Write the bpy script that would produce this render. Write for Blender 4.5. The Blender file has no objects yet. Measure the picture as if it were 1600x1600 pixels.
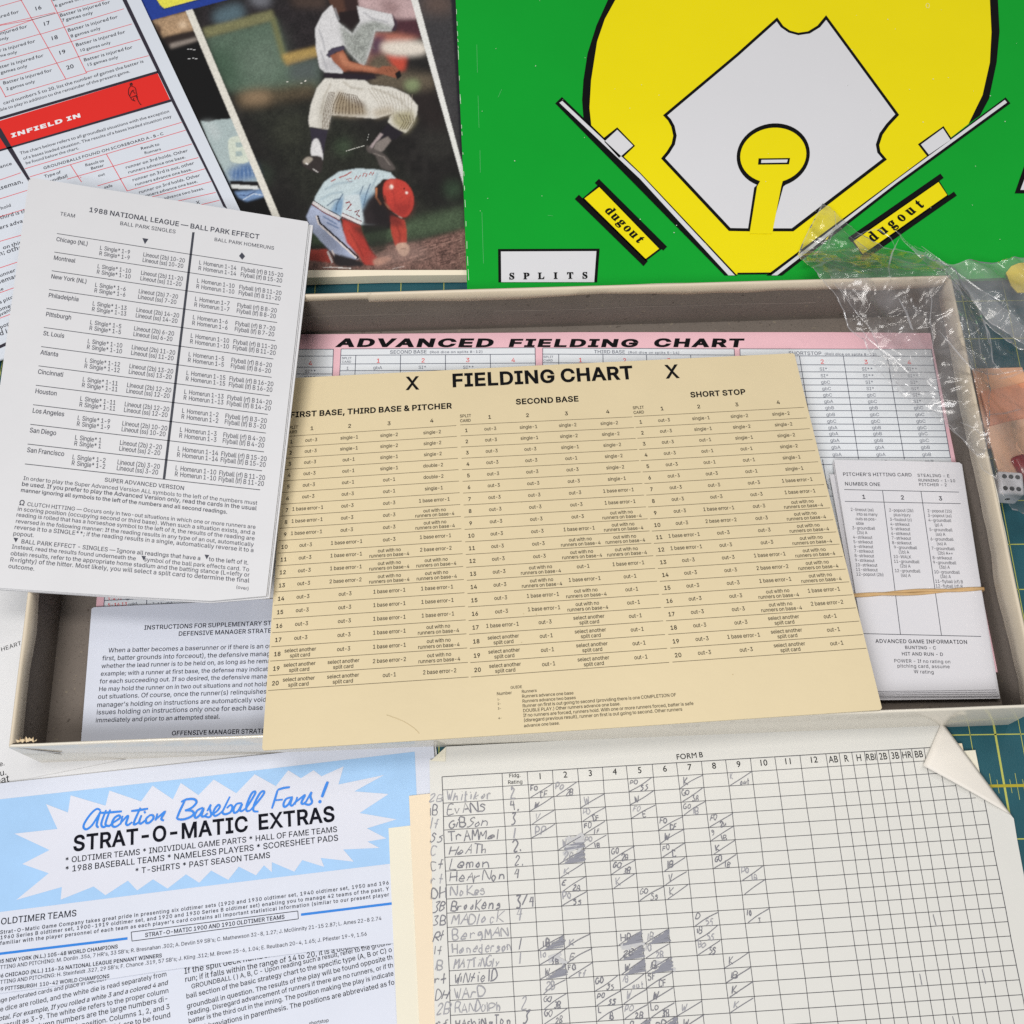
# A baseball board game laid out on a green cutting mat, seen from above.
import bpy, math, random
import numpy as np
from mathutils import Vector, noise as mnoise
from mathutils.geometry import tessellate_polygon, delaunay_2d_cdt

SC = bpy.context.scene
U = 0.0254                                   # lengths below are in inches, the scene is in metres
random.seed(7); RNG = np.random.default_rng(7)

# ------------------------------------------------------------------ camera
FOC, PITCH, ROLL, CAM_H = 1787.0, math.radians(22.35), -0.0148, 22.64
CAM = np.array([0.0, 0.0, CAM_H])
FW = np.array([0, math.sin(PITCH), -math.cos(PITCH)])
_u0 = np.array([0, math.cos(PITCH), math.sin(PITCH)]); _r0 = np.array([1.0, 0, 0])
RT = math.cos(ROLL) * _r0 + math.sin(ROLL) * _u0
UP = -math.sin(ROLL) * _r0 + math.cos(ROLL) * _u0
cd = bpy.data.cameras.new('camera'); cam = bpy.data.objects.new('camera', cd); SC.collection.objects.link(cam)
cd.sensor_fit = 'HORIZONTAL'; cd.sensor_width = 36.0; cd.lens = 36.0 * FOC / 1600.0
cd.clip_start = 0.01; cd.clip_end = 50.0
from mathutils import Matrix
cam.matrix_world = Matrix(((RT[0], UP[0], -FW[0], 0), (RT[1], UP[1], -FW[1], 0), (RT[2], UP[2], -FW[2], CAM_H * U), (0, 0, 0, 1)))
SC.camera = cam

# ------------------------------------------------------------------ light and exposure
W = bpy.data.worlds.new('World'); SC.world = W; W.use_nodes = True
W.node_tree.nodes['Background'].inputs[0].default_value = (0.90, 0.94, 1.0, 1)
W.node_tree.nodes['Background'].inputs[1].default_value = 0.15

def area(name, loc, target, sx, sy, power, col):
    l = bpy.data.lights.new(name, 'AREA'); l.shape = 'RECTANGLE'; l.size = sx * U; l.size_y = sy * U
    l.energy = power; l.color = col
    o = bpy.data.objects.new(name, l); SC.collection.objects.link(o)
    o.location = Vector(loc) * U
    o.rotation_euler = (Vector(target) - Vector(loc)).to_track_quat('-Z', 'Y').to_euler()
    return o
area('ceiling_lamp', (-9, 9, 60), (-1, 10, 0), 10, 24, 6.2, (1.0, 0.965, 0.92))
area('second_ceiling_lamp', (20, 26, 60), (2, 10, 0), 8, 22, 2.6, (1.0, 0.95, 0.89))
area('window_light', (-17, -30, 66), (0, 9, 0), 28, 22, 19.5, (1.0, 0.99, 0.985))
SC.view_settings.view_transform = 'Standard'; SC.view_settings.look = 'None'
SC.view_settings.exposure = 0.36; SC.view_settings.gamma = 1.0
SC.view_settings.use_curve_mapping = False
SC.render.engine = 'CYCLES'
SC.cycles.use_denoising = False
SC.cycles.transparent_max_bounces = 16

# ------------------------------------------------------------------ helpers: rays, meshes, materials
def ray(u, v):
    u = np.asarray(u, float); v = np.asarray(v, float)
    return FW * FOC + RT * (u - 800)[..., None] - UP * (v - 800)[..., None]
def at(u, v, z):
    d = ray(u, v)
    return CAM + d * ((np.asarray(z, float) - CAM_H) / d[..., 2])[..., None]

def lin(c):
    c = np.asarray(c, float) / 255.0
    return np.where(c <= 0.04045, c / 12.92, ((c + 0.055) / 1.055) ** 2.4)
LIGHT = 0.80                                  # how bright a white sheet reads on this table
def alb(r, g, b):
    return tuple(np.clip(lin((r, g, b)) / LIGHT, 0.004, 0.86))

MATS = {}
def mat(name, rgb, rough=0.55, mottle=0.0, mscale=6.0, bump=0.0, bscale=40.0, spec=0.4, coat=0.0, speck=None):
    if name in MATS: return MATS[name]
    m = bpy.data.materials.new(name); m.use_nodes = True; nt = m.node_tree; p = nt.nodes['Principled BSDF']
    col = alb(*rgb)
    p.inputs['Base Color'].default_value = (*col, 1)
    p.inputs['Roughness'].default_value = rough
    p.inputs['Specular IOR Level'].default_value = spec
    p.inputs['Coat Weight'].default_value = coat; p.inputs['Coat Roughness'].default_value = 0.12
    tc = nt.nodes.new('ShaderNodeTexCoord')
    if mottle or speck:
        n = nt.nodes.new('ShaderNodeTexNoise'); n.inputs['Scale'].default_value = mscale / U * 0.3
        n.inputs['Detail'].default_value = 6; n.inputs['Roughness'].default_value = 0.65
        nt.links.new(tc.outputs['Object'], n.inputs['Vector'])
        mr = nt.nodes.new('ShaderNodeMapRange'); nt.links.new(n.outputs['Fac'], mr.inputs['Value'])
        mr.inputs['From Min'].default_value = 0.3; mr.inputs['From Max'].default_value = 0.7
        mr.inputs['To Min'].default_value = 1 - mottle; mr.inputs['To Max'].default_value = 1 + mottle
        mx = nt.nodes.new('ShaderNodeMix'); mx.data_type = 'RGBA'; mx.blend_type = 'MULTIPLY'; mx.inputs[0].default_value = 1
        mx.inputs[6].default_value = (*col, 1); nt.links.new(mr.outputs['Result'], mx.inputs[7])
        out = mx.outputs[2]
        if speck:                             # flecks of pulp in grey board: (light colour, dark colour)
            for sc_, thr, sc_col in ((22, 0.70, speck[0]), (15, 0.72, speck[1]), (60, 0.66, speck[1])):
                s = nt.nodes.new('ShaderNodeTexNoise'); s.inputs['Scale'].default_value = sc_ / U * 0.5; s.inputs['Detail'].default_value = 1
                nt.links.new(tc.outputs['Object'], s.inputs['Vector'])
                r = nt.nodes.new('ShaderNodeMapRange'); nt.links.new(s.outputs['Fac'], r.inputs['Value'])
                r.inputs['From Min'].default_value = thr; r.inputs['From Max'].default_value = thr + 0.05
                r.inputs['To Max'].default_value = 0.75
                q = nt.nodes.new('ShaderNodeMix'); q.data_type = 'RGBA'; nt.links.new(r.outputs['Result'], q.inputs[0])
                nt.links.new(out, q.inputs[6]); q.inputs[7].default_value = (*alb(*sc_col), 1); out = q.outputs[2]
        nt.links.new(out, p.inputs['Base Color'])
    if bump:
        nw = nt.nodes.new('ShaderNodeTexNoise'); nw.inputs['Scale'].default_value = 0.33 / U; nw.inputs['Detail'].default_value = 2
        nt.links.new(tc.outputs['Object'], nw.inputs['Vector'])
        bw_ = nt.nodes.new('ShaderNodeBump'); bw_.inputs['Strength'].default_value = 0.35; bw_.inputs['Distance'].default_value = 0.0022   # sheets are never quite flat
        nt.links.new(nw.outputs['Fac'], bw_.inputs['Height'])
        n2 = nt.nodes.new('ShaderNodeTexNoise'); n2.inputs['Scale'].default_value = bscale / U * 0.1; n2.inputs['Detail'].default_value = 4
        nt.links.new(tc.outputs['Object'], n2.inputs['Vector'])
        b = nt.nodes.new('ShaderNodeBump'); b.inputs['Strength'].default_value = bump; b.inputs['Distance'].default_value = 0.0006
        nt.links.new(n2.outputs['Fac'], b.inputs['Height']); nt.links.new(bw_.outputs['Normal'], b.inputs['Normal']); nt.links.new(b.outputs['Normal'], p.inputs['Normal'])
    MATS[name] = m
    return m

def empty(name, loc, label, cat, group=None, kind=None):
    o = bpy.data.objects.new(name, None); SC.collection.objects.link(o)
    o.empty_display_size = 0.01
    o.location = [float(c) * U for c in loc]
    o['label'] = label; o['category'] = cat
    if group: o['group'] = group
    if kind: o['kind'] = kind
    o['at'] = [float(c) for c in loc]
    return o

def mesh(name, verts, faces, mats, parent=None, fmat=None, smooth=False, label=None):
    """One mesh object from points in inches; under its thing it keeps coordinates relative to the thing."""
    V = np.asarray(verts, float).reshape(-1, 3)
    if parent is not None: V = V - np.array(ORIG[parent.name])
    me = bpy.data.meshes.new(name)
    me.from_pydata((V * U).tolist(), [], [tuple(int(i) for i in f) for f in faces])
    for m in (mats if isinstance(mats, (list, tuple)) else [mats]): me.materials.append(m)
    if fmat is not None: me.polygons.foreach_set('material_index', np.asarray(fmat, np.int32))
    if smooth: me.polygons.foreach_set('use_smooth', np.ones(len(me.polygons), bool))
    me.update()
    o = bpy.data.objects.new(name, me); SC.collection.objects.link(o)
    if parent is not None: o.parent = parent
    if label: o['label'] = label
    return o
ORIG = {}
def thing(name, loc, label, cat, group=None, kind=None):
    o = empty(name, loc, label, cat, group, kind); ORIG[o.name] = tuple(float(c) for c in loc); del o['at']
    return o

# ------------------------------------------------------------------ type: outlines of letters, in 1/600 em
FONT = {
'sans':{
'!':[118,[40,96,38,305,79,305,77,96],[44,2,32,19,36,40,53,51,74,47,86,30,82,10,64,-2]],'"':[193,[47,191,42,305,81,305,77,191],[116,191,111,305,150,305,146,191]],'#':[264,[145,0,195,305,226,305,176,0],[6,84,11,115,240,115,235,84],[38,0,88,305,119,305,69,0],[24,190,29,221,257,221,253,190]],'$':[268,[121,-45,121,350,147,350,147,-45],[118,-5,89,1,65,12,46,27,32,46,23,82,63,82,66,66,85,42,116,31,154,31,186,44,205,68,205,97,190,116,163,128,77,156,52,174,36,196,31,223,35,248,45,269,61,286,83,299,108,307,136,309,165,307,190,299,210,286,226,269,237,249,240,227,202,227,196,247,181,262,160,272,117,273,87,261,71,239,71,211,89,192,202,151,227,132,243,102,245,83,242,59,232,38,216,20,194,6,167,-2]],'%':[406,[79,174,56,194,45,224,49,271,66,297,80,305,115,310,131,305,155,285,165,256,161,208,144,183,131,174,115,170],[113,197,124,203,134,226,130,267,124,277,113,283,98,283,87,277,77,254,80,213,87,203,98,197],[275,-1,251,19,241,49,244,96,262,122,275,130,310,134,327,130,350,110,360,80,357,33,340,7,326,-1,310,-5],[308,22,319,27,329,50,326,92,319,102,308,107,294,107,282,102,272,79,275,37,282,27,293,22],[79,0,289,305,324,305,114,0]],'&':[269,[104,-3,78,2,56,13,39,28,27,47,21,68,25,106,44,134,150,221,157,238,152,262,142,271,115,276,97,269,85,254,82,234,90,213,263,0,218,0,73,176,52,206,45,239,48,258,54,275,66,289,81,299,99,306,141,306,159,299,185,276,192,260,193,229,183,205,165,185,77,117,60,92,60,65,74,42,100,29,134,30,167,45,193,73,207,112,209,135,245,135,238,86,222,55,183,14,140,-2]],"'":[124,[47,191,42,305,81,305,77,191]],
'(':[164,[54,141,64,212,85,281,106,323,142,323,115,257,97,188,91,124,96,69,113,10,142,-58,106,-58,83,-13,67,33,57,79]],')':[164,[22,-58,52,11,68,70,73,124,67,188,49,257,22,323,58,323,85,265,104,194,110,124,107,78,97,32,80,-13,58,-58]],'*':[272,[121,134,123,198,68,163,54,189,112,219,54,249,68,275,123,240,121,305,150,305,148,240,202,275,217,249,159,219,217,189,202,163,148,198,150,134]],'+':[272,[119,20,119,218,153,218,153,20],[37,103,37,136,235,136,235,103]],',':[113,[23,-72,41,43,82,43,51,-72]],'-':[272,[202,147,202,113,68,113,68,147]],'.':[113,[42,2,30,19,34,40,52,52,72,48,84,30,80,10,63,-2]],'/':[150,[141,320,43,-46,9,-46,107,320]],'0':[272,[120,-3,91,6,67,25,48,52,36,86,29,129,29,176,36,218,49,253,67,280,91,299,120,308,152,308,181,299,205,280,223,253,236,218,242,176,242,129,236,86,224,52,205,25,181,6,152,-3],[147,31,166,38,182,52,194,73,202,101,206,171,202,205,194,232,182,253,166,267,147,275,125,275,106,267,90,253,78,232,70,205,66,134,70,101,78,73,90,52,106,38,125,31]],'1':[272,[46,0,46,33,235,33,235,0],[166,305,166,0,127,0,126,269,52,215,52,256,119,305]],'2':[272,[38,0,38,28,169,169,186,196,192,223,185,251,164,269,134,276,103,268,83,248,76,217,39,217,42,243,52,265,66,284,86,298,109,306,135,309,161,306,184,298,202,285,217,267,226,246,227,207,214,174,184,134,92,35,234,34,234,0]],'3':[272,[117,-3,91,1,69,11,50,26,36,44,26,79,66,79,76,52,99,36,131,30,165,36,189,56,195,70,196,103,179,130,165,140,145,146,94,149,94,179,173,271,42,271,42,305,223,305,223,276,127,167,127,173,158,173,185,166,207,152,223,133,232,111,236,87,232,62,222,40,206,21,185,7,160,-1]],
'4':[272,[24,63,24,95,148,305,186,305,65,98,248,98,248,63],[169,0,169,191,206,191,206,0]],'5':[272,[119,-3,95,2,74,13,57,27,44,46,36,78,73,78,83,53,104,36,133,30,166,39,188,63,197,97,188,133,165,157,149,164,115,165,87,155,77,147,40,152,58,305,220,305,220,271,90,271,82,181,107,195,138,200,176,193,207,171,227,139,235,98,231,70,221,45,206,25,185,9,161,-1]],'6':[272,[122,-3,97,3,75,16,58,34,45,57,39,83,39,108,54,156,151,305,193,305,91,157,87,157,99,173,117,184,141,188,167,186,189,177,208,163,222,144,230,121,233,94,230,67,221,44,206,24,186,9,162,-1],[160,34,184,54,196,85,192,120,174,146,144,159,111,155,87,135,75,104,79,69,98,42,127,30]],'7':[272,[58,0,194,271,37,271,37,305,234,305,234,269,99,0]],'8':[272,[121,-3,94,2,70,13,52,28,39,47,32,69,36,109,54,139,92,160,63,176,50,194,43,216,43,240,49,260,61,279,77,293,98,303,123,309,149,309,173,303,194,293,210,279,222,260,228,240,228,216,221,195,208,176,180,160,217,139,236,109,240,69,233,47,220,28,201,13,178,2,151,-3],[163,33,189,49,201,75,197,106,177,130,145,141,109,137,83,119,70,91,74,61,93,40,126,30],[158,177,180,193,191,218,188,246,171,266,144,276,113,272,91,257,80,233,84,204,101,184,128,174]],'9':[272,[149,309,175,302,197,289,214,271,226,249,233,222,233,197,218,149,120,0,78,0,181,149,184,149,172,133,154,121,131,117,105,120,82,128,64,142,50,161,41,184,38,211,41,238,51,262,66,282,86,297,109,306],[112,271,87,251,76,220,80,185,98,159,127,147,160,151,184,170,196,201,192,237,174,263,144,276]],':':[113,[42,2,30,19,34,40,52,52,72,48,84,30,80,10,63,-2],[42,167,30,184,34,205,52,217,72,213,84,195,80,175,63,163]],
';':[113,[23,-72,41,43,82,43,51,-72],[47,167,35,184,39,205,57,217,77,213,89,195,85,175,68,163]],'<':[272,[39,107,39,132,233,230,233,190,86,122,85,119,233,49,233,9]],'=':[272,[43,147,43,181,229,181,229,147],[43,58,43,92,229,92,229,58]],'>':[272,[232,107,39,9,39,49,186,120,39,190,39,230,232,132]],'?':[215,[79,94,82,130,96,157,143,194,156,222,153,250,138,268,114,277,88,274,67,260,55,227,16,227,20,251,29,271,44,288,62,300,83,307,107,309,131,307,153,299,170,287,183,271,192,251,194,229,192,206,184,187,170,170,124,133,117,111,116,93,98,91],[83,2,71,19,75,40,93,51,113,47,125,30,121,10,104,-2]],'@':[406,[191,-80,151,-74,116,-61,86,-43,62,-19,44,11,31,46,25,86,25,129,31,168,44,202,62,232,86,256,115,275,150,288,188,294,230,294,267,287,299,274,326,256,348,232,364,206,375,176,381,118,377,74,365,37,354,23,340,12,304,7,280,12,260,25,253,41,226,13,207,8,183,8,160,15,142,29,128,47,118,70,114,95,114,123,119,148,130,169,145,186,164,199,186,205,224,202,251,183,252,201,284,201,284,66,291,45,299,38,324,38,334,45,345,76,349,129,340,180,329,204,314,224,294,241,270,254,241,263,208,265,175,263,145,255,120,241,98,223,81,200,69,173,61,142,59,107,61,71,69,40,81,13,99,-10,121,-28,148,-41,179,-49,231,-50,294,-35,303,-64,247,-78],[223,43,235,51,250,80,253,122,243,156,234,166,207,175,176,170,155,150,145,120,148,84,162,54,173,45,189,40]],'A':[288,[10,0,121,305,166,305,278,0,237,0,158,223,139,287,147,287,114,181,51,0],[66,85,66,119,222,119,222,85]],'B':[274,[36,0,36,305,174,303,197,294,216,282,229,265,236,246,237,207,224,181,189,159,203,154,231,136,241,122,248,104,251,82,248,60,240,40,226,23,207,11,181,3],[75,34,177,38,198,48,209,63,213,82,205,110,183,131,149,138,75,138],[75,171,143,171,173,178,194,196,202,223,198,242,188,257,170,268,75,271]],
'C':[306,[141,-3,106,7,76,25,51,53,34,88,25,129,25,176,34,217,51,252,76,280,106,299,141,308,194,306,233,289,263,260,284,209,245,209,234,237,214,257,189,269,160,273,134,270,110,259,90,242,75,218,65,188,62,152,65,117,75,87,90,63,110,46,134,35,175,33,202,41,225,58,240,82,245,96,284,96,269,54,241,23,204,3,183,-2]],'D':[301,[58,0,58,34,129,34,163,38,191,48,212,66,227,89,236,119,239,153,236,187,227,216,213,240,192,257,165,267,56,271,56,305,135,305,177,301,212,287,239,265,260,235,273,197,277,153,273,109,260,71,239,41,210,18,174,5],[75,305,75,0,36,0,36,305]],'E':[251,[36,0,36,305,223,305,223,271,75,271,75,171,213,171,213,137,75,137,75,34,225,34,225,0]],'F':[246,[36,0,36,305,221,305,221,271,75,271,75,167,208,167,208,133,75,133,75,0]],'G':[312,[141,-3,106,7,75,26,51,53,34,88,25,129,25,176,34,217,51,252,75,280,105,299,140,308,193,305,233,288,264,259,285,209,245,209,232,236,214,256,189,269,159,273,133,270,110,259,90,242,75,218,65,188,62,152,65,117,75,87,90,63,111,46,134,35,161,32,186,34,207,43,224,56,238,74,246,96,249,121,170,119,170,153,287,153,283,85,271,54,251,30,226,11,196,0]],'H':[310,[36,0,36,305,75,305,75,173,235,173,235,305,274,305,274,0,235,0,235,139,75,139,75,0]],'I':[180,[19,0,19,34,71,34,71,271,19,271,19,305,162,305,162,271,110,271,110,34,162,34,162,0]],'J':[238,[92,-3,59,9,34,33,21,67,20,104,59,104,62,63,73,45,90,34,111,30,132,34,149,45,159,63,163,87,163,305,202,305,202,87,195,48,176,20,147,2,130,-3]],'K':[280,[63,87,63,130,105,182,218,305,269,305],[36,0,36,305,75,305,75,0],[223,0,113,155,137,186,269,0]],
'L':[236,[36,0,36,305,75,305,75,34,217,34,217,0]],'M':[377,[36,0,36,305,91,305,193,29,184,29,211,112,286,305,341,305,341,0,303,0,304,274,308,274,273,175,205,0,172,0,67,274,71,274,73,0]],'N':[314,[36,0,36,305,82,305,218,90,248,33,243,32,239,94,239,305,278,305,278,0,232,0,106,198,65,271,71,272,75,0]],'O':[320,[141,-3,106,7,76,25,52,53,34,88,25,129,25,176,34,217,52,252,76,280,106,299,141,308,179,308,214,299,245,280,269,252,286,217,295,176,295,129,286,88,269,53,245,25,214,7,179,-3],[173,33,198,40,220,53,238,74,251,101,257,134,257,171,251,204,238,231,220,252,198,266,173,273,147,273,122,266,100,252,82,231,69,204,63,171,63,134,69,101,82,74,100,53,122,40,147,33]],'P':[267,[36,0,36,305,141,305,173,302,199,292,220,277,234,258,242,235,245,209,242,183,234,159,220,140,199,124,173,115,66,111,66,145,161,147,178,154,191,163,205,191,205,226,191,254,178,263,161,269,75,271,75,0]],'Q':[320,[147,95,188,95,281,-29,240,-29],[141,-3,106,7,76,25,52,53,34,88,25,129,25,176,34,217,52,252,76,280,106,299,141,308,179,308,214,299,245,280,269,252,286,217,295,176,295,129,286,88,269,53,245,25,214,7,179,-3],[173,33,198,40,220,53,238,74,251,101,257,134,257,171,251,204,238,231,220,252,198,266,173,273,147,273,122,266,100,252,82,231,69,204,63,171,63,134,69,101,82,74,100,53,122,40,147,33]],'R':[269,[36,0,36,305,174,302,200,293,220,279,234,260,243,237,246,211,243,185,234,163,220,144,200,130,174,122,58,119,58,153,140,153,179,160,191,169,205,195,205,228,191,255,179,264,140,271,75,271,75,0],[212,0,138,137,182,137,257,0]],
'S':[268,[118,-5,89,1,65,12,46,27,32,46,23,82,63,82,66,66,85,42,116,31,154,31,186,44,205,68,205,97,190,116,163,128,77,156,52,174,36,196,31,223,35,248,45,269,61,286,83,299,108,307,136,309,165,307,190,299,210,286,226,269,237,249,240,227,202,227,196,247,181,262,160,272,117,273,87,261,71,239,71,211,89,192,202,151,227,132,243,102,245,83,242,59,232,38,216,20,194,6,167,-2]],'T':[269,[19,271,19,305,250,305,250,271,154,271,154,0,116,0,116,271]],'U':[310,[138,-4,106,3,80,17,59,36,44,61,37,89,36,305,75,305,77,86,84,68,96,52,112,41,132,33,155,31,179,33,198,41,214,52,226,68,233,86,236,305,274,305,274,104,271,74,260,48,242,26,218,9,189,-1]],'V':[288,[122,0,10,305,51,305,149,18,141,18,237,305,278,305,167,0]],'W':[412,[93,0,10,305,49,305,105,87,118,24,113,24,127,87,184,305,228,305,298,24,293,24,362,305,402,305,318,0,273,0,211,235,202,285,210,285,191,194,138,0]],'X':[285,[11,0,130,171,130,142,18,305,62,305,122,217,146,175,139,175,163,217,224,305,268,305,155,143,155,172,273,0,229,0,161,99,138,139,147,139,124,99,55,0]],'Y':[283,[122,0,122,125,10,305,55,305,133,175,150,138,134,138,168,207,229,305,273,305,161,125,161,0]],'Z':[263,[25,0,25,28,204,285,209,273,24,271,24,305,238,305,238,277,58,20,54,33,240,34,240,0]],'[':[164,[61,-58,61,323,142,323,142,292,96,292,96,-26,142,-26,142,-58]],'\\':[150,[107,-46,9,320,43,320,141,-46]],']':[164,[22,-58,22,-26,68,-26,68,292,22,292,22,323,103,323,103,-58]],'^':[196,[101,279,103,267,95,263,93,275],[16,167,78,296,118,296,180,167,144,167,96,269,100,269,53,167]],'_':[191,[191,0,191,-34,0,-34,0,0]],
'`':[132,[68,257,29,318,70,318,99,257]],'a':[234,[85,-5,48,7,34,19,24,35,19,54,23,90,40,112,67,124,156,139,165,154,162,173,149,190,125,198,96,196,74,184,60,164,25,175,34,193,63,218,98,229,129,230,158,223,184,206,193,192,200,174,202,0,166,0,166,31,151,15,129,1,114,-4],[129,32,154,50,165,76,164,113,75,93,59,79,55,57,64,40,83,30,96,28]],'b':[255,[128,-4,97,6,70,35,67,0,32,0,32,305,68,305,68,192,103,224,137,231,164,227,188,216,207,199,222,176,231,147,234,113,231,80,222,51,207,27,188,10,164,-1],[142,29,160,34,174,45,185,61,196,102,193,147,186,166,175,181,160,192,142,197,122,197,104,192,90,181,79,167,68,126,72,79,79,60,90,45,105,34,122,29]],'c':[237,[109,-4,82,3,59,18,41,39,28,65,21,95,21,130,28,161,41,187,59,208,82,222,109,230,148,228,177,217,199,199,217,166,182,157,174,174,162,186,145,195,124,198,104,195,87,186,74,172,60,135,60,91,74,53,87,40,104,31,135,29,155,35,169,46,183,70,218,61,205,34,184,13,156,0]],'d':[255,[103,-4,78,3,57,18,40,38,27,65,21,96,21,131,27,162,40,188,57,208,78,223,104,230,145,227,168,212,186,192,186,305,223,305,223,0,188,0,188,35,184,35,172,19,151,2,136,-3],[133,29,150,34,165,45,176,60,187,101,183,148,176,167,165,181,150,192,133,197,112,197,94,192,80,181,69,166,58,125,62,80,69,61,80,45,95,34,113,29]],'e':[242,[111,-4,83,3,59,18,41,38,28,65,21,95,21,129,28,160,40,186,58,207,81,222,108,230,151,227,184,211,210,179,218,158,223,102,45,102,45,133,203,133,186,121,179,161,170,177,158,188,142,196,123,198,104,196,88,188,65,162,58,127,60,83,66,64,77,48,91,37,108,30,140,29,162,37,178,53,183,63,219,54,201,24,170,3,150,-3]],
'f':[152,[137,228,137,196,4,196,4,228],[48,0,51,277,57,291,81,311,112,318,146,313,136,281,117,284,102,282,93,276,85,251,85,0]],'g':[255,[112,-90,71,-80,44,-60,30,-42,61,-24,73,-40,93,-53,124,-58,149,-55,169,-45,182,-28,187,19,185,41,163,17,136,5,91,6,68,16,48,32,33,54,24,82,20,115,24,148,33,176,48,199,67,216,91,227,118,231,152,224,173,208,185,191,188,191,188,228,223,228,223,-5,220,-32,210,-54,195,-70,174,-82,151,-88],[133,36,151,41,165,50,176,64,187,103,183,149,176,167,165,182,151,192,133,197,113,197,95,192,80,181,69,166,58,127,62,83,69,65,80,51,95,41,113,36]],'h':[246,[68,0,32,0,32,305,68,305,68,172,61,172,74,199,91,217,112,227,136,231,158,228,177,221,193,209,204,192,212,171,214,0,178,0,178,141,174,165,164,183,147,194,126,197,96,190,76,170,70,154]],'i':[100,[32,0,32,228,68,228,68,0],[36,270,25,285,29,303,45,314,64,310,75,295,72,276,55,266]],'j':[100,[32,228,68,228,68,-18,61,-54,52,-68,39,-78,-6,-86,-6,-52,15,-50,24,-43,32,-17],[36,270,25,285,29,303,45,314,64,310,75,295,71,276,55,266]],'k':[228,[66,82,66,127,72,127,171,228,216,228,110,120,106,120],[32,0,32,305,68,305,68,0],[176,0,89,111,115,137,223,0]],'l':[113,[71,-1,52,6,39,20,32,39,32,305,68,305,68,59,72,37,88,31,102,33,108,2]],'m':[366,[32,0,32,228,67,228,67,177,65,177,79,208,103,226,132,232,154,228,172,216,185,199,193,177,187,177,202,206,228,225,262,232,298,223,313,212,324,197,332,177,334,0,297,0,297,152,294,173,284,188,268,196,237,197,215,184,203,162,201,0,164,0,164,156,161,173,152,187,137,195,107,197,84,184,70,160,68,0]],
'n':[246,[68,0,32,0,32,228,67,228,67,172,61,172,74,199,91,217,112,227,136,231,158,228,177,221,193,209,204,192,212,171,214,0,178,0,178,141,174,165,164,183,147,194,126,197,96,190,76,170,70,154]],'o':[249,[109,-4,82,3,59,18,41,39,28,65,21,95,21,130,28,161,41,187,59,208,82,222,109,230,140,230,167,222,190,208,208,187,221,161,228,130,228,95,221,65,208,39,190,18,167,3,140,-4],[135,29,154,34,169,46,180,61,191,101,187,145,180,164,169,180,154,191,135,197,114,197,95,191,80,180,69,164,58,124,62,80,69,61,80,46,95,34,114,29]],'p':[255,[32,-86,32,228,67,228,67,192,71,192,82,207,103,224,137,231,164,227,188,216,207,199,222,176,231,147,234,113,231,80,222,51,207,27,188,10,164,-1,138,-5,104,2,68,35,68,-86],[142,29,160,34,174,45,185,61,196,102,193,147,186,166,175,181,160,192,142,197,122,197,104,192,90,181,79,167,68,126,72,79,79,60,90,45,105,34,122,29]],'q':[255,[223,-86,186,-86,186,35,151,2,117,-5,90,-1,67,10,47,27,33,51,24,80,20,113,24,147,33,176,48,199,67,216,91,227,117,231,152,224,172,207,184,192,188,192,188,228,223,228],[133,29,150,34,165,45,176,60,187,101,183,148,176,167,165,181,150,192,133,197,112,197,94,192,80,181,69,166,58,125,62,80,69,61,80,45,95,34,113,29]],'r':[155,[32,0,32,228,67,228,69,193,78,208,91,220,108,228,146,230,146,193,124,195,95,189,75,170,68,142,68,0]],'s':[219,[98,-4,59,6,32,30,21,57,56,64,63,48,74,36,90,29,130,30,147,37,157,49,161,62,152,81,127,93,63,111,43,125,32,142,28,164,31,183,39,199,52,212,89,229,134,229,167,215,188,190,194,174,161,166,146,189,132,197,112,200,94,197,79,190,68,179,65,166,67,155,86,139,165,116,184,103,195,85,199,64,196,45,187,28,174,14,156,4,134,-3]],
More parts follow.
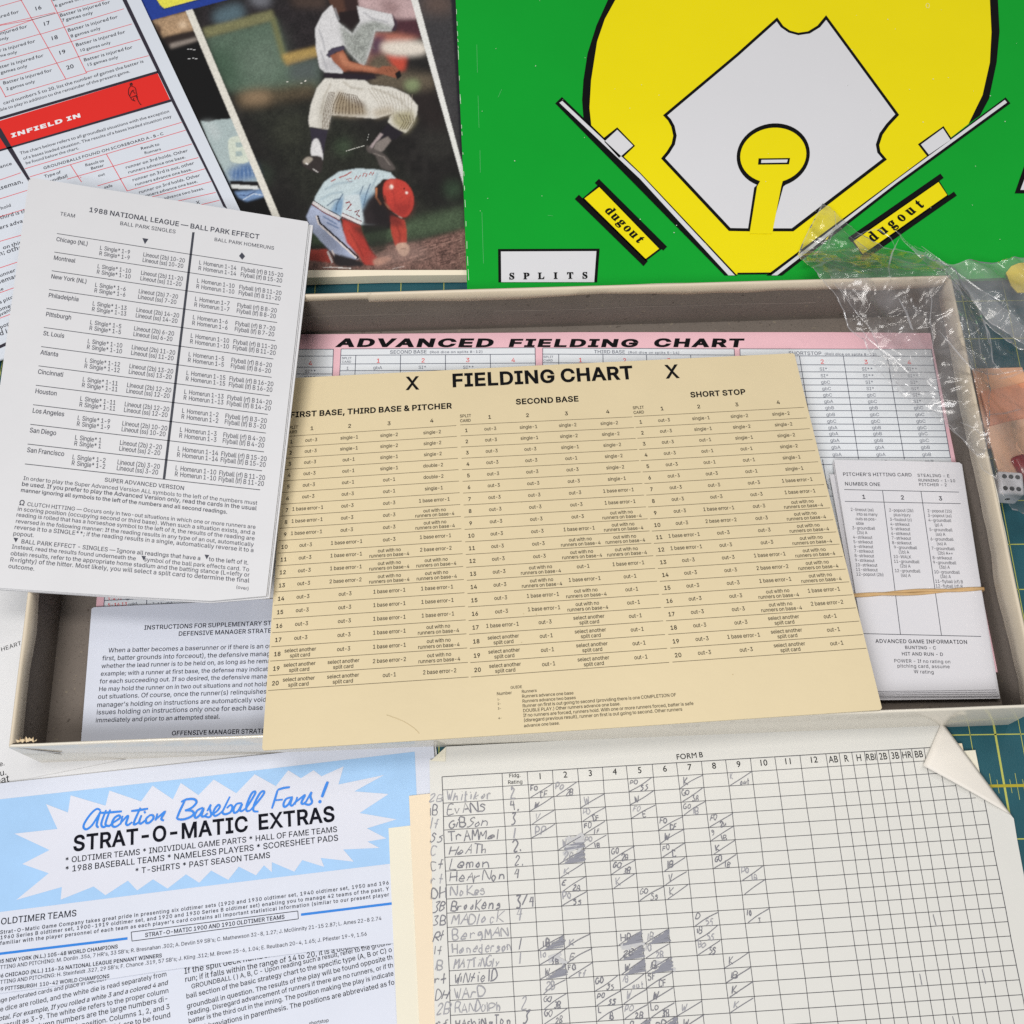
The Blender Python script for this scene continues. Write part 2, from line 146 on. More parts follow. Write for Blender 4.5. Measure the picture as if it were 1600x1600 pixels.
't':[136,[122,228,122,196,4,196,4,228],[39,283,76,283,76,59,82,37,102,30,121,32,128,1,101,-2,75,1,55,13,43,31,39,56]],'u':[246,[98,-2,78,2,61,12,47,26,37,45,32,70,32,228,68,228,68,86,72,63,82,45,99,34,120,30,149,37,170,58,178,92,178,228,214,228,214,0,179,0,179,55,184,55,172,28,154,10,133,0]],'v':[234,[98,0,10,228,51,228,123,12,110,12,134,93,183,228,223,228,136,0]],'w':[340,[83,0,14,228,52,228,105,25,99,25,151,228,190,228,241,25,235,25,288,228,327,228,258,0,221,0,166,203,174,203,119,0]],'x':[227,[12,0,103,131,103,103,17,228,60,228,124,124,105,124,169,228,211,228,125,101,125,128,215,0,172,0,104,109,123,109,55,0]],'y':[234,[31,-75,38,-52,67,-52,82,-40,98,-1,10,228,51,228,123,12,110,12,134,93,183,228,223,228,122,-35,106,-64,84,-81,55,-87,33,-85]],'z':[228,[25,0,25,27,152,194,29,194,29,228,200,228,200,198,76,34,203,34,203,0]],'{':[164,[18,132,18,151,39,154,53,162,60,176,64,263,72,293,91,313,122,322,142,323,142,293,120,290,106,281,99,265,96,173,89,154,72,140,40,132],[142,-58,105,-53,80,-38,67,-14,60,90,53,104,39,112,18,115,18,135,58,131,82,119,93,103,99,1,106,-15,120,-24,142,-27],[18,115,18,152,54,152,54,115]],'|':[138,[85,404,85,-98,53,-98,53,404]],'}':[164,[146,132,106,135,82,146,71,163,65,265,58,281,44,290,22,293,22,323,59,319,84,304,97,279,104,176,111,162,125,154,146,151],[22,-58,22,-27,44,-24,58,-15,65,1,68,93,75,112,92,126,124,134,146,135,146,115,125,112,111,104,104,90,100,3,92,-27,73,-47,42,-56],[146,115,109,115,109,152,146,151]],'~':[272,[31,90,33,113,39,131,49,144,76,158,105,158,132,145,172,116,191,117,199,124,207,152,240,152,238,129,232,111,222,98,195,84,166,84,139,97,100,125,81,124,73,118,67,107,65,90]],
'—':[420,[420,147,420,113,0,113,0,147]],
},
'round':{
'a':[256,[247,48,218,34,211,37,208,186,201,226,180,253,149,270,110,275,83,273,59,266,38,254,21,238,21,180,41,200,62,214,84,222,106,224,127,222,143,213,152,199,155,163,107,146,45,117,24,94,16,61,20,36,34,15,55,0,82,-5,118,1,154,22,168,1,195,-5,218,-1,247,16],[155,55,132,38,108,32,93,35,80,43,72,55,70,70,76,91,95,108,155,133]],'b':[300,[89,409,35,409,35,15,82,0,136,-5,196,5,241,33,270,79,280,140,271,194,247,237,210,265,163,275,125,269,89,250],[89,199,120,221,150,227,181,220,204,201,220,171,225,133,219,97,202,70,176,52,130,46,89,53]],'c':[263,[236,256,199,270,158,275,103,265,61,236,34,190,25,130,35,75,63,32,106,5,161,-5,205,-1,242,10,242,63,205,50,170,45,133,51,104,69,86,97,79,134,85,172,102,200,128,219,161,226,196,220,236,199]],'d':[306,[271,409,217,409,217,264,188,272,161,275,107,265,64,237,36,195,26,141,36,83,62,38,103,10,157,0,271,0],[217,45,163,45,124,52,99,70,85,98,81,133,87,172,105,201,132,220,180,226,217,217]],'e':[287,[263,78,216,54,169,46,134,51,107,66,88,91,78,127,268,127,259,192,236,238,199,266,151,275,100,265,60,237,34,194,25,138,33,84,59,38,100,7,155,-5,214,2,263,26],[79,162,88,190,103,211,124,224,152,229,177,224,197,211,210,190,215,162]],'f':[150,[178,409,145,415,119,413,96,403,77,389,63,372,52,351,46,324,43,269,5,269,5,221,43,221,43,0,97,0,97,221,145,221,145,269,97,269,99,323,109,344,126,357,160,362,178,357]],'g':[256,[253,269,142,269,93,263,56,244,32,215,24,176,28,149,38,126,57,107,83,91,52,76,44,65,42,43,56,26,68,18,37,7,16,-9,4,-30,0,-56,9,-89,35,-115,74,-132,124,-138,178,-132,218,-115,243,-88,251,-52,247,-28,234,-6,210,11,138,31,96,47,91,58,103,74,168,89,200,109,218,135,226,169,219,199,197,228,253,228],[178,176,174,156,163,140,147,129,126,125,104,129,87,139,76,155,72,175,76,193,88,209,105,219,125,223,145,219,162,209,173,194],[200,-56,195,-73,180,-85,157,-93,125,-95,93,-93,70,-85,55,-72,50,-54,55,-38,68,-25,87,-16,112,-13,168,-22,191,-35]],
'h':[300,[90,409,37,409,37,0,90,0,90,193,124,223,157,232,179,228,196,214,206,194,210,0,263,0,263,165,256,213,237,248,208,268,172,275,149,272,128,264,90,234]],'i':[131,[92,269,39,269,39,0,92,0],[98,351,95,363,78,380,66,383,54,380,37,363,34,351,37,339,54,322,66,319,78,322,95,339]],'j':[131,[90,269,37,269,37,-40,34,-60,25,-77,13,-89,-4,-98,37,-138,60,-122,77,-101,87,-73],[95,351,93,363,76,380,64,383,51,380,34,363,32,351,34,339,51,322,64,319,76,322,93,339]],'k':[287,[276,269,212,269,93,137,228,0,300,0,161,137],[91,409,37,409,37,0,91,0]],'l':[131,[92,409,39,409,39,0,92,0]],'m':[463,[35,269,35,0,89,0,89,196,121,222,156,230,175,226,190,215,201,196,205,0,258,0,258,196,289,220,318,230,340,226,357,214,369,194,374,167,374,0,427,0,427,169,421,213,403,246,375,267,338,275,311,271,287,260,248,226,232,247,214,262,192,272,167,275,148,272,109,252,89,234,89,269]],'n':[300,[90,269,37,269,37,0,90,0,90,193,124,223,157,232,179,228,196,214,206,194,210,0,263,0,263,166,256,214,237,248,207,268,172,275,149,272,128,264,90,234]],'o':[331,[164,275,108,264,63,235,33,192,22,137,32,80,62,35,107,5,164,-5,223,5,269,34,299,79,310,137,299,193,268,236,222,265],[163,227,200,220,229,201,248,173,255,137,249,98,230,68,201,49,163,43,128,49,100,69,83,99,76,137,83,173,101,201,128,220]],'p':[300,[88,7,116,-3,142,-5,197,5,240,33,268,77,278,133,269,191,239,234,192,261,104,269,34,269,34,-138,88,-138],[88,221,136,221,174,215,202,198,218,171,224,133,217,97,200,68,172,49,125,43,88,55]],'q':[300,[212,-138,266,-138,266,269,167,269,92,254,48,217,27,172,22,133,32,77,60,33,103,5,170,-5,212,4],[212,221,212,52,187,43,162,40,128,47,100,67,83,97,76,133,84,173,104,200,132,216]],
'r':[238,[41,269,41,0,95,0,95,141,100,173,114,200,135,217,160,224,184,216,210,197,238,244,206,267,174,275,155,271,136,259,116,238,95,208,95,269]],'s':[231,[194,253,154,269,115,275,79,270,51,255,33,232,26,202,46,156,89,124,133,98,152,72,149,59,141,50,113,41,74,50,25,77,25,19,72,0,118,-5,154,0,182,16,200,41,207,74,204,93,193,111,146,149,96,182,85,194,81,203,83,213,102,226,133,226,172,213,194,200]],'t':[200,[100,325,0,227,0,221,47,221,47,79,52,45,69,19,96,1,134,-5,166,0,199,13,199,62,168,48,139,43,114,51,104,64,100,83,100,221,185,221,185,269,100,269]],'u':[300,[262,0,262,269,209,269,209,77,179,49,162,41,145,39,121,43,103,55,93,73,89,269,36,269,36,102,43,56,62,23,91,2,129,-5,149,-3,191,18,209,34,209,0]],'v':[263,[124,-5,142,-5,260,269,203,269,133,104,60,269,2,269]],'w':[431,[236,269,196,269,128,106,57,269,0,269,120,-5,137,-5,216,183,296,-5,313,-5,431,269,374,269,304,106]],'x':[300,[292,269,224,269,147,177,67,269,0,269,113,137,0,0,67,0,147,97,232,0,300,0,181,137]],'y':[263,[263,269,203,269,133,118,61,269,0,269,104,58,13,-138,72,-138]],'z':[250,[242,269,13,269,13,221,149,221,7,0,243,0,243,48,99,48]],'A':[400,[217,412,176,412,0,0,60,0,112,121,286,121,340,0,400,0],[196,322,262,173,134,173,165,248]],'B':[338,[45,0,185,0,251,10,294,36,318,71,326,109,319,148,300,179,269,202,227,217,255,232,275,252,286,276,290,305,283,343,260,376,221,400,164,409,45,409],[104,356,158,356,192,352,214,339,226,321,229,299,224,271,208,250,181,238,104,234],[104,181,175,181,215,176,243,163,260,143,265,118,261,95,247,74,220,59,104,53]],
'C':[425,[394,381,318,407,253,415,163,398,92,353,46,285,29,199,42,131,82,64,150,14,250,-5,294,-3,333,5,398,31,398,95,362,75,326,60,290,52,255,49,188,60,135,92,101,141,89,204,102,266,136,316,188,349,253,361,288,358,322,350,394,318]],'D':[450,[46,0,205,0,296,17,364,63,407,128,422,205,410,277,370,343,302,391,205,409,46,409],[104,356,195,356,269,344,321,311,352,263,362,205,355,160,330,110,280,69,198,53,104,53]],'E':[300,[277,409,45,409,45,0,283,0,283,53,104,53,104,180,271,180,271,233,104,233,104,356,277,356]],'F':[281,[264,409,46,409,46,0,104,0,104,190,264,190,264,243,104,243,104,356,264,356]],'G':[444,[404,202,266,202,266,149,345,149,345,65,302,53,256,49,189,60,137,92,103,141,91,204,103,266,136,316,186,349,248,361,285,358,322,350,395,320,395,380,316,407,250,415,163,398,93,354,47,286,30,202,46,119,92,53,161,10,248,-5,327,2,404,28]],'H':[437,[392,409,333,409,333,231,104,231,104,409,45,409,45,0,104,0,104,178,333,178,333,0,392,0]],'I':[150,[104,409,46,409,46,0,104,0]],'K':[394,[171,215,349,409,276,409,104,222,104,409,45,409,45,0,104,0,104,202,312,0,393,0]],'L':[294,[103,409,44,409,44,0,288,0,288,53,103,53]],'M':[469,[425,409,371,409,235,241,99,409,44,409,44,0,103,0,104,319,230,160,239,160,367,319,367,0,425,0]],'N':[469,[424,409,368,409,368,92,91,409,44,409,44,0,100,0,100,315,373,0,424,0]],'O':[494,[27,205,42,125,86,58,155,12,245,-5,338,12,408,58,452,125,467,205,451,286,407,352,338,398,247,415,156,398,87,352,43,285],[88,205,100,267,133,316,183,349,247,361,310,349,361,316,394,267,406,205,394,143,361,93,310,60,247,49,183,60,133,93,100,143]],
'P':[306,[42,409,42,0,101,0,101,177,162,177,224,186,267,210,292,247,300,292,292,337,268,375,228,400,170,409],[101,356,170,356,203,351,225,336,236,316,239,294,234,267,220,247,197,234,101,230]],'R':[362,[46,409,46,0,105,0,105,178,152,175,175,162,203,134,292,0,362,0,263,148,241,173,215,194,245,211,266,233,279,261,284,295,274,342,248,378,205,401,149,409],[105,359,179,355,204,342,218,323,223,297,220,272,207,251,182,236,105,230]],'S':[275,[239,386,195,407,148,415,97,407,58,385,33,351,24,305,52,238,173,151,201,99,197,81,185,65,164,52,134,47,105,51,77,63,50,81,26,107,26,32,52,16,80,4,109,-3,141,-5,187,3,223,26,247,61,256,106,228,182,167,229,106,266,79,313,83,333,97,348,117,358,143,362,189,353,214,340,239,319]],'T':[362,[352,409,10,409,10,356,152,356,152,0,211,0,211,356,352,356]],'U':[425,[389,409,330,409,330,171,325,120,317,99,304,82,288,69,266,58,240,51,183,51,160,57,139,68,108,98,101,115,95,167,95,409,37,409,37,155,51,83,89,33,144,4,207,-5,287,6,344,40,378,93,389,161]],'V':[362,[362,409,304,409,182,122,59,409,0,409,177,-4,189,-4]],'X':[425,[412,409,341,409,214,253,85,409,14,409,178,212,1,0,73,0,214,169,353,0,424,0,249,212]],'Y':[362,[181,268,71,409,0,409,152,217,152,0,211,0,211,216,362,409,292,409]],'Z':[388,[270,356,10,0,379,0,379,53,118,53,379,409,26,409,26,356]],'0':[300,[282,205,273,291,246,357,204,400,150,415,96,400,54,357,27,291,18,205,27,119,54,52,96,10,150,-5,204,10,246,52,273,119],[223,205,218,140,204,92,181,61,150,50,119,61,96,92,82,140,77,205,82,269,96,318,119,348,150,359,181,348,204,318,218,269]],
'1':[300,[180,409,121,409,121,0,180,0]],'2':[300,[280,56,123,56,181,128,221,187,243,238,250,287,241,339,215,379,176,405,125,415,101,412,53,393,29,376,29,302,53,328,76,345,99,354,121,357,149,351,171,335,186,311,191,280,184,236,163,193,95,97,20,2,280,0]],'3':[300,[49,341,86,355,118,359,147,355,170,342,184,323,189,298,184,273,169,254,143,242,108,238,108,184,146,180,174,166,190,144,196,116,191,89,178,68,157,55,130,50,84,58,38,82,38,18,82,1,125,-5,177,4,218,29,245,69,254,119,251,150,240,178,222,201,196,216,219,233,236,252,245,277,248,308,239,352,215,386,177,407,127,415,86,410,49,397]],'4':[300,[239,415,214,415,7,161,7,134,180,134,180,0,239,0,239,134,283,134,283,187,239,187],[180,304,180,216,180,187,85,187]],'5':[300,[242,409,61,409,61,196,121,201,166,188,194,161,204,124,197,96,179,72,152,56,119,50,74,58,30,80,30,20,79,0,129,-5,183,4,225,32,253,73,263,125,253,178,223,220,176,247,114,254,114,356,242,356]],'6':[300,[190,415,120,356,68,289,37,216,26,140,36,81,63,35,105,5,158,-5,205,4,243,31,269,70,279,117,270,164,246,202,210,227,164,236,128,231,100,220,119,262,148,303,184,340,226,370],[88,159,120,176,152,181,179,176,201,163,215,143,220,118,215,90,202,69,181,55,155,50,124,58,99,80,86,114]],'7':[300,[294,409,29,409,29,353,206,353,56,17,109,-5]],'8':[300,[281,110,277,140,266,168,249,191,224,209,246,228,262,249,272,273,275,296,266,343,240,381,202,406,154,415,104,406,65,381,38,344,29,297,32,272,42,248,57,227,77,209,52,190,34,168,23,141,19,111,29,65,57,28,99,4,151,-5,202,3,243,28,271,65],[216,297,211,274,197,254,177,241,152,236,127,241,107,254,93,274,88,298,92,323,106,342,126,354,153,359,178,354,198,341,211,322],[222,115,217,91,204,70,181,56,150,50,121,55,98,69,83,89,78,115,83,142,98,162,121,175,151,180,180,175,202,162,217,141]],
'9':[300,[112,-5,178,48,230,115,264,189,277,265,267,325,240,372,199,403,146,415,95,404,56,377,30,338,22,293,31,247,55,209,92,183,137,174,171,179,201,191,186,152,160,112,123,74,76,38],[80,294,85,320,99,341,121,354,148,359,174,353,196,337,211,313,216,278,213,252,180,235,150,230,123,235,101,249,86,269]],'.':[131,[65,67,51,64,40,56,32,45,29,31,32,17,40,5,51,-3,65,-5,79,-3,91,5,99,17,101,31,99,45,91,56,79,64]],',':[131,[35,-71,66,-57,88,-35,101,-10,106,16,103,40,94,58,81,70,63,74,49,71,38,64,30,53,28,40,36,16,45,9,57,6,56,-30,35,-62]],';':[131,[37,-69,66,-55,87,-35,101,-8,105,23,102,44,94,62,81,74,65,79,51,76,39,69,32,58,29,42,38,18,61,7,58,-27,37,-60],[101,239,99,253,91,264,79,272,65,275,51,272,40,264,32,253,29,239,32,225,40,213,51,206,65,203,79,206,91,213,99,225]],'-':[194,[170,160,24,160,24,104,170,104]],'&':[375,[297,203,278,169,253,137,196,203,230,231,253,257,266,284,271,313,263,347,243,376,212,395,172,401,129,395,96,376,75,346,67,307,71,281,81,256,113,212,74,187,44,158,24,127,17,92,25,54,47,23,80,2,120,-5,149,-2,180,8,213,27,250,56,296,0,372,0,289,96,330,150,356,203],[214,97,170,62,148,52,126,49,107,52,92,61,81,75,76,92,80,114,94,134,147,173],[125,313,128,328,138,340,152,349,169,352,188,348,203,340,212,326,216,310,214,294,206,279,189,262,163,243,137,275,128,293]],"'":[113,[44,277,69,277,83,359,83,430,30,430,30,359]],'(':[194,[100,139,106,217,122,290,149,356,187,416,155,416,106,357,70,289,47,215,38,139,47,63,70,-11,106,-79,155,-138,187,-138,149,-77,122,-11,106,61]],')':[194,[94,139,88,61,72,-11,45,-77,7,-138,39,-138,87,-79,124,-11,147,63,155,139,147,215,124,289,87,357,39,416,7,416,45,356,72,290,88,217]],
'Ω':[460,[36,0,36,49,142,49,142,70,110,83,83,104,62,131,47,163,38,199,35,238,38,281,49,321,66,356,89,386,118,410,151,428,188,439,230,442,271,439,309,428,342,410,371,386,394,356,411,321,421,281,425,238,422,199,413,163,397,131,376,104,350,83,317,70,317,49,424,49,424,0,267,0,267,88,310,107,343,139,363,183,370,238,365,282,352,320,331,350,303,372,269,386,230,391,190,386,156,372,128,350,107,320,94,282,90,238,97,184,117,140,149,107,193,88,193,0]],
},
'serif':{
'S':[234,[26,-6,26,95,37,95,50,57,67,30,90,14,118,9,139,12,154,22,164,36,167,54,159,77,67,132,46,152,34,173,30,199,32,222,40,242,53,258,69,270,89,277,124,279,172,268,188,270,192,280,203,280,203,191,193,191,176,231,149,257,116,267,98,264,84,256,75,243,72,228,74,214,95,192,174,152,202,127,214,97,213,56,203,35,188,17,168,5,144,-3,105,-6,45,6,37,-6]],'P':[251,[9,0,9,10,27,13,37,19,43,30,43,244,37,254,27,260,10,263,10,273,172,271,201,264,220,253,234,239,242,220,245,199,239,168,220,144,189,128,109,123,111,30,116,19,127,13,145,10,145,0],[109,138,146,141,163,152,172,170,175,197,173,225,165,244,151,255,120,258,110,248]],'L':[256,[9,0,9,10,27,13,37,19,43,30,43,244,37,255,27,261,10,263,10,273,150,273,150,263,125,260,113,250,109,227,111,28,120,19,140,17,189,24,207,33,222,48,245,93,256,93,241,0]],'I':[156,[8,0,8,10,37,19,43,29,43,247,38,256,8,263,8,273,147,273,147,263,117,256,112,247,110,35,117,20,147,10,147,0]],'T':[254,[55,0,55,10,74,12,85,19,91,30,91,260,61,255,39,242,24,220,17,191,6,191,6,273,246,273,246,190,236,190,229,221,214,242,191,256,159,260,158,38,162,23,171,15,197,10,197,0]],'d':[222,[74,-5,55,1,39,13,26,30,17,51,12,75,12,103,17,130,27,153,41,171,58,184,77,190,101,190,124,178,134,168,134,241,127,258,106,264,106,273,191,273,191,45,195,24,212,17,212,6,176,3,134,-6,134,23,113,1,99,-4],[107,17,125,29,132,39,133,150,119,165,96,167,83,158,75,139,71,74,75,46,82,27,95,18]],'u':[225,[66,-5,46,3,34,19,28,43,25,166,21,172,7,179,7,184,85,186,85,44,90,28,106,21,123,26,137,39,137,149,133,170,114,176,114,186,194,186,194,42,199,23,216,18,216,8,180,4,137,-6,137,24,112,2,96,-4]],
'g':[196,[69,-84,40,-78,20,-67,10,-53,11,-35,27,-21,41,-15,21,-1,14,18,17,32,25,44,61,66,40,77,25,90,16,107,14,137,19,153,30,167,62,186,106,190,152,183,190,183,190,161,161,161,171,142,175,122,173,105,155,78,123,64,75,61,62,50,60,43,66,33,134,28,171,17,182,8,189,-22,183,-48,163,-68,131,-80],[101,75,111,82,119,114,117,158,111,171,101,177,88,177,78,171,72,158,69,114,78,82,88,75],[123,-68,143,-62,154,-53,157,-35,153,-27,131,-21,58,-21,47,-31,44,-44,47,-53,57,-62,73,-68]],'o':[202,[88,-5,65,1,45,14,29,32,18,54,12,79,12,106,18,132,29,154,45,171,65,184,88,190,113,190,137,184,157,172,172,154,184,132,189,107,189,78,184,53,172,31,157,13,137,1,114,-5],[109,8,121,16,130,41,132,80,128,152,120,170,109,178,93,178,81,170,74,152,70,80,73,41,81,16,93,8]],'t':[137,[63,-5,46,1,35,13,30,31,29,167,12,167,12,180,53,221,77,254,87,254,87,186,125,186,125,167,87,167,87,49,90,30,101,24,114,29,124,45,133,39,123,20,109,6,93,-3]],
},
}
SPACE = {'sans': 96, 'round': 100, 'serif': 90}
_gl = {}
def _inflate(loops, d):
    if not d: return loops
    def area2(p): return sum(p[i - 1][0] * p[i][1] - p[i][0] * p[i - 1][1] for i in range(len(p)))
    big = max(loops, key=lambda p: abs(area2(p))); sg = 1 if area2(big) > 0 else -1
    out = []
    for p in loops:
        n = len(p); q = []
        for i in range(n):
            a, b, c = p[i - 1], p[i], p[(i + 1) % n]
            e1 = (b[0] - a[0], b[1] - a[1]); e2 = (c[0] - b[0], c[1] - b[1])
            l1 = math.hypot(*e1) or 1; l2 = math.hypot(*e2) or 1
            n1 = (e1[1] / l1, -e1[0] / l1); n2 = (e2[1] / l2, -e2[0] / l2)
            m = (n1[0] + n2[0], n1[1] + n2[1]); k = 1 + n1[0] * n2[0] + n1[1] * n2[1]
            k = max(k, 0.45)
            q.append((b[0] + sg * d * m[0] / k, b[1] + sg * d * m[1] / k))
        out.append(q)
    return out
def fill2d(loops):
    """fill closed loops with triangles; overlapping strokes join, inner loops stay open"""
    if not loops: return np.zeros((0, 2)), []
    P = []; E_ = []
    for l in loops:
        n0 = len(P); P += [Vector(p) for p in l]; E_ += [(n0 + i, n0 + (i + 1) % len(l)) for i in range(len(l))]
    v, _, f_, _, _, _ = delaunay_2d_cdt(P, E_, [], 0, 1e-4)
    v = np.array([(p[0], p[1]) for p in v]); T = []
    for t in f_:
        c = v[list(t)].mean(0); w = 0
        for l in loops:                       # winding number of the outlines round this triangle
            for i in range(len(l)):
                (xa, ya), (xb, yb) = l[i - 1], l[i]
                if (ya > c[1]) != (yb > c[1]) and c[0] < (xb - xa) * (c[1] - ya) / (yb - ya) + xa: w += 1 if yb > ya else -1
        if w: T.append(tuple(t))
    return v, T
def glyph(font, ch, bold):
    key = (font, ch, bold)
    if key not in _gl:
        F = FONT[font]
        if ch not in F: F = FONT['sans']
        if ch not in F: _gl[key] = (200, np.zeros((0, 2)), []); return _gl[key]
        g = F[ch]; loops = [[(s[i], s[i + 1]) for i in range(0, len(s), 2)] for s in g[1:]]
        loops = _inflate(loops, bold)
        P, T = fill2d(loops)
        _gl[key] = (g[0] + bold * 1.1, P, T)
    return _gl[key]
CAP = 305.0
def layout(s, font='sans', bold=0, track=0):
    x = 0.0; P = []; T = []; n = 0
    for ch in s:
        if ch == ' ': x += SPACE[font] + track; continue
        a, p, t = glyph(font, ch, bold)
        if len(p):
            P.append(p + (x, 0)); T += [tuple(i + n for i in q) for q in t]; n += len(p)
        x += a + track
    x -= track
    return x / CAP, (np.concatenate(P) / CAP if P else np.zeros((0, 2))), T

def homog(c):
    """unit square (0,0)(1,0)(1,1)(0,1) -> four picture points of a ruled block"""
    A = []; B = []
    for (a, b), (u, v) in zip(((0, 0), (1, 0), (1, 1), (0, 1)), c):
        A += [[a, b, 1, 0, 0, 0, -u * a, -u * b], [0, 0, 0, a, b, 1, -v * a, -v * b]]; B += [u, v]
    h = np.append(np.linalg.solve(np.array(A, float), np.array(B, float)), 1).reshape(3, 3); hi = np.linalg.inv(h)
    def f(a, b):
        q = h @ np.array([a, b, 1.0]); return q[0] / q[2], q[1] / q[2]
    def g(u, v):
        q = hi @ np.array([u, v, 1.0]); return q[0] / q[2], q[1] / q[2]
    return f, g

class Sheet:
    """A flat piece of paper or board: its plane, its outline and what is printed on it."""
    def __init__(s, root, p3):
        a, b, c = [at(u, v, z) for u, v, z in p3]
        s.root = root; s.O = a; s.n = np.cross(b - a, c - a); s.n /= np.linalg.norm(s.n)
        if s.n[2] < 0: s.n = -s.n
        s.ex = (b - a) / np.linalg.norm(b - a); s.ey = np.cross(s.n, s.ex)
    def L(s, u, v):
        d = ray(u, v); t = ((s.O - CAM) @ s.n) / (d @ s.n); P = CAM + d * t[..., None] - s.O
        return np.stack([P @ s.ex, P @ s.ey], -1)
    def Wd(s, p, off=0.0):
        p = np.asarray(p, float); return s.O + p[..., :1] * s.ex + p[..., 1:2] * s.ey + s.n * off
    def stand(s, u0, v0, u1, v1):
        d = s.L(np.float64(u1), np.float64(v1)) - s.L(np.float64(u0), np.float64(v0)); s.up = d / np.linalg.norm(d)
    def outline(s, name, uvs, thick, m, edge=None, label=None, parent=None):
        loc = [s.L(np.float64(u), np.float64(v)) for u, v in uvs]
        n = len(loc); tri = tessellate_polygon([[Vector((p[0], p[1], 0)) for p in loc]])
        top = [s.Wd(p) for p in loc]; bot = [s.Wd(p, -thick) for p in loc]
        F = [tuple(t) for t in tri] + [tuple(i + n for i in reversed(t)) for t in tri]
        fm = [0] * len(F)
        for i in range(n):
            j = (i + 1) % n; F.append((i, j, j + n, i + n)); fm.append(1 if edge else 0)
        o = mesh(name, top + bot, F, [m, edge] if edge else m, parent or s.root, fm, label=label)
        # consistent outward normals
        import bmesh
        bm = bmesh.new(); bm.from_mesh(o.data); bmesh.ops.recalc_face_normals(bm, faces=bm.faces); bm.to_mesh(o.data); bm.free()
        return o

class Ink:
    def __init__(k, sheet, name, m, lev=1):
        k.s = sheet; k.name = name; k.m = m; k.off = 0.004 * lev; k.V = []; k.F = []; k.n = 0; k.rise = 0.0; k.up = getattr(sheet, 'up', None)
    def add(k, P, T, lift=None):
        if len(P) == 0: return
        k.V.append(k.s.Wd(P, k.off) if lift is None else k.s.Wd(P, (k.off + lift)[:, None])); k.F += [tuple(i + k.n for i in t) for t in T]; k.n += len(P)
    def px(k, u, v): return k.s.L(np.float64(u), np.float64(v))
    def put(k, s, p, d, sx, sy, font='sans', bold=0, track=0, shear=0.0, just=0.0):
        w, P, T = layout(s, font, bold, track)
        d = np.asarray(d) / np.linalg.norm(d); e = np.array([-d[1], d[0]])
        if k.up is not None: e = k.up / (k.up @ e)         # letters stand along the sheet's own columns
        X = (P[:, :1] - just * w + shear * P[:, 1:]) * sx; Y = P[:, 1:] * sy
        k.add(np.asarray(p) + X * d + Y * e, T)
    def fit(k, s, u0, v0, u1, v1, bold=0, k_=1.0, font='sans', track=0, shear=0.0, cap=None):
        a, b = k.px(u0, v0), k.px(u1, v1); d = b - a; L = np.linalg.norm(d); w = layout(s, font, bold, track)[0]
        sx = L / w; k.put(s, a, d, sx, cap if cap else sx * k_, font, bold, track, shear)
    def mid(k, s, u, v, d, cap, bold=0, kx=1.0, font='sans', track=0, just=0.5):
        k.put(s, k.px(u, v), d, cap * kx, cap, font, bold, track, 0.0, just)
    def line(k, u0, v0, u1, v1, w):
        k.loc_line(k.px(u0, v0), k.px(u1, v1), w)
    def loc_line(k, a, b, w):
        d = b - a; L = np.linalg.norm(d)
        if L < 1e-9: return
        e = np.array([-d[1], d[0]]) / L * w / 2
        k.add(np.array([a - e, b - e, b + e, a + e]), [(0, 1, 2, 3)])
    def stroke(k, uvs, w, smooth=True, loc=False, taper=0.0):
        P = np.array([p if loc else k.px(*p) for p in uvs], float)
        if smooth and len(P) > 2:
            Q = []; n = len(P)
            for i in range(n - 1):
                p0, p1, p2, p3 = P[max(i - 1, 0)], P[i], P[i + 1], P[min(i + 2, n - 1)]
                for t in np.linspace(0, 1, 5)[:-1]:
                    Q.append(0.5 * (2 * p1 + (p2 - p0) * t + (2 * p0 - 5 * p1 + 4 * p2 - p3) * t * t + (3 * p1 - p0 - 3 * p2 + p3) * t ** 3))
            P = np.array(Q + [P[-1]])
        D = np.gradient(P, axis=0); D /= np.linalg.norm(D, axis=1)[:, None] + 1e-12
        E_ = np.stack([-D[:, 1], D[:, 0]], 1) * w / 2
        if taper:
            t = np.linspace(0, 1, len(P)); E_ *= (1 - taper * np.abs(2 * t - 1) ** 3)[:, None]
        n = len(P); k.rise = (k.rise + .0007) % .0133
        lift = k.rise + np.linspace(0, .0012, n)          # later pencil or brush marks lie on the earlier ones
        k.add(np.concatenate([P - E_, P + E_]), [(i, i + 1, i + 1 + n, i + n) for i in range(n - 1)], np.concatenate([lift, lift]))
    def poly(k, uvs, loc=False):
        P = [np.asarray(p, float) if loc else k.px(*p) for p in uvs]
        k.add(np.array(P), [tuple(t) for t in tessellate_polygon([[Vector((p[0], p[1], 0)) for p in P]])])
    def disc(k, u, v, r):
        c = k.px(u, v); k.poly([c + r * np.array([math.cos(t), math.sin(t)]) for t in np.linspace(0, 2 * math.pi, 14)[:-1]], loc=True)
    def done(k, parent=None, label=None):
        if not k.V: return None
        o = mesh(k.name, np.concatenate(k.V), k.F, k.m, parent or k.s.root, label=label)
        return o
    def lean(k, u0, v0, u1, v1):
        d = k.px(u1, v1) - k.px(u0, v0); k.up = d / np.linalg.norm(d)
    def dirpx(k, u0, v0, u1, v1):
        d = k.px(u1, v1) - k.px(u0, v0); return d / np.linalg.norm(d)

BLACK = mat('black_print', (17, 17, 19), 0.7, spec=0.06)
BLUEBLACK = mat('blue_black_print', (30, 31, 40), 0.7, spec=0.06)
RED = mat('red_print', (196, 40, 36), 0.5, spec=0.2)
GREY_LINE = mat('thin_grey_print', (66, 68, 76), 0.6, spec=0.15)
WHITE_PAPER = mat('white_paper', (194, 194, 195), 0.55, 0.03, 0.8, 0.10, 60)

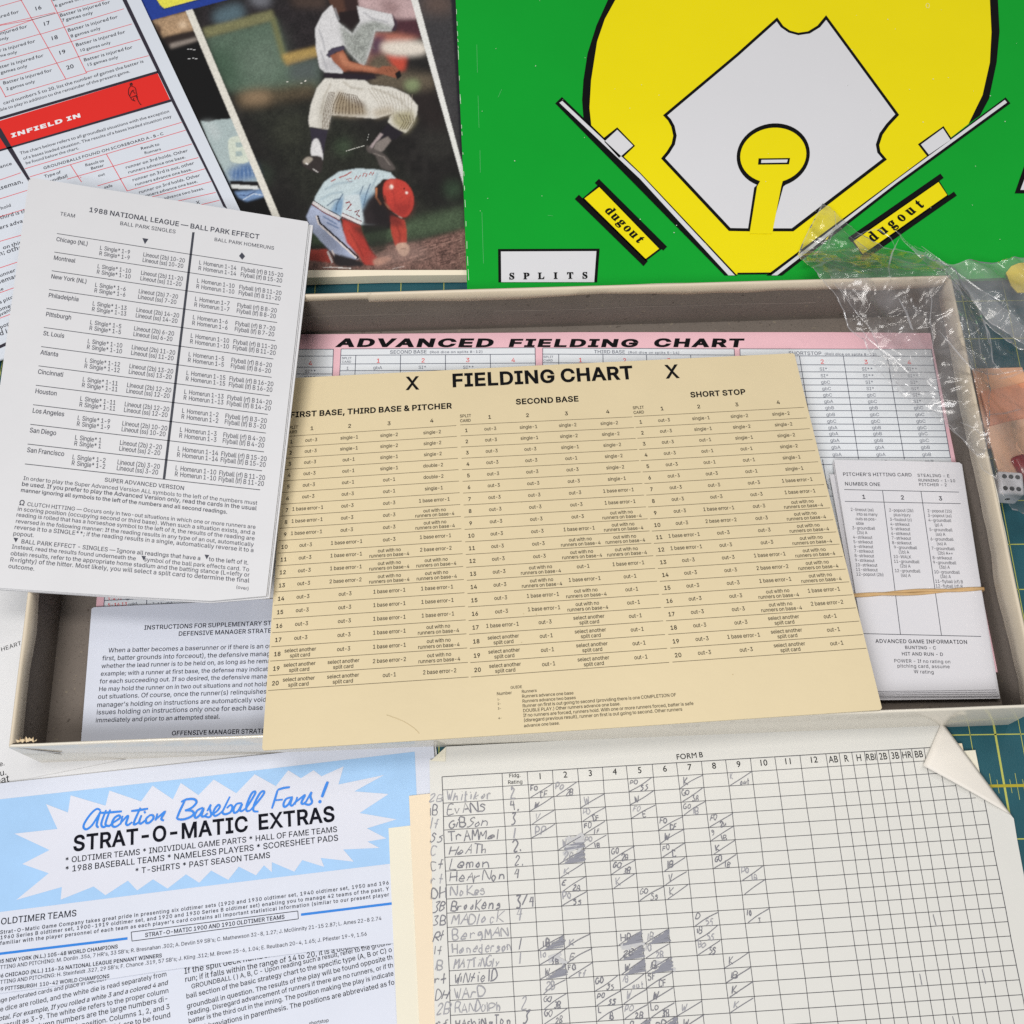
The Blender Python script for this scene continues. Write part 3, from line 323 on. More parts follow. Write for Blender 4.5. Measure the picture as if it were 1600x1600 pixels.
# ================================================================== the surface
def ground_point(x, y, z): return np.array([x, y, z], float)
tb = mesh('table', [(-40, -30, -1), (40, -30, -1), (40, 60, -1), (-40, 60, -1), (-40, -30, -.1), (40, -30, -.1), (40, 60, -.1), (-40, 60, -.1)],
          [(3, 2, 1, 0), (4, 5, 6, 7), (0, 1, 5, 4), (1, 2, 6, 5), (2, 3, 7, 6), (3, 0, 4, 7)], mat('table_top', (120, 105, 90), 0.6, 0.1, 1.0))
tb['kind'] = 'structure'
MATC = mat('mat_rubber', (27, 74, 84), 0.50, 0.16, 1.6, 0.25, 300, spec=0.3)
MATLINE = mat('mat_line', (160, 163, 78), 0.55, 0.10, 3.0)
MATGOLD = mat('mat_gold_line', (150, 138, 30), 0.55, 0.10, 3.0)
cm = thing('cutting_mat', (0, 10, -0.1), 'dark green cutting mat with yellow inch grid under everything', 'cutting mat')
x0, x1, y0, y1 = -22, 20, -8, 32
mesh('rubber_sheet', [(x0, y0, -.1), (x1, y0, -.1), (x1, y1, -.1), (x0, y1, -.1), (x0, y0, 0), (x1, y0, 0), (x1, y1, 0), (x0, y1, 0)],
     [(3, 2, 1, 0), (4, 5, 6, 7), (0, 1, 5, 4), (1, 2, 6, 5), (2, 3, 7, 6), (3, 0, 4, 7)], MATC, cm)
MX, MY = 9.49, 4.40
class Flat:                                    # the mat's own plane, in inches
    root = cm
    def L(s, u, v): return at(u, v, 0.0)[..., :2]
    def Wd(s, p, off=0.0):
        p = np.asarray(p, float); return np.concatenate([p, np.full(p.shape[:-1] + (1,), off)], -1)
fl = Flat()
g1 = Ink(fl, 'grid_lines', MATLINE, 1); g2 = Ink(fl, 'gold_ruler_line', MATGOLD, 2); g3 = Ink(fl, 'ruler_ticks', MATLINE, 1)
V2 = lambda x, y: np.array([x, y], float)
for i in range(-30, 11):
    x = MX + i
    if x0 < x < x1: g1.loc_line(V2(x, y0 + .3), V2(x, y1 - .3), 0.042 if i in (0, -10, -20) else 0.018)
for j in range(-12, 28):
    y = MY + j
    if y0 < y < y1 and j != -1: g1.loc_line(V2(x0 + .3, y), V2(x1 - .3, y), 0.022)
g2.loc_line(V2(x0 + .3, MY - 1), V2(x1 - .3, MY - 1), 0.055)
for i in range(-200, 80):
    x = MX + i / 8
    if i % 8 and x0 < x < x1: g3.loc_line(V2(x, MY - 1 - (.27 if i % 2 == 0 else .14)), V2(x, MY - 1 + (.24 if i % 2 == 0 else .12)), 0.010)
for i in range(-24, 10):
    g3.loc_line(V2(MX + i - .5, MY - .6), V2(MX + i - .5, MY + .7), 0.014)
g1.done(); g2.done(); g3.done()

# ================================================================== the open tray box
CREAM = mat('cream_box_paper', (208, 202, 188), 0.42, 0.03, 1.2, 0.15, 30, spec=0.45)
GLOSSY_CREAM = mat('glossy_box_paper', (204, 198, 185), 0.16, 0.02, 1.2, 0.05, 20, spec=0.6)
LIP = mat('yellowed_lip_paper', (190, 178, 158), 0.5, 0.05, 1.5, 0.3, 20)
CARD = mat('grey_pulp_board', (104, 96, 89), 0.85, 0.08, 2.0, 0.35, 200, spec=0.15, speck=((122, 113, 98), (72, 65, 59)))
HB = 1.6
bx = thing('box_tray', (0, 9, 0), 'open shallow cardboard box tray, cream outside and grey inside, holding the pink chart', 'box')
OUT = [np.array(p, float) for p in ((-9.33, 4.12), (9.78, 4.59), (9.60, 14.06), (-9.62, 13.74))]     # front left, front right, back right, back left
ctr = sum(OUT) / 4
def inset(P, d):
    n = len(P); R = []
    for i in range(n):
        a, b, c = P[i - 1], P[i], P[(i + 1) % n]
        e1 = (b - a) / np.linalg.norm(b - a); e2 = (c - b) / np.linalg.norm(c - b)
        n1 = np.array([-e1[1], e1[0]]); n2 = np.array([-e2[1], e2[0]]); m = (n1 + n2) / (1 + n1 @ n2)
        R.append(b + m * d)
    return R
INN = inset(OUT, 0.066); TH = 0.085
def wall(i, wav):
    """one side of the tray: outer paper, thin rounded rim, grey board inside; the rim wanders a little"""
    j = (i + 1) % 4; N = 48; V = []; F = []; fm = []
    prof = [(0, 0.0, 0), (0, HB - .05, 0), (.2, HB - .008, 0), (.5, HB, 0), (.8, HB - .008, 0), (1, HB - .05, 0), (1, 0.06, 1)]
    for k in range(N + 1):
        t = k / N; o = OUT[i] * (1 - t) + OUT[j] * t; q = INN[i] * (1 - t) + INN[j] * t
        nrm = (q - o) / np.linalg.norm(q - o) if 0 < t < 1 else (q - o) / np.linalg.norm(q - o)
        w = wav * math.sin(t * math.pi) * (mnoise.noise(Vector((t * 5 + i * 9, 1.3, 0))) + .4 * mnoise.noise(Vector((t * 17 + i * 5, 7.3, 0))))
        for a, z, _ in prof:
            p = o * (1 - a) + q * a + nrm * w * (z / HB)
            V.append((p[0], p[1], z))
    n = len(prof)
    for k in range(N):
        for s in range(n - 1):
            a = k * n + s; F.append((a, a + n, a + n + 1, a + 1)); fm.append(1 if s == n - 2 else 0)
    o = mesh('side_wall', V, F, [GLOSSY_CREAM if i == 0 else CREAM, CARD], bx, fm, smooth=True)
    return o
for i, wv in enumerate((0.05, 0.04, 0.05, 0.04)): wall(i, wv)
FLZ = 0.06
mesh('tray_floor', [(*p, 0.0) for p in OUT] + [(*p, FLZ) for p in INN] + [(*p, FLZ) for p in OUT], [(3, 2, 1, 0), (4, 5, 6, 7)], CARD, bx)

def lip(i, depth, seed, amp, parent=bx, t0=0.0, t1=1.0, name='folded_paper_lip', thick=.012):
    """paper turned over the rim and glued to the inside, with an uneven cut edge"""
    j = (i + 1) % 4; N = 90; V = []; F = []
    for k in range(N + 1):
        t = t0 + (t1 - t0) * k / N; o = OUT[i] * (1 - t) + OUT[j] * t; q = INN[i] * (1 - t) + INN[j] * t
        nv = (q - o) / np.linalg.norm(q - o)
        d = depth + amp * (mnoise.noise(Vector((t * 6 + seed, seed, 0))) + .5 * mnoise.noise(Vector((t * 19 + seed, 3, 0))))
        bulge = .02 + .05 * max(0, mnoise.noise(Vector((t * 7 + seed * 3, 9, 0))))
        for a, z in ((.30, HB + .006), (.75, HB + .008), (1.0, HB - .02), (1.0, HB - .5 * d), (1.0, HB - d)):
            off = 0 if a < .9 else thick + bulge * (0.3 if z > HB - .1 else 1.0)
            p = o * (1 - a) + q * a + nv * off
            V.append((p[0], p[1], z))
    for k in range(N):
        for s in range(4):
            a = k * 5 + s; F.append((a, a + 5, a + 6, a + 1))
    o = mesh(name, V, F, LIP, parent, smooth=True); sd = o.modifiers.new('thick', 'SOLIDIFY'); sd.thickness = .010 * U; sd.offset = 0
    return o
lip(1, 0.62, 4.2, .10); lip(2, 0.27, 8.1, .16, t0=0.0, t1=.66); lip(2, 0.15, 2.7, .08, t0=.655, t1=1.0); lip(3, 0.36, 1.7, .10)
# a crease pressed across the back wall
bw = Ink(fl, 'crease', mat('crease_line', (128, 119, 110), 0.9), 0)
bw.V = []; N = 60
P = [INN[2] * (1 - t) + INN[3] * t for t in np.linspace(0.01, .75, N)]
nb = (INN[0] - INN[3]) / np.linalg.norm(INN[0] - INN[3])
V = []; F = []
for k, p in enumerate(P):
    z = 0.78 + .05 * mnoise.noise(Vector((k * .13, 0, 0))); h = .010 + .008 * mnoise.noise(Vector((k * .5, 4, 0)))
    V += [(p[0] + nb[0] * .004, p[1] + nb[1] * .004, z - h), (p[0] + nb[0] * .004, p[1] + nb[1] * .004, z + h)]
for k in range(N - 1): F.append((2 * k, 2 * k + 2, 2 * k + 3, 2 * k + 1))
mesh('pressed_crease', V, F, mat('crease_line', (128, 119, 110), 0.9), bx)
# torn corner, front left
TORN = mat('torn_brown_board', (142, 118, 92), 0.9, 0.2, 20)
rr = random.Random(3); V = []; F = []
for k in range(19):                                  # frayed paper fibres along the broken corner
    x = -9.20 + k * .020; t_ = rr.uniform(.02, .085) * (1.3 if k % 3 == 0 else .7)
    V += [(x, 4.22 + rr.uniform(-.01, .02), HB - .03), (x + rr.uniform(-.02, .02), 4.22 + t_, HB - .02 + rr.uniform(0, .05))]
for k in range(18): F.append((2 * k, 2 * k + 2, 2 * k + 3, 2 * k + 1))
mesh('torn_edge', V, F, mat('torn_paper_fibre', (196, 178, 148), 0.9), bx)
a_, b_ = OUT[0], OUT[1]; e = (b_ - a_) / np.linalg.norm(b_ - a_); nf = np.array([e[1], -e[0]])
V = [(*(a_ + e * .10 + nf * .012), HB - .03), (*(a_ + e * .45 + nf * .03), HB - .30), (*(a_ + e * .78 + nf * .05), HB - .62), (*(a_ + e * .70 + nf * .012), HB - .70), (*(a_ + e * .42 + nf * .012), HB - .42)]
mesh('split_corner', V, [(0, 1, 2, 3, 4)], mat('split_board', (92, 72, 54), 0.9), bx)

# ================================================================== loose white sheets at the left
def paper_sheet(name, label, cat, p3, uvs, thick, m, group=None, paper='paper'):
    c = np.mean([at(u, v, p3[0][2]) for u, v in uvs], 0)
    root = thing(name, (c[0], c[1], min(p[2] for p in p3) - thick), label, cat, group)
    s = Sheet(root, p3); s.outline(paper, uvs, thick, m)
    return s
flat = lambda z: [(400, 1200, z), (1200, 1200, z), (400, 400, z)]
CAP_IN = lambda px, v=1000: px / 80.0

s = paper_sheet('rules_page', 'white page under the left side of the box with only line endings showing', 'paper', flat(.02),
                [(-60, 603), (60, 601), (420, 1000), (520, 1180), (62, 1225), (-60, 1237)], .012, WHITE_PAPER)
k = Ink(s, 'printed_text', BLACK)
k.fit('N HEART', -8, 1021.5, 34, 1007.5, 1, track=14)
for t, u, v, u1, v1 in (('e.', -1, 1198, 8, 1195.5), ('u.', 0, 1213, 11, 1210), ('eat', -7, 1226.5, 15, 1221)): k.fit(t, u, v, u1, v1, 2)
k.done()
s = paper_sheet('blank_page', 'white page edge between the box front and the blue bordered flyer', 'paper', flat(.045),
                [(20, 1222), (268, 1172), (420, 1140), (676, 1130), (690, 1230), (60, 1290)], .012, WHITE_PAPER)

# ================================================================== instruction booklet page (bottom left, two columns)
BLUISH = mat('cool_white_paper', (186, 190, 201), 0.55, 0.03, 0.8, 0.10, 60)
s = paper_sheet('instruction_page', 'white two column instruction page peeking out below the flyer at the bottom left', 'paper', flat(.06),
                [(-60, 1500), (660, 1420), (700, 1660), (-60, 1660)], .012, BLUISH)
k = Ink(s, 'printed_text', BLACK)
LEFT = [('range perforated cards and place in Section', -12, 1569, 166, 1532), ('The dice are rolled, and the white die is read separately from', -12, 1583.5, 261, 1525),
        ('total. For example, If you rolled a white 3 and a colored 4 and', -5, 1596, 262.5, 1538.5),
        ('the result as 3-9. The white die refers to the proper column', -12, 1609.5, 264, 1551),
        ('ber. The column numbers are the large numbers di-', 3, 1619, 263.5, 1563.5), ('vided by their position. Columns 1, 2, and 3', 60, 1620, 266, 1576), ('The columns 4, 5 and 6 are to be found', 75, 1630, 267, 1589)]
RIGHT = [('If the split deck number read in the range is a ho', 288, 1522, 560, 1468), ('run; if it falls within the range of 14 to 20, it is a double play', 289, 1534.6, 585, 1476),
         ('GROUNDBALL ( ) A, B, C - Upon reading such a result, refer to the ground', 299, 1545, 611, 1476), ('ball section of the basic strategy chart to the specific type (A, B or C) o', 291, 1560.5, 613, 1487),
         ('groundball in question. The results of the play will be found opposite th', 292, 1576, 614, 1498.5), ('reading. Disregard advancement of runners if there are no runners, or if th', 293.5, 1587, 615, 1511),
         ('batter is the third out in the inning. The position making the play is indicate', 294.6, 1599, 615.6, 1524), ('abbreviations in parenthesis. The positions are abbreviated as fo', 314, 1609, 617, 1538),
         ('shortstop', 483, 1602, 514, 1596.5)]
for t, a, b, c, d in LEFT: k.fit(t, a, b, c, d, 4 if 'rolled a white' in t else 2, shear=.22 if 'rolled a white' in t else 0)
for t, a, b, c, d in RIGHT: k.fit(t, a, b, c, d, 3)
k.done()

# ================================================================== the blue and white flyer
s = paper_sheet('flyer', 'flyer with jagged white burst on a light blue panel, lower left of the box', 'flyer', flat(.105),
                [(-60, 1230), (0, 1224), (220, 1200), (440, 1176), (676, 1151), (690, 1300), (680, 1466), (611, 1474), (483, 1487), (280, 1513), (174, 1529), (0, 1552), (-60, 1561)], .010, BLUISH)
LBLUE = mat('light_blue_print', (140, 174, 208), 0.55, 0.05, 2.5)
k = Ink(s, 'blue_panel', LBLUE, 1)
k.poly([(-60, 1256), (0, 1249), (300, 1215.5), (648, 1174.5), (651, 1241), (655, 1345), (606, 1350), (300, 1387), (0, 1425), (-60, 1433)]); k.done()
Z = lambda x, y: (x / 2.424, 1150 + y / 2.424)
burst = [(175, 258), (258, 290), (268, 225), (400, 264), (415, 207), (535, 248), (578, 188), (655, 240), (685, 178), (752, 224), (810, 165), (895, 217), (965, 145), (1045, 190), (1092, 130), (1140, 160), (1188, 130), (1218, 153), (1302, 115), (1282, 184), (1455, 148), (1342, 210), (1472, 220), (1362, 292), (1502, 316), (1390, 350), (1464, 388), (1392, 400), (1437, 424), (1300, 430), (1340, 476), (1215, 462), (1228, 496), (1145, 470), (1115, 514), (1030, 478), (1030, 516), (1000, 490), (970, 528), (905, 495), (865, 545), (800, 510), (755, 556), (705, 524), (635, 578), (580, 543), (520, 585), (485, 548), (400, 603), (355, 570), (230, 620), (235, 572), (62, 621), (185, 520), (85, 485), (188, 432), (55, 370), (218, 352)]
k = Ink(s, 'white_burst', mat('flyer_white', (188, 190, 200), 0.55, .02, 1.0), 2); k.poly([Z(*p) for p in burst]); k.done()
k = Ink(s, 'heading_lettering', mat('dark_navy_print', (16, 17, 26), 0.7, spec=.06), 3)
k.fit('STRAT-O-MATIC  EXTRAS', 114, 1330, 525, 1282.5, 13, k_=1.04)
for t, a, b in (('* OLDTIMER TEAMS * INDIVIDUAL GAME PARTS * HALL OF FAME TEAMS', (245, 482), (1279, 363)), ('* 1988 BASEBALL TEAMS * NAMELESS PLAYERS * SCORESHEET PADS', (245, 517), (1283, 396)), ('* T-SHIRTS * PAST SEASON TEAMS', (510, 523), (1025, 461))):
    k.fit(t, *Z(*a), *Z(*b), 4)
k.done()
k = Ink(s, 'script_lettering', mat('bright_blue_print', (28, 112, 196), 0.5), 3)
A1 = lambda p: (120 + p[0] / 7.62, 1210 + p[1] / 7.62); A2 = lambda p: (320 + p[0] / 7.62, 1200 + p[1] / 7.62)
S1 = ["285,430 240,412 170,470 100,570 82,630 118,655 180,610 240,520 285,440", "285,435 250,550 238,610 262,635", "350,425 300,560 298,615 330,628 365,600", "400,420 350,560 348,605 390,615 420,585", "285,460 380,455 540,442",
      "405,600 460,560 515,520 505,490 455,515 422,575 432,620 475,622 530,580", "548,495 520,600", "530,575 600,500 612,512 588,585 612,605 660,570", "760,398 685,565 692,598 745,570", "650,438 760,425 850,410", "772,488 745,565 765,588 815,550", "805,440 820,465",
      "872,488 828,530 830,578 868,575 915,525 905,488 870,488", "962,468 938,552", "945,535 1030,462 1052,450 1008,530 1040,552", "1288,315 1232,430 1192,530", "1245,330 1310,300 1395,297 1428,335 1370,400 1290,432", "1290,432 1370,436 1395,470 1350,512 1262,540 1195,532",
      "1505,398 1440,430 1405,490 1422,520 1470,482 1512,408 1488,488 1512,505 1560,465"]
S2 = ["30,515 75,435 60,480 78,555 50,588 0,575", "75,560 140,520 180,465 165,440 125,480 102,535 122,572 172,550 215,510", "300,342 232,480 212,530 242,552 305,528 330,470 308,442 262,480", "440,420 380,430 345,490 352,535 400,510 448,422 420,500 442,515 485,485",
      "480,500 540,410 603,300 582,284 545,330 498,450 500,512 540,508", "540,508 620,420 708,300 684,280 640,330 588,440 582,512 640,520", "868,265 840,360 800,485", "868,262 940,240 1015,230", "840,386 930,378", "1035,350 970,370 938,430 952,465 1000,430 1042,348 1020,430 1042,450 1080,405",
      "1102,348 1072,438", "1082,408 1170,340 1192,330 1152,410 1172,430 1215,395", "1205,405 1272,290 1258,340 1278,408 1240,440 1188,428"]
for L_, A in ((S1, A1), (S2, A2)):
    for st in L_: k.stroke([A(tuple(float(q) for q in p.split(','))) for p in st.split()], 0.043, taper=.25)
k.stroke([A2((1465, 165)), A2((1430, 255)), A2((1395, 350))], .058, taper=.2); k.disc(*A2((1372, 402)), .034)
k.done()
Z2 = lambda x, y: (x / 2.424, 1350 + y / 2.424)
for p in (((-100, 352), (483, 282)), ((1140, 192), (1530, 144))):
    k = Ink(s, 'blue_rule', mat('mid_blue_print', (36, 112, 190), 0.5, spec=.2), 1); k.line(*Z2(*p[0]), *Z2(*p[1]), .044); k.done()
k = Ink(s, 'printed_text', BLUEBLACK, 1)
bxp = [(497, 258), (1128, 178), (1130, 208), (500, 292)]
for i in range(4): k.line(*Z2(*bxp[i]), *Z2(*bxp[(i + 1) % 4]), .012)
k.fit('STRAT-O-MATIC 1900 AND 1910 OLDTIMER TEAMS', *Z2(549, 277), *Z2(1079, 207), 8)
k.fit('OLDTIMER TEAMS', *Z2(2, 230), *Z2(291, 197), 5)
for t, a, b, bo, tr in (('Strat-O-Matic Game Company takes great pride in presenting six oldtimer sets (1920 and 1930 oldtimer set, 1940 oldtimer set, 1950 and 196', (0, 266), (1474, 77), 7, 40),
    ('1960 Series B oldtimer set, 1900-1919 oldtimer set, and 1920 and 1930 Series B oldtimer set) enabling you to manage 42 teams of the past. Y', (0, 286), (1474, 100), 7, 40),
    ("familiar with the player personnel of each team as each player's card contains all important statistical information (similar to our present player ", (0, 307), (1480, 121), 7, 40),
    ('05 NEW YORK (N.L.) 105-48 WORLD CHAMPIONS', (-8, 377), (447, 319), 9, 0),
    ("TTING AND PITCHING: M. Donlin .356, 7 HR's, 33 SB's; R. Bresnahan .302; A. Devlin 59 SB's; C. Mathewson 32-8, 1.27; J. McGinnity 21-15 2.87; L. Ames 22-8 2.74", (0, 399), (1446, 212), 2, 0),
    ('06 CHICAGO (N.L.) 116-36 NATIONAL LEAGUE PENNANT WINNERS', (-10, 432), (614, 353), 9, 0),
    ("TTING AND PITCHING: H. Steinfeldt .327, 29 SB's; F. Chance .319, 57 SB's; J. Kling .312; M. Brown 25-6, 1.04; E. Reulbach 20-4, 1.65; J. Pfiester 19-9, 1.56", (0, 455), (1391, 271), 2, 0),
    ('09 PITTSBURGH  110-42 WORLD CHAMPIONS', (-10, 483), (415, 431), 7, 0)):
    k.fit(t, *Z2(*a), *Z2(*b), bo, track=tr)
k.done()

# ================================================================== score sheets
SCORE = mat('score_paper', (192, 191, 186), 0.6, 0.02, 0.8, 0.12, 50)
AGED = mat('aged_cream_paper', (205, 190, 166), 0.6, 0.03, 0.8, 0.12, 50)
AGED2 = mat('pale_cream_paper', (202, 197, 180), 0.6, 0.03, 0.8, 0.12, 50)
s3 = paper_sheet('score_sheet', 'cream score sheet at the bottom of the pile, sticking out farthest to the left', 'score sheet', flat(.115), [(607, 1294), (640, 1290), (900, 1270), (1480, 1175), (1524, 1172), (1532, 1212), (1640, 1660), (623, 1660)], .014, AGED2, 'score sheets in the pile in front of the box')
False and s3.outline('paper_corner', [(1400, 1182), (1510, 1172.5), (1522, 1172), (1533, 1212), (1534, 1260), (1440, 1260)], .013, AGED)
s2 = paper_sheet('score_sheet', 'tan edged score sheet between the pencilled top sheet and the bottom sheet of the pile', 'score sheet', flat(.14), [(639, 1243.5), (672, 1240), (1400, 1165), (1503, 1161.5), (1506, 1175), (1600, 1660), (658, 1660)], .014, AGED, 'score sheets in the pile in front of the box')
s = paper_sheet('score_sheet', 'top score sheet with pencilled names, marked FORM B, one corner folded over', 'score sheet', flat(.175),
                [(671, 1187), (675, 1187), (697, 1166.5), (900, 1156), (1200, 1140), (1471, 1128), (1560, 1247), (1580, 1274), (1584, 1279), (1589, 1310), (1599, 1363), (1625, 1500), (1655, 1660), (683, 1660), (679, 1580), (672, 1239)], .016, SCORE, 'score sheets in the pile in front of the box')
f, g = homog([(690.6, 1213.8), (1521, 1164), (1592.5, 1531), (704, 1586.6)])
NR = 17
def G(a, r): return f(a, r / NR)
topx = [690.6, 784.4, 823.8, 863, 902.5, 941, 978.8, 1018.8, 1057.3, 1095.5, 1134, 1172, 1210.9, 1249.4, 1290.6, 1310.6, 1331, 1350, 1369, 1387.6, 1406.5, 1424, 1443.6, 1463, 1482, 1501.5, 1521]
cols = [g(x, 1213.8 - .06 * (x - 690.6))[0] for x in topx]
k = Ink(s, 'ruled_grid', mat('grid_print', (70, 70, 74), 0.5))
for i, a in enumerate(cols):
    r0 = 0
    if i > 22: r0 = [2.2, 2.9, 3.5, 4.2][min(i - 23, 3)]      # the fold hides the upper ends
    for r in np.arange(r0, 21, 2.0):
        wob = .0005 * math.sin(i * 3 + r)
        k.line(*G(a + wob, r), *G(a + .0005 * math.sin(i * 3 + r + 2), min(r + 2, 21.0)), .013 if i not in (0, 26) else .016)
for r in range(0, 21):
    amax = 1.0
    if r == 0: amax = cols[22] + .012
    if r in (1, 2, 3): amax = [0, .905, .93, .953][r]
    if r == 4: amax = .985
    k.line(*G(0, r), *G(amax, r), .012 if r else .015)
k.done()
k = Ink(s, 'printed_headings', BLACK)
k.fit('FORM B', 1057, 1187, 1099, 1183, 5, font='round', track=14)
dr = k.dirpx(*G(0, .8), *G(.5, .8)); 
for n_ in range(12):
    a = (cols[n_ + 2] + cols[n_ + 3]) / 2; k.mid(str(n_ + 1), *G(a, .62), dr, .085, 4, font='round')
for t, i in (('AB', 14), ('R', 15), ('H', 16), ('RBI', 17), ('2B', 18), ('3B', 19), ('HR', 20), ('BB', 21)):
    a = (cols[i] + cols[i + 1]) / 2; k.mid(t, *G(a, .70), dr, .095, 3, font='round', kx=.8)
a = (cols[1] + cols[2]) / 2; k.mid('Fldg.', *G(a, .36), dr, .07, 4); k.mid('Rating', *G(a, .86), dr, .07, 4)
k.done()
# handwriting: every letter a few strokes on a 10 x 10 grid (A is ten)
HW = {'A': '00 5A A0|24 84', 'B': '00 0A 6A 88 65 05|65 92 60 00', 'C': '99 6A 1A 05 10 60 91', 'D': '00 0A 6A A5 60 00', 'E': '90 00 0A 9A|05 75', 'F': '00 0A 9A|05 75', 'G': '99 5A 05 20 80 A4 64', 'H': '00 0A|A0 AA|05 A5', 'I': '50 5A', 'K': '00 0A|9A 04 A0', 'L': '0A 00 90', 'M': '00 1A 54 9A A0', 'N': '00 0A A0 AA', 'O': '5A 18 05 12 50 92 A5 98 5A', 'P': '00 0A 7A 97 64 04', 'R': '00 0A 7A 97 65 05|45 A0', 'S': '99 6A 28 66 94 61 20 01', 'T': '0A AA|5A 50', 'V': '0A 40 AA', 'W': '0A 30 57 70 AA',
      'a': '76 36 13 30 73|77 60 90', 'd': '75 25 02 40 72|8A 70', 'e': '13 83 66 35 02 20 71', 'f': '79 4A 30|05 75', 'g': '76 26 14 33 75 70 3Z', 'h': '0A 00|03 46 74 70', 'i': '46 40|48 49', 'k': '0A 00|66 03 70', 'l': '3A 20', 'm': '06 00|04 26 44 40|44 66 84 80', 'n': '06 00|04 36 74 70', 'o': '46 13 30 63 46', 'r': '06 00|04 36 75', 's': '65 36 14 53 61 30 00', 't': '3A 30 60|06 76', 'y': '06 33|76 10', 'c': '75 36 13 30 71', 'u': '06 02 30 62|66 70', 'v': '06 30 76',
      '0': '5A 15 50 95 5A', '1': '4A 50', '2': '18 3A 7A 97 10 A0', '3': '1A 9A 56 83 60 10', '4': '4A 05 95|7A 70', '5': '9A 2A 16 66 92 50 10', '/': '00 9A', '.': '50 51', ',': '50 41'}
H10 = lambda c: {'A': 10, 'Z': -3}.get(c) if c in 'AZ' else int(c)
PENCIL = mat('pencil_graphite', (102, 102, 110), 0.5, spec=.3); DARKP = mat('heavy_pencil', (118, 119, 128), 0.45, spec=.4)
pn1 = Ink(s, 'pencil_writing', PENCIL, 2); pn2 = Ink(s, 'faint_pencil_writing', mat('faint_pencil', (136, 136, 142), 0.5, spec=.3), 2); pn = pn1; SM = Ink(s, 'pencil_smudges', mat('graphite_smudge', (170, 170, 171), 0.6), 1); pd = Ink(s, 'pencil_shading', DARKP, 2)
hr = random.Random(21)
def hand(t, a, r, h, w=.62, lw=.013):
    """handwrite t with its left foot at column fraction a, row r; h in rows"""
    q = k.px(*G(a, r)); ux = k.px(*G(a + .02, r)) - q; ux /= np.linalg.norm(ux); uy = k.px(*G(a, r - .5)) - q; ulen = np.linalg.norm(uy) * 2; uy /= np.linalg.norm(uy)
    x = 0.0; S_ = h * ulen; jt = hr.uniform(.05, .10); base_sl = hr.uniform(0, .30); ink_ = pn1 if hr.random() < .62 else pn2
    for ch in t:
        if ch == ' ': x += S_ * .5; continue
        sl = base_sl + hr.uniform(-.14, .16); sc_ = hr.uniform(.78, 1.15); dy = hr.uniform(-.1, .1) * S_; cw = S_ * w * (.35 if ch in 'Ii1l.,' else 1) * hr.uniform(.9, 1.1)
        for st in HW.get(ch, '00 AA').split('|'):
            pts = []
            for p in st.split():
                px, py = H10(p[0]) / 10, H10(p[1]) / 10
                X = x + cw * px + sl * py * S_ + hr.uniform(-jt, jt) * S_; Y = dy + py * S_ * sc_ + hr.uniform(-jt, jt) * S_
                pts.append(q + ux * X + uy * Y)
            if len(pts) == 1: pts.append(pts[0] + uy * .02)
            ink_.stroke(pts, lw * hr.uniform(1.0, 1.75), loc=True, smooth=len(pts) > 3)
        x += cw + S_ * hr.uniform(.08, .26)
names = [('2B', 'Whitiker', '2'), ('1B', 'EvANS', '4.'), ('lf', 'GiBSon', '3'), ('SS', 'TrAMMel', '1'), ('C', 'HeATh', '2.'), ('Cf', 'Lemon', '2.'), ('rf', 'HeArNon', '4'), ('DH', 'NoKes', ''), ('3B', 'BrooKens', '3/4'), ('3B', 'MADlocK', '4'), ('Rf', 'BergMAN', ''), ('lf', 'Henederson', '1'), ('1B', 'MATTiNGly', '1'), ('rf', 'WiNfielD', ''), ('DH', 'WArD', ''), ('2B', 'RANDolPh', '2'), ('rf', 'WAshiNgTon', '3'), ('SS', 'SANTANA', '2')]
for i, (po, nm, rt) in enumerate(names):
    r = i + 1
    hand(po, -.026, r + .86, .66, .62, .012); hand(nm, .008, r + .86, .66 if len(nm) < 9 else .6, .74 if len(nm) < 8 else .56)
    if rt: hand(rt, cols[1] + .012, r + .84, .74, .5, .015)
cells = {0: {1: 'FO/CF', 2: 'PO/2B', 5: 'PO/SS', 7: 'K', 9: 'K/out'}, 1: {1: 'W', 3: 'W', 5: 'W', 7: 'GO/3B'}, 2: {1: 'V', 3: 'PO/CF', 5: 'FO/E', 7: 'GO/1B'}, 3: {1: 'PP', 3: 'FO/lf', 6: 'FO/CF', 8: 'FO/2u'}, 4: {2: 'W#', 3: 'PO/1B', 6: 'W', 8: 'g/1B'}, 5: {2: '2B#', 4: 'GO/2B', 6: 'FO/C', 8: 'K'}, 6: {2: 'K', 4: 'GO/3B', 6: '1B', 8: 'GO/1B'}, 7: {2: 'E/2B', 4: 'K', 6: 'V', 9: 'PO/1B'}, 8: {2: 'PO/SS', 5: 'GO/SS', 6: 'K', 9: '/'}, 9: {}, 10: {9: '10/3', 7: 'D/55'}, 11: {1: '1B#', 2: 'K', 4: 'HR#', 5: '1B#', 7: '1B/55'}, 12: {1: '10/3B', 2: 'E', 4: '2B#', 5: '1O/2B', 7: 'BO/SS'},
         13: {1: 'W#', 2: 'FO/rf', 4: 'W#', 5: '1B#', 8: 'K'}, 14: {1: '2B', 3: 'GO/SS', 4: '1B/out', 5: 'SF/CF', 8: '1B'}, 15: {1: 'GO/3B', 3: 'PO/SS', 4: 'W', 5: 'W', 8: 'K'}, 16: {1: 'GO/2B', 3: 'L/1B', 4: 'PO/2B', 5: 'LO/3B', 6: 'W', 8: 'K'}, 17: {1: 'K', 4: 'B#', 5: '2B#', 6: 'W'}}
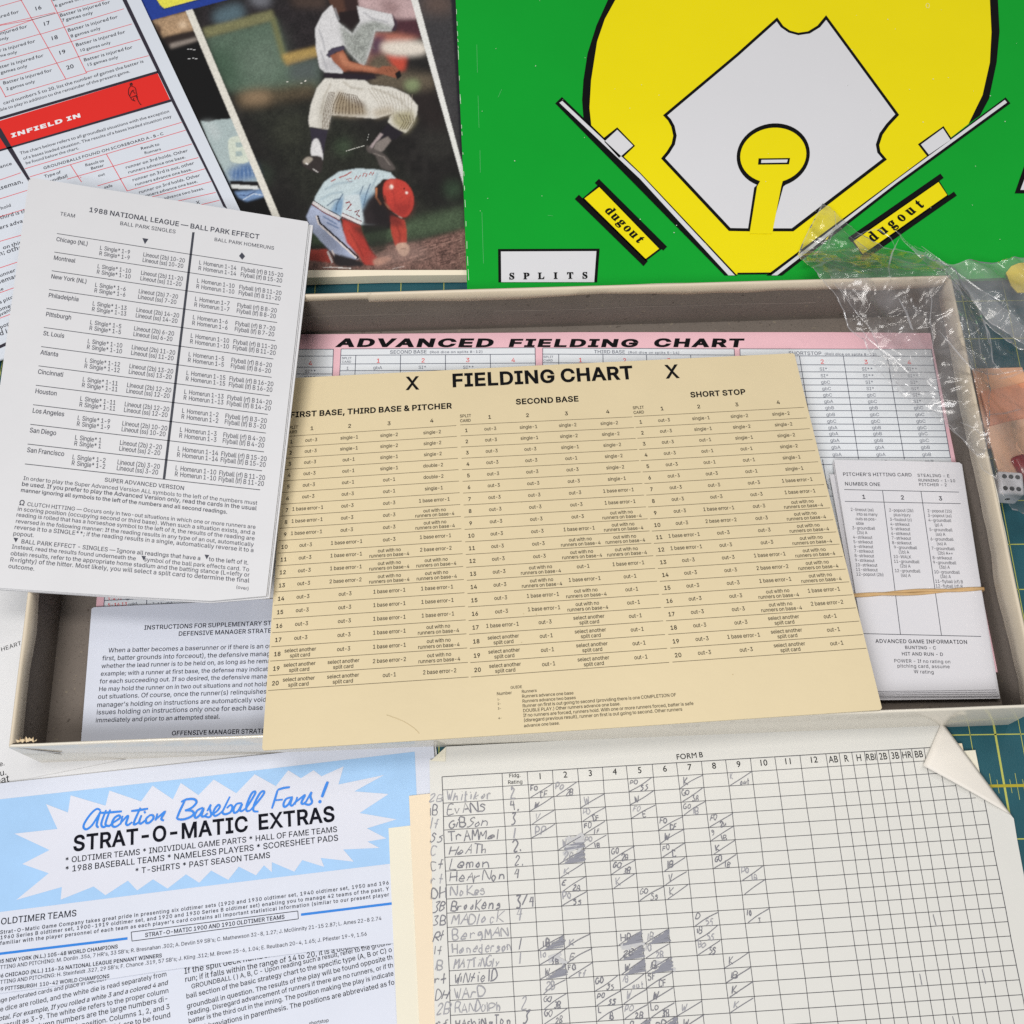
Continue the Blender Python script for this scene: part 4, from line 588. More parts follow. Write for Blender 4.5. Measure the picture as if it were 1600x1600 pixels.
for r_, row in cells.items():
    for c_, t in row.items():
        r = r_ + 1; a0, a1 = cols[c_ + 1], cols[c_ + 2]; da = a1 - a0; j = lambda q: hr.uniform(-q, q)
        pn.stroke([k.px(*G(a0 + da * (.05 + j(.05)), r + .97)), k.px(*G(a0 + da * .5, r + .5 + j(.05))), k.px(*G(a1 - da * (.02 + j(.06)), r + .05 + j(.06)))], .014, loc=True)
        sh = t.endswith('#'); t = t.rstrip('#')
        if sh:
            for q in range(14):
                y = .10 + q * .06
                pd.stroke([k.px(*G(a0 + da * (.98 - y * .85 + j(.08)), r + y + .1)), k.px(*G(a0 + da * (1.0 + j(.06)), r + y - .05 + j(.05)))], .022 * hr.uniform(.5, 1.3), loc=True)
        if '/' in t and len(t) > 1:
            u, d = t.split('/'); hand(u, a0 + da * .08, r + .48, .40, .58, .012); hand(d, a0 + da * .46, r + .96, .40, .55, .012)
        elif t != '/': hand(t, a0 + da * .18, r + .72, .50, .6, .013)
for (u, v, u1, v1) in ((1457.5, 1429, 1462, 1446), (1436.5, 1522, 1440, 1539), (1534, 1515, 1539.5, 1537), (1488, 1588, 1492, 1602)): pn.stroke([k.px(u, v), k.px(u1, v1)], .014, loc=True)
for (u, v, a_, b_2) in ((1033, 1512, 26, 9), (985, 1478, 16, 8), (885, 1330, 18, 8), (870, 1500, 14, 8), (893, 1312, 14, 7)):
    for q in range(7): SM.stroke([k.px(u + hr.uniform(-a_, a_), v + hr.uniform(-b_2, b_2)), k.px(u + hr.uniform(-a_, a_) + 8, v + hr.uniform(-b_2, b_2) - 3)], .05, loc=True)
SM.done(); pn1.done(); pn2.done(); pd.done()
# folded corner: paper turned over, a little lifted
tip, top, low = (1439, 1198), (1471, 1128), (1580, 1274)
T0, T1, T2 = [np.append(k.px(*p), 0) for p in (tip, top, low)]
N = 14; V = []; F = []; idx = {}
for i in range(N + 1):
    for jx in range(N + 1 - i):
        a = i / N; b = jx / N; c = 1 - a - b
        p = T0 * a + T1 * b + T2 * c; h = .022 + .10 * (a ** 1.3) + .05 * math.sin(a * math.pi) * (1 - .4 * b)
        idx[i, jx] = len(V); V.append(s.Wd(p[:2], h if a > 0 else .012))
for i in range(N):
    for jx in range(N - i):
        F.append((idx[i, jx], idx[i + 1, jx], idx[i, jx + 1]))
        if jx < N - i - 1: F.append((idx[i + 1, jx], idx[i + 1, jx + 1], idx[i, jx + 1]))
o = mesh('folded_corner', V, F, mat('fold_back_paper', (206, 201, 193), 0.6, 0.02, .8, 0.1, 40), s.root, smooth=True)
sd = o.modifiers.new('thick', 'SOLIDIFY'); sd.thickness = .012 * U; sd.offset = 0
s.outline('small_folded_corner', [(673, 1189), (697, 1167), (696, 1190)], .012, AGED2).location.z += .014 * U

# ================================================================== inside the box
PINK = mat('pink_chart_paper', (210, 168, 176), 0.5, 0.02, 1.0, 0.08, 50)
CHARTW = mat('chart_white_print', (200, 204, 208), 0.5)
s = paper_sheet('pink_chart', 'pink bordered ADVANCED FIELDING CHART lying on the floor of the box under everything', 'chart', flat(.14),
                [(184, 521), (470, 522.5), (900, 519), (1300, 519), (1477, 520.5), (1561.5, 1050), (900, 1056), (141, 1062)], .05, PINK)
k = Ink(s, 'white_tables', CHARTW, 1)
k.poly([(200, 548), (521, 546), (500, 900), (166, 905)]); k.poly([(533, 545.5), (836, 543.5), (850, 900), (520, 900)]); k.poly([(848, 544), (1147, 545), (1190, 900), (850, 900)])
k.poly([(1156, 545), (1455, 546), (1545, 1049), (1200, 1049)]); k.poly([(164, 929), (420, 925), (420, 945), (163, 950)])
k.done()
k = Ink(s, 'black_heading', BLACK, 1)
for t, a, b in (('ADVANCED', 526, 772), ('FIELDING', 794, 998), ('CHART', 1021, 1163)):
    k.fit(t, a, 541.5, b, 541.8, 26, k_=.50 if t != 'CHART' else .53, track=26, shear=.12)
k.done()
GL = mat('chart_line_print', (84, 88, 100), 0.5)
k = Ink(s, 'ruled_lines', GL, 2); lw = .016
for seg in ((300, 546, 521, 546), (300, 556.6, 520, 556.6), (300, 574, 519.5, 574), (300, 584.5, 519, 584.5), (521, 546, 519, 600), (455, 556.6, 452, 620),
            (533, 545.5, 836, 543.5), (533, 555.5, 836, 553.5), (533, 569, 836, 567.5), (531, 579.5, 836, 578.5), (533, 545.5, 530, 600), (836, 543.5, 837, 600), (556, 555.4, 554, 600), (626, 555, 625, 600), (696, 554.6, 696, 600), (766, 554.2, 767, 600),
            (848, 544, 1147, 545.5), (848, 553.5, 1147, 555), (848, 567, 1147, 568.5), (848, 544, 848, 600), (1147, 545, 1150, 600), (873, 553.6, 873, 600), (942, 554, 943, 600), (1010, 554.3, 1012, 600), (1079, 554.6, 1082, 600),
            (1156, 545.3, 1455, 546), (1156, 556, 1457, 557), (1156, 545.3, 1160, 640), (1455, 546, 1485, 716)):
    k.line(*seg, lw)
VL = [((1180, 556), (1206, 718)), ((1249, 556.3), (1275, 718)), ((1317.5, 556.6), (1341.5, 718)), ((1386, 557), (1413, 718))]
for a, b in VL: k.line(*a, *b, lw)
ys = [570.5, 581.5, 592, 602, 612, 622, 632, 642, 652.5, 663, 673, 682.5, 693, 703.8, 715]
for y in ys:
    xr = 1455 + (y - 546) * 30 / 170; k.line(1165, y - .6, xr, y + .4, lw)
for seg in ((1270, 726, 1300, 726), (1280, 775.5, 1305, 775.3), (1300, 825, 1310, 825.5), (1285, 718, 1340, 1040), (164, 929, 162, 950), (163, 938.5, 300, 932), (230, 925, 229, 950)): k.line(*seg, lw)
k.done()
dx = k.dirpx(1249, 570, 1386, 570.5)
kb = Ink(s, 'table_text', GL, 2); kr = Ink(s, 'red_figures', RED, 2)
kb.fit('SECOND BASE', 609, 553, 667, 552.3, 4); kb.fit('(Roll dice on splits 8-12)', 671, 552.3, 754.5, 551.5, 6, k_=.9, track=20)
kb.fit('THIRD BASE', 928, 552.3, 977, 552.6, 4); kb.fit('(Roll dice on splits 5-14)', 981, 552.6, 1062, 553.3, 6, k_=.9, track=20)
kb.fit('SHORTSTOP', 1232, 554.6, 1284, 555, 4); kb.fit('(Roll dice on splits 8-12)', 1288, 555, 1370, 556, 6, k_=.9, track=20)
for x, y in ((534, 561.5), (849, 559.5), (1158, 562)): kb.mid('SPLIT', x, y, dx, .055, 5, just=0); kb.mid('CARD', x, y + 5.6, dx, .055, 5, just=0)
for t, x, y in (('1', 591, 567), ('2', 661, 566.5), ('3', 731, 566), ('4', 802, 566), ('4', 485, 571), ('1', 907, 566), ('2', 976, 566.5), ('3', 1045, 566.5), ('4', 1113, 567), ('2', 1285, 568.5), ('3', 1353.5, 569), ('4', 1421, 569.5), ('1', 1214, 568.5)): kr.mid(t, x, y, dx, .105, 3)
for t, x, y in (('gbA', 590, 577), ('SI*', 660, 576.5), ('SI**', 732, 576.5), ('SI**', 485, 582.5), ('SI**', 484, 592.5), ('1', 543, 578)): kb.mid(t, x, y, dx, .078, 1)
cx = lambda i, y: (VL[i][0][0] + VL[i + 1][0][0]) / 2 + (y - 556) * (25.5 / 162) if i < 3 else (1386 + 1456) / 2 + (y - 556) * (28 / 162)
C2 = 'SI* SI* gbC gbC gbC gbA gbB gbB gbC gbA gbA gbA gbA gbA'.split(); C3 = 'SI** SI** SI* SI* gbC gbC gbB gbC gbC gbB gbB gbB gbA gbA'.split(); C4 = 'SI** SI** SI* SI* SI* SI* gbC gbC gbC gbC gbC gbC gbB gbB'.split(); C1 = ['gbA'] * 14
for i, C in ((0, C1), (1, C2), (2, C3), (3, C4)):
    for r, t in enumerate(C): y = ys[r + 1] - 2.2; kb.mid(t, cx(i, y), y, dx, .078, 1.5)
kb.mid('E(1)', 1291, 763.5, dx, .1, 1); kb.mid('A', 1303, 819, dx, .09, 1); kb.mid('gbB', 1452, 724, dx, .078, 1); kb.mid('gbB', 1380, 724, dx, .078, 1)
kr.fit('3-4,11', 168, 938.5, 191, 937, 4); kb.fit('-gbA', 192, 937, 212, 936, 3); kr.fit('5-16,13', 168, 948, 199, 946, 4); kb.fit('=gbA', 200, 946, 215, 945, 3); kb.fit('7-17-gbA', 237, 946, 270, 944.5, 3)
kb.done(); kr.done()

s = paper_sheet('manager_instructions', 'bluish white instructions sheet in the front left of the box, partly under the beige chart', 'instruction sheet', flat(.24),
                [(143, 951), (147, 948.8), (300, 942), (430, 935.5), (640, 926), (640, 1151), (420, 1158), (126, 1166)], .07, BLUISH)
k = Ink(s, 'printed_text', BLUEBLACK, 1)
k.fit('INSTRUCTIONS FOR SUPPLEMENTARY STEAL', 225, 984, 442, 976, 7); k.fit('DEFENSIVE MANAGER STRATEGY', 278.5, 993.5, 438, 988, 7); k.fit('OFFENSIVE MANAGER STRATEGY', 268, 1149, 428, 1145, 9)
for t, a, b, c, d in (('When a batter becomes a baserunner or if there is an out', 169, 1019.6, 429, 1012.6), ('first, batter grounds into forceout), the defensive manager', 159.5, 1032, 432, 1024.6), ('whether the lead runner is to be held on, as long as he remains', 158, 1044, 436, 1035.5),
                      ('example; with a runner at first base, the defense may indicate', 157, 1056, 424, 1048.3), ('for each succeeding out. If so desired, the defensive manager', 155.4, 1068, 432, 1059.5), ('He may hold the runner on in two out situations and not hold', 154, 1080, 417, 1072), ('out situations. Of course, once the runner(s) relinquishes', 152.6, 1092, 416.6, 1083.7),
                      ("manager's holding on instructions are automatically void.", 151, 1105, 419, 1096.3), ('issues holding on instructions only once for each base', 150.4, 1116.5, 411, 1109), ('immediately and prior to an attempted steal.', 149, 1128.8, 344, 1123)):
    k.fit(t, a, b, c, d, 3)
k.done()
s = paper_sheet('folded_leaflet', 'thin white sheet edge lying on the pink chart just below the ball park card', 'paper', flat(.165), [(287, 942.5), (330, 935), (425, 900), (640, 890), (640, 945), (430, 937), (290, 944)], .012, WHITE_PAPER)

# the banded pile of cards
CARDW = mat('card_stock', (192, 191, 195), 0.5, 0.012, 1.2, 0.06, 50); CARDE = mat('card_edge', (190, 172, 152), 0.7, 0.12, 30)
zc = .30
low_out = [[(1299.5, 741), (1500, 744), (1563, 1091.5), (1368, 1094)], [(1296, 741), (1497, 742), (1561, 1088.5), (1362, 1090)], [(1301, 724), (1501, 727), (1562, 1087), (1366, 1088)], [(1301.5, 722), (1502, 728), (1560, 1084), (1364, 1085.5)], [(1303, 720), (1503, 725), (1558.5, 1081), (1363, 1082.5)]]
for i, uv in enumerate(low_out):
    paper_sheet('game_card', 'plain white card in the banded pile, under the top hitting card', 'card', flat(zc), uv, .026, CARDW, 'cards in the banded pile')
    SC.objects[-1].data.materials.append(CARDE) if False else None
    zc += .036
s = paper_sheet('game_card', "top card of the banded pile, printed PITCHER'S HITTING CARD with three columns", 'card', flat(zc), [(1303, 718.5), (1400, 720), (1499, 722.5), (1502, 725), (1557, 1077.5), (1460, 1079), (1362, 1080)], .026, CARDW, 'cards in the banded pile')
CZ = zc
s.stand(1471, 993, 1439, 768)
k = Ink(s, 'printed_lines', GREY_LINE, 1)
for seg in ((1319, 765, 1498, 769), (1320, 783.5, 1501, 787), (1379, 767, 1407, 991.5), (1439, 768, 1471, 993), (1345, 990, 1533, 994.5)): k.line(*seg, .013)
k.done()
k = Ink(s, 'printed_text', BLUEBLACK, 1)
for t, a, b, c, d, bo in (("PITCHER'S HITTING CARD", 1317, 743.5, 1425, 744.5, 4), ('STEALING - E', 1433.5, 745, 1484, 746, 3), ('RUNNING - 1-10', 1435, 752.5, 1493, 753.5, 3), ('PITCHER - 2', 1436, 759.3, 1480, 760, 3), ('NUMBER ONE', 1320, 758.5, 1376, 759.5, 4),
                          ('ADVANCED GAME INFORMATION', 1368, 1004.5, 1512, 1006, 6), ('BUNTING - C', 1414, 1014, 1463, 1014.8, 5), ('HIT AND RUN - D', 1409, 1024, 1474, 1025, 5), ('POWER - If no rating on', 1397, 1035, 1485.5, 1036.5, 1), ('pitching card, assume', 1402, 1043, 1484.5, 1044.3, 1), ('W rating', 1428, 1052, 1459.5, 1052.8, 1)):
    k.fit(t, a, b, c, d, bo, track=14)
dc = k.dirpx(1319, 765, 1498, 769)
for t, x, y in (('1', 1350, 779.5), ('2', 1410.5, 780.5), ('3', 1470, 782)): k.mid(t, x, y, dc, .092, 8)
def column(rows, x, y, dxp, dyp):
    for i, t in enumerate(rows):
        ind = len(t) - len(t.lstrip()); k.mid(t.strip(), x + dxp * i + ind * 2.2, y + dyp * i, dc, .068, 0, just=0, kx=.84, track=-10)
column(['2-lineout (ss)', '    into as many', '   outs as pos-', '   sible', '3-groundball', '   (2b) A'] + ['%d-strikeout' % i for i in range(4, 12)] + ['12-popout (2b)'], 1329, 798.3, .62, 7.22)
column(['2-popout (2b)', '   plus injury', '3-foulout (c)', '4-strikeout', '5-strikeout', '6-strikeout', '7-strikeout', '8-strikeout', ' 9-groundball', '    (1b) A', '10-WALK', '11-groundball', '    (2b) A', '12-groundball', '    (ss) A'], 1389, 799.3, .68, 7.28)
column(['2-popout (1b)', '3-popout (ss)', '4-groundball', '    (p) A', '5-groundball', '    (ss) A', '6-groundball', '    (ss) A', '7-groundball', '    (2b) A++', '8-strikeout', '9-groundball', '    (3b) A', '10-groundball', '    (3b) A', '11-flyball (cf) B', '12-flyball (rf) B'], 1449, 800.3, .80, 7.35)
k.done()
RUB = mat('rubber_band_tan', (180, 148, 104), 0.55, 0.12, 8.0)
rbt = thing('rubber_band', tuple(at(1450, 922, CZ)), 'tan rubber band stretched across the pile of hitting cards', 'rubber band')
V = []; F = []; N = 60
for strand in (0, 1):
    b0 = len(V)
    for i in range(N + 1):
        t = i / N; u = 1312 + (1536.5 - 1312) * t; v = 931.5 - 12.0 * t + math.sin(t * 9 + strand * 3.1) * 1.7 + (strand - .5) * 1.6
        z = CZ + .02 + .012 * math.cos(t * 9 + strand * 3.1)
        c = at(u, v, z)
        if i == N: c = at(u + .8, v, z - .05)
        for q in range(8):
            a = q * math.pi / 4; V.append(c + np.array([0, math.cos(a) * .033, math.sin(a) * .018]))
    for i in range(N):
        for q in range(8): F.append((b0 + i * 8 + q, b0 + i * 8 + (q + 1) % 8, b0 + (i + 1) * 8 + (q + 1) % 8, b0 + (i + 1) * 8 + q))
mesh('band_strands', V, F, RUB, rbt, smooth=True)
V = []; F = []
p0 = at(1537, 919.5, CZ + .03)
for i in range(6):
    z = CZ + .03 - i * .05
    V += [(p0[0] + .015, p0[1] - .035, z), (p0[0] + .015, p0[1] + .035, z)]
for i in range(5): F.append((2 * i, 2 * i + 1, 2 * i + 3, 2 * i + 2))
mesh('band_side', V, F, RUB, rbt)

# ================================================================== the beige fielding chart across the box
BEIGE = mat('beige_card', (196, 181, 147), 0.5, 0.045, 0.6, 0.10, 60)
s = paper_sheet('fielding_chart', 'large beige card printed FIELDING CHART, tilted across the box onto its near rim', 'chart', [(410, 1172, HB + .07), (1377, 1108, HB + .07), (846, 572, .86)],
                [(452, 591), (850, 570.5), (1239, 552), (1241.5, 554), (1310, 832), (1378, 1106), (1376, 1109), (900, 1141), (412, 1172.5), (409.5, 1169)], .030, BEIGE)
s.stand(893, 1140, 848, 571)
k = Ink(s, 'black_heading', BLACK, 1)
k.fit('FIELDING CHART', 706, 604.5, 991.5, 591.5, 17, k_=1.02); k.fit('X', 634.5, 609, 655.5, 608, 13, k_=1.1); k.fit('X', 1041, 591, 1062.5, 590, 13, k_=1.1)
k.fit('FIRST BASE, THIRD BASE & PITCHER', 453, 652.5, 706.5, 638, 16); k.fit('SECOND BASE', 806, 632, 905, 627, 16); k.fit('SHORT STOP', 1079, 621, 1166, 616, 16)
k.done()
BR = mat('brown_black_print', (34, 29, 24), 0.7, spec=.06)
o3, s1_, s2_, o1, d2 = 'out-3', 'single-1', 'single-2', 'out-1', 'double-2'; e1, e2, ow, sa = '1 base error-1', '2 base error-2', 'out with no/runners on base-4', 'select another/split card'
B1 = [[o3, s1_, s2_, s2_], [o3, s1_, s2_, s2_], [o3, o1, s1_, s2_], [o3, o1, s1_, d2], [o3, o1, o1, d2], [o3, o3, o1, s1_], [e1, o3, o3, e1], [e1, o3, o3, ow], [e1, o3, o3, ow], [o3, e1, o3, e1], [o3, e1, ow, e2], [o3, e1, ow, ow], [o3, e2, ow, ow], [o3, o3, e1, e1], [o3, o3, e1, e1], [o3, o3, e1, e1], [o3, o3, e1, ow], [sa, o3, e1, ow], [sa, sa, e2, ow], [sa, sa, o1, e2]]
B2 = [[o3, s1_, s2_, s2_], [o3, s1_, s2_, s2_], [o3, o3, s1_, s2_], [o3, o3, o1, s2_], [o3, o3, o3, s2_], [o3, o3, o3, s1_], [o3, o3, o3, e1], [o3, o3, o3, e1], [o3, o3, o3, ow], [o3, o3, e1, ow], [o3, o3, ow, ow], [o3, o3, ow, ow], [o3, ow, o1, e1], [o3, ow, e1, o1], [o3, e1, ow, o1], [o3, e1, ow, o1], [e1, o3, sa, o1], [sa, o1, sa, o1], [sa, o1, sa, o1], [sa, o1, sa, o1]]
B3 = [[o3, s1_, s2_, s2_], [o3, s1_, s2_, s2_], [o3, o1, s1_, s2_], [o3, o1, o1, s2_], [o3, o1, o1, s1_], [o3, o3, o1, s1_], [o3, o3, o3, e1], [o3, o3, o3, e1], [o3, e1, o3, ow], [o3, e2, o3, ow], [e1, o3, o3, ow], [e1, o3, o3, ow], [o3, o3, e1, ow], [o3, o3, e2, ow], [o3, o3, e1, ow], [o3, o3, ow, e1], [o3, o3, ow, e2], [o3, o3, sa, o1], [o3, e1, sa, o1], [o3, o3, sa, o1]]
for crn, B, ca in (([(447, 682), (713, 665), (732, 1058), (419, 1079)], B1, (.15, .372, .605, .857)), ([(719, 664), (988, 651.5), (1045.6, 1035), (736, 1058)], B2, (.171, .39, .617, .86)), ([(990.6, 651), (1256.5, 636.5), (1353.5, 1013), (1050.7, 1034.6)], B3, (.17, .385, .61, .855))):
    f, g = homog(crn); kt = Ink(s, 'table_text', BR, 1); kl = Ink(s, 'ruled_lines', mat('brown_line_print', (84, 73, 54), 0.6), 1)
    kt.lean(*f(.5, 1), *f(.5, 0))
    for r in range(21): kl.line(*f(0, r / 20), *f(1.0, r / 20), .0105)
    for c in range(4):
        d = kt.dirpx(*f(ca[c], -.01), *f(ca[c] + .1, -.01)); kt.mid(str(c + 1), *f(ca[c], -.022), d, .088, 8)
    kt.mid('SPLIT', *f(.0, -.034), d, .072, 6, just=0, kx=.82); kt.mid('CARD', *f(.0, -.012), d, .072, 6, just=0, kx=.82)
    for r, row in enumerate(B):
        d = kt.dirpx(*f(.1, (r + 1) / 20), *f(.9, (r + 1) / 20))
        kt.mid(str(r + 1), *f(.034, (r + .68) / 20), d, .083, 9, kx=.9)
        for c, t in enumerate(row):
            if '/' in t:
                p, q = t.split('/'); kt.mid(p, *f(ca[c], (r + .47) / 20), d, .076, 4, kx=.88, track=-6); kt.mid(q, *f(ca[c], (r + .84) / 20), d, .076, 4, kx=.88, track=-6)
            else: kt.mid(t, *f(ca[c], (r + .62) / 20), d, .081, 4, kx=.84, track=-6)
    kt.done(); kl.done()
kt = Ink(s, 'guide_text', BR, 1)
for t, a, b, c, d in (('GUIDE', 797.5, 1076.5, 816, 1075), ('Number', 776, 1086.5, 800, 1084.5), ('1-', 777, 1094.5, 782, 1094), ('2-', 777.3, 1101.5, 783, 1101), ('3-', 777.6, 1109, 783.5, 1108.5), ('4-', 778.5, 1124, 784.5, 1123.5), ('Runners', 815, 1083, 839, 1081), ('Runners advance one base', 815.3, 1090.5, 896.5, 1085), ('Runners advance two bases', 816, 1098, 900, 1092.3),
                      ('Runner on first is out going to second (providing there is one COMPLETION OF', 816.3, 1105.5, 1057, 1088), ('DOUBLE PLAY.) Other runners advance one base.', 817, 1113, 970, 1102), ('If no runners are forced, runners hold. With one or more runners forced, batter is safe', 817.5, 1120.5, 1084, 1101.5), ('(disregard previous result), runner on first is out going to second. Other runners', 818, 1128, 1066.5, 1110.5), ('advance one base.', 818.5, 1136.5, 875, 1132)):
    kt.fit(t, a, b, c, d, 3, k_=1.05, track=-8)
kt.done()
k = Ink(s, 'scuff_marks', mat('scuff_grey', (176, 160, 124), 0.6), 1); k.stroke([(604, 1117), (628, 1126), (646, 1137), (655, 1146)], .012)
for u, v in ((815, 785), (818, 959), (815, 1004), (1145, 1054), (838, 960)): k.disc(u, v, .012)
k.done()

# ================================================================== picture cover, red chart, green board at the back
# ---- the magazine-style cover: a printed colour photograph (ink values on a fine grid of the paper)
gu0, gv0, gu1, gv1 = 196, -14, 736, 436
UU, VV = np.meshgrid(np.arange(gu0, gu1 + 1, 1.0), np.arange(gv0, gv1 + 1, 1.0))
IMG = np.zeros(UU.shape + (3,)); IMG[:] = lin((38, 35, 33))
def blur(M, s):
    if s <= 0.05: return M
    r = int(3 * s + 1); kx = np.exp(-.5 * (np.arange(-r, r + 1) / s) ** 2); kx /= kx.sum()
    P = np.pad(M, ((r, r), (r, r)), mode='edge')
    P = sum(kx[i] * P[:, i:i + M.shape[1]] for i in range(2 * r + 1))
    return sum(kx[i] * P[i:i + M.shape[0], :] for i in range(2 * r + 1))
def inside(pts):
    m = np.zeros(UU.shape, bool); n = len(pts)
    for i in range(n):
        (xa, ya), (xb, yb) = pts[i - 1], pts[i]
        if ya == yb: continue
        c = ((ya > VV) != (yb > VV)) & (UU < (xb - xa) * (VV - ya) / (yb - ya) + xa); m ^= c
    return m.astype(float)
def soft(pts):
    """round a coarse outline"""
    P = np.array(pts, float); Q = []; n = len(P)
    for i in range(n):
        p0, p1, p2, p3 = P[i - 1], P[i], P[(i + 1) % n], P[(i + 2) % n]
        for t in (0, .34, .67): Q.append(.5 * (2 * p1 + (p2 - p0) * t + (2 * p0 - 5 * p1 + 4 * p2 - p3) * t * t + (3 * p1 - p0 - 3 * p2 + p3) * t ** 3))
    return [tuple(q) for q in Q]
PA = lambda P: [(230 + x / 3.137, y / 3.137) for x, y in P]
def val_noise(scale, seed):
    r = np.random.default_rng(seed); h, w = UU.shape; g = r.random((int(h / scale) + 3, int(w / scale) + 3))
    y = np.arange(h) / scale; x = np.arange(w) / scale; yi = y.astype(int); xi = x.astype(int); fy = (y - yi)[:, None]; fx = (x - xi)[None]
    fy = fy * fy * (3 - 2 * fy); fx = fx * fx * (3 - 2 * fx)
    a = g[yi][:, xi]; b = g[yi][:, xi + 1]; c = g[yi + 1][:, xi]; d = g[yi + 1][:, xi + 1]
    return (a * (1 - fx) + b * fx) * (1 - fy) + (c * (1 - fx) + d * fx) * fy
N1, N2, N3 = val_noise(30, 1), val_noise(9, 2), val_noise(2.2, 3); N4 = RNG.random(UU.shape)
def paint(pts, rgb, b=.7, rnd=False, op=1.0, tex=0.0, raw=False):
    global IMG
    p = pts if raw else PA(pts)
    m = blur(inside(soft(p) if rnd else p), b) * op
    col = lin(rgb)[None, None] * np.ones_like(IMG)
    if tex: col = col * (1 + tex * (N2 * .4 + N3 * .4 + N4 * .2 - .5) * 2)[..., None]
    IMG = IMG * (1 - m[..., None]) + col * m[..., None]
def streak(pts, rgb, w, b=.6, op=1.0, raw=False):
    P = np.array(pts if raw else PA(pts), float); D = np.gradient(P, axis=0); D /= np.linalg.norm(D, axis=1)[:, None] + 1e-9
    E_ = np.stack([-D[:, 1], D[:, 0]], 1) * w / 2
    paint([tuple(q) for q in np.concatenate([P - E_, (P + E_)[::-1]])], rgb, b, op=op, raw=True)
# background of the action picture
IMG *= (0.55 + .9 * N1 * N2 + .25 * N4)[..., None]
paint([(450, 480), (900, 480), (1560, 1200), (900, 1200)], (50, 54, 42), 14, op=.5, tex=.6)
for x, y, r, c in ((960, 720, 40, (66, 84, 60)), (1500, 930, 45, (58, 82, 58)), (560, 860, 60, (50, 60, 48)), (1420, 700, 90, (52, 50, 46)), (700, 640, 80, (56, 58, 46))):
    paint([(x + r * math.cos(a), y + r * math.sin(a)) for a in np.linspace(0, 6.28, 12)], c, 7, op=.8, tex=.3)
paint([(240, 0), (900, 0), (880, 230), (660, 290), (620, 90), (270, 150)], (44, 38, 40), 5, tex=.5)
paint([(330, 60), (450, 20), (470, 90), (350, 120)], (88, 112, 122), 6, rnd=True); paint([(500, -20), (600, -20), (590, 30), (520, 20)], (120, 122, 130), 6, rnd=True)
paint([(700, -10), (880, -10), (870, 40), (720, 30)], (84, 66, 56), 6)
paint([(285, 180), (625, 90), (690, 320), (840, 290), (840, 430), (480, 470), (400, 440)], (90, 112, 94), 5, tex=.18)
paint([(430, 300), (640, 150), (680, 360), (560, 440)], (112, 130, 114), 14, op=.6, tex=.1); paint([(270, 260), (400, 230), (460, 420), (390, 440)], (58, 88, 66), 12, op=.8)
paint([(272, 140), (612, 50), (628, 96), (288, 186)], (128, 126, 84), 2.5, tex=.15)
paint([(602, 90), (628, 88), (692, 310), (662, 305)], (118, 120, 76), 2.5)
paint([(660, 268), (842, 226), (846, 274), (684, 322)], (176, 146, 74), 2.5, tex=.1)
paint([(690, 320), (840, 280), (840, 400), (700, 400)], (86, 92, 94), 6, op=.8); paint([(430, 455), (830, 400), (830, 470), (450, 530)], (92, 78, 56), 7, op=.9, tex=.2)
paint([(470, 460), (590, 450), (590, 500), (480, 505)], (150, 124, 92), 7, rnd=True)
# far player behind
paint([(1005, -10), (1300, -10), (1335, 95), (1230, 120), (1140, 60), (1020, 38)], (196, 166, 166), 2.5, tex=.08); paint([(1140, -10), (1240, 20), (1230, 80), (1160, 60)], (120, 84, 84), 6, op=.6)
paint([(1205, 90), (1340, 95), (1352, 190), (1230, 170)], (84, 46, 56), 3, tex=.1)
paint([(1080, 150), (1240, 165), (1335, 185), (1270, 220), (1120, 280), (1070, 330)], (184, 108, 88), 4); paint([(1090, 180), (1170, 170), (1150, 270), (1085, 290)], (92, 62, 84), 5)
paint([(1080, 280), (1180, 260), (1250, 350), (1420, 370), (1400, 450), (1090, 430)], (104, 92, 74), 6, tex=.2)
paint([(1165, 262), (1275, 268), (1262, 345), (1225, 350)], (200, 72, 46), 3)
paint([(1150, 215), (1220, 200), (1352, 208), (1362, 262), (1250, 276), (1160, 256)], (222, 212, 198), 4, rnd=True)
paint([(1265, 400), (1320, 390), (1335, 430), (1300, 455), (1268, 435)], (134, 148, 104), 4, rnd=True)
paint([(1250, 470), (1420, 430), (1480, 640), (1380, 640)], (48, 38, 36), 8, op=.7)
# ground
paint([(1240, 1090), (1560, 1010), (1570, 1120), (1290, 1170), (800, 1200), (790, 1130)], (74, 92, 66), 6, tex=.3)
paint([(780, 1230), (1060, 1220), (1320, 1190), (1570, 1120), (1580, 1330), (780, 1330)], (124, 92, 82), 3, tex=.75)
for i in range(60):
    x = 1080 + 480 * RNG.random(); y = 1180 + 130 * RNG.random() + (1300 - x) * .05; l = 20 + 40 * RNG.random()
    streak([(x, y), (x + l, y - l * .3)], (70, 48, 44) if i % 3 else (168, 130, 116), 1.2, .5, op=.8)
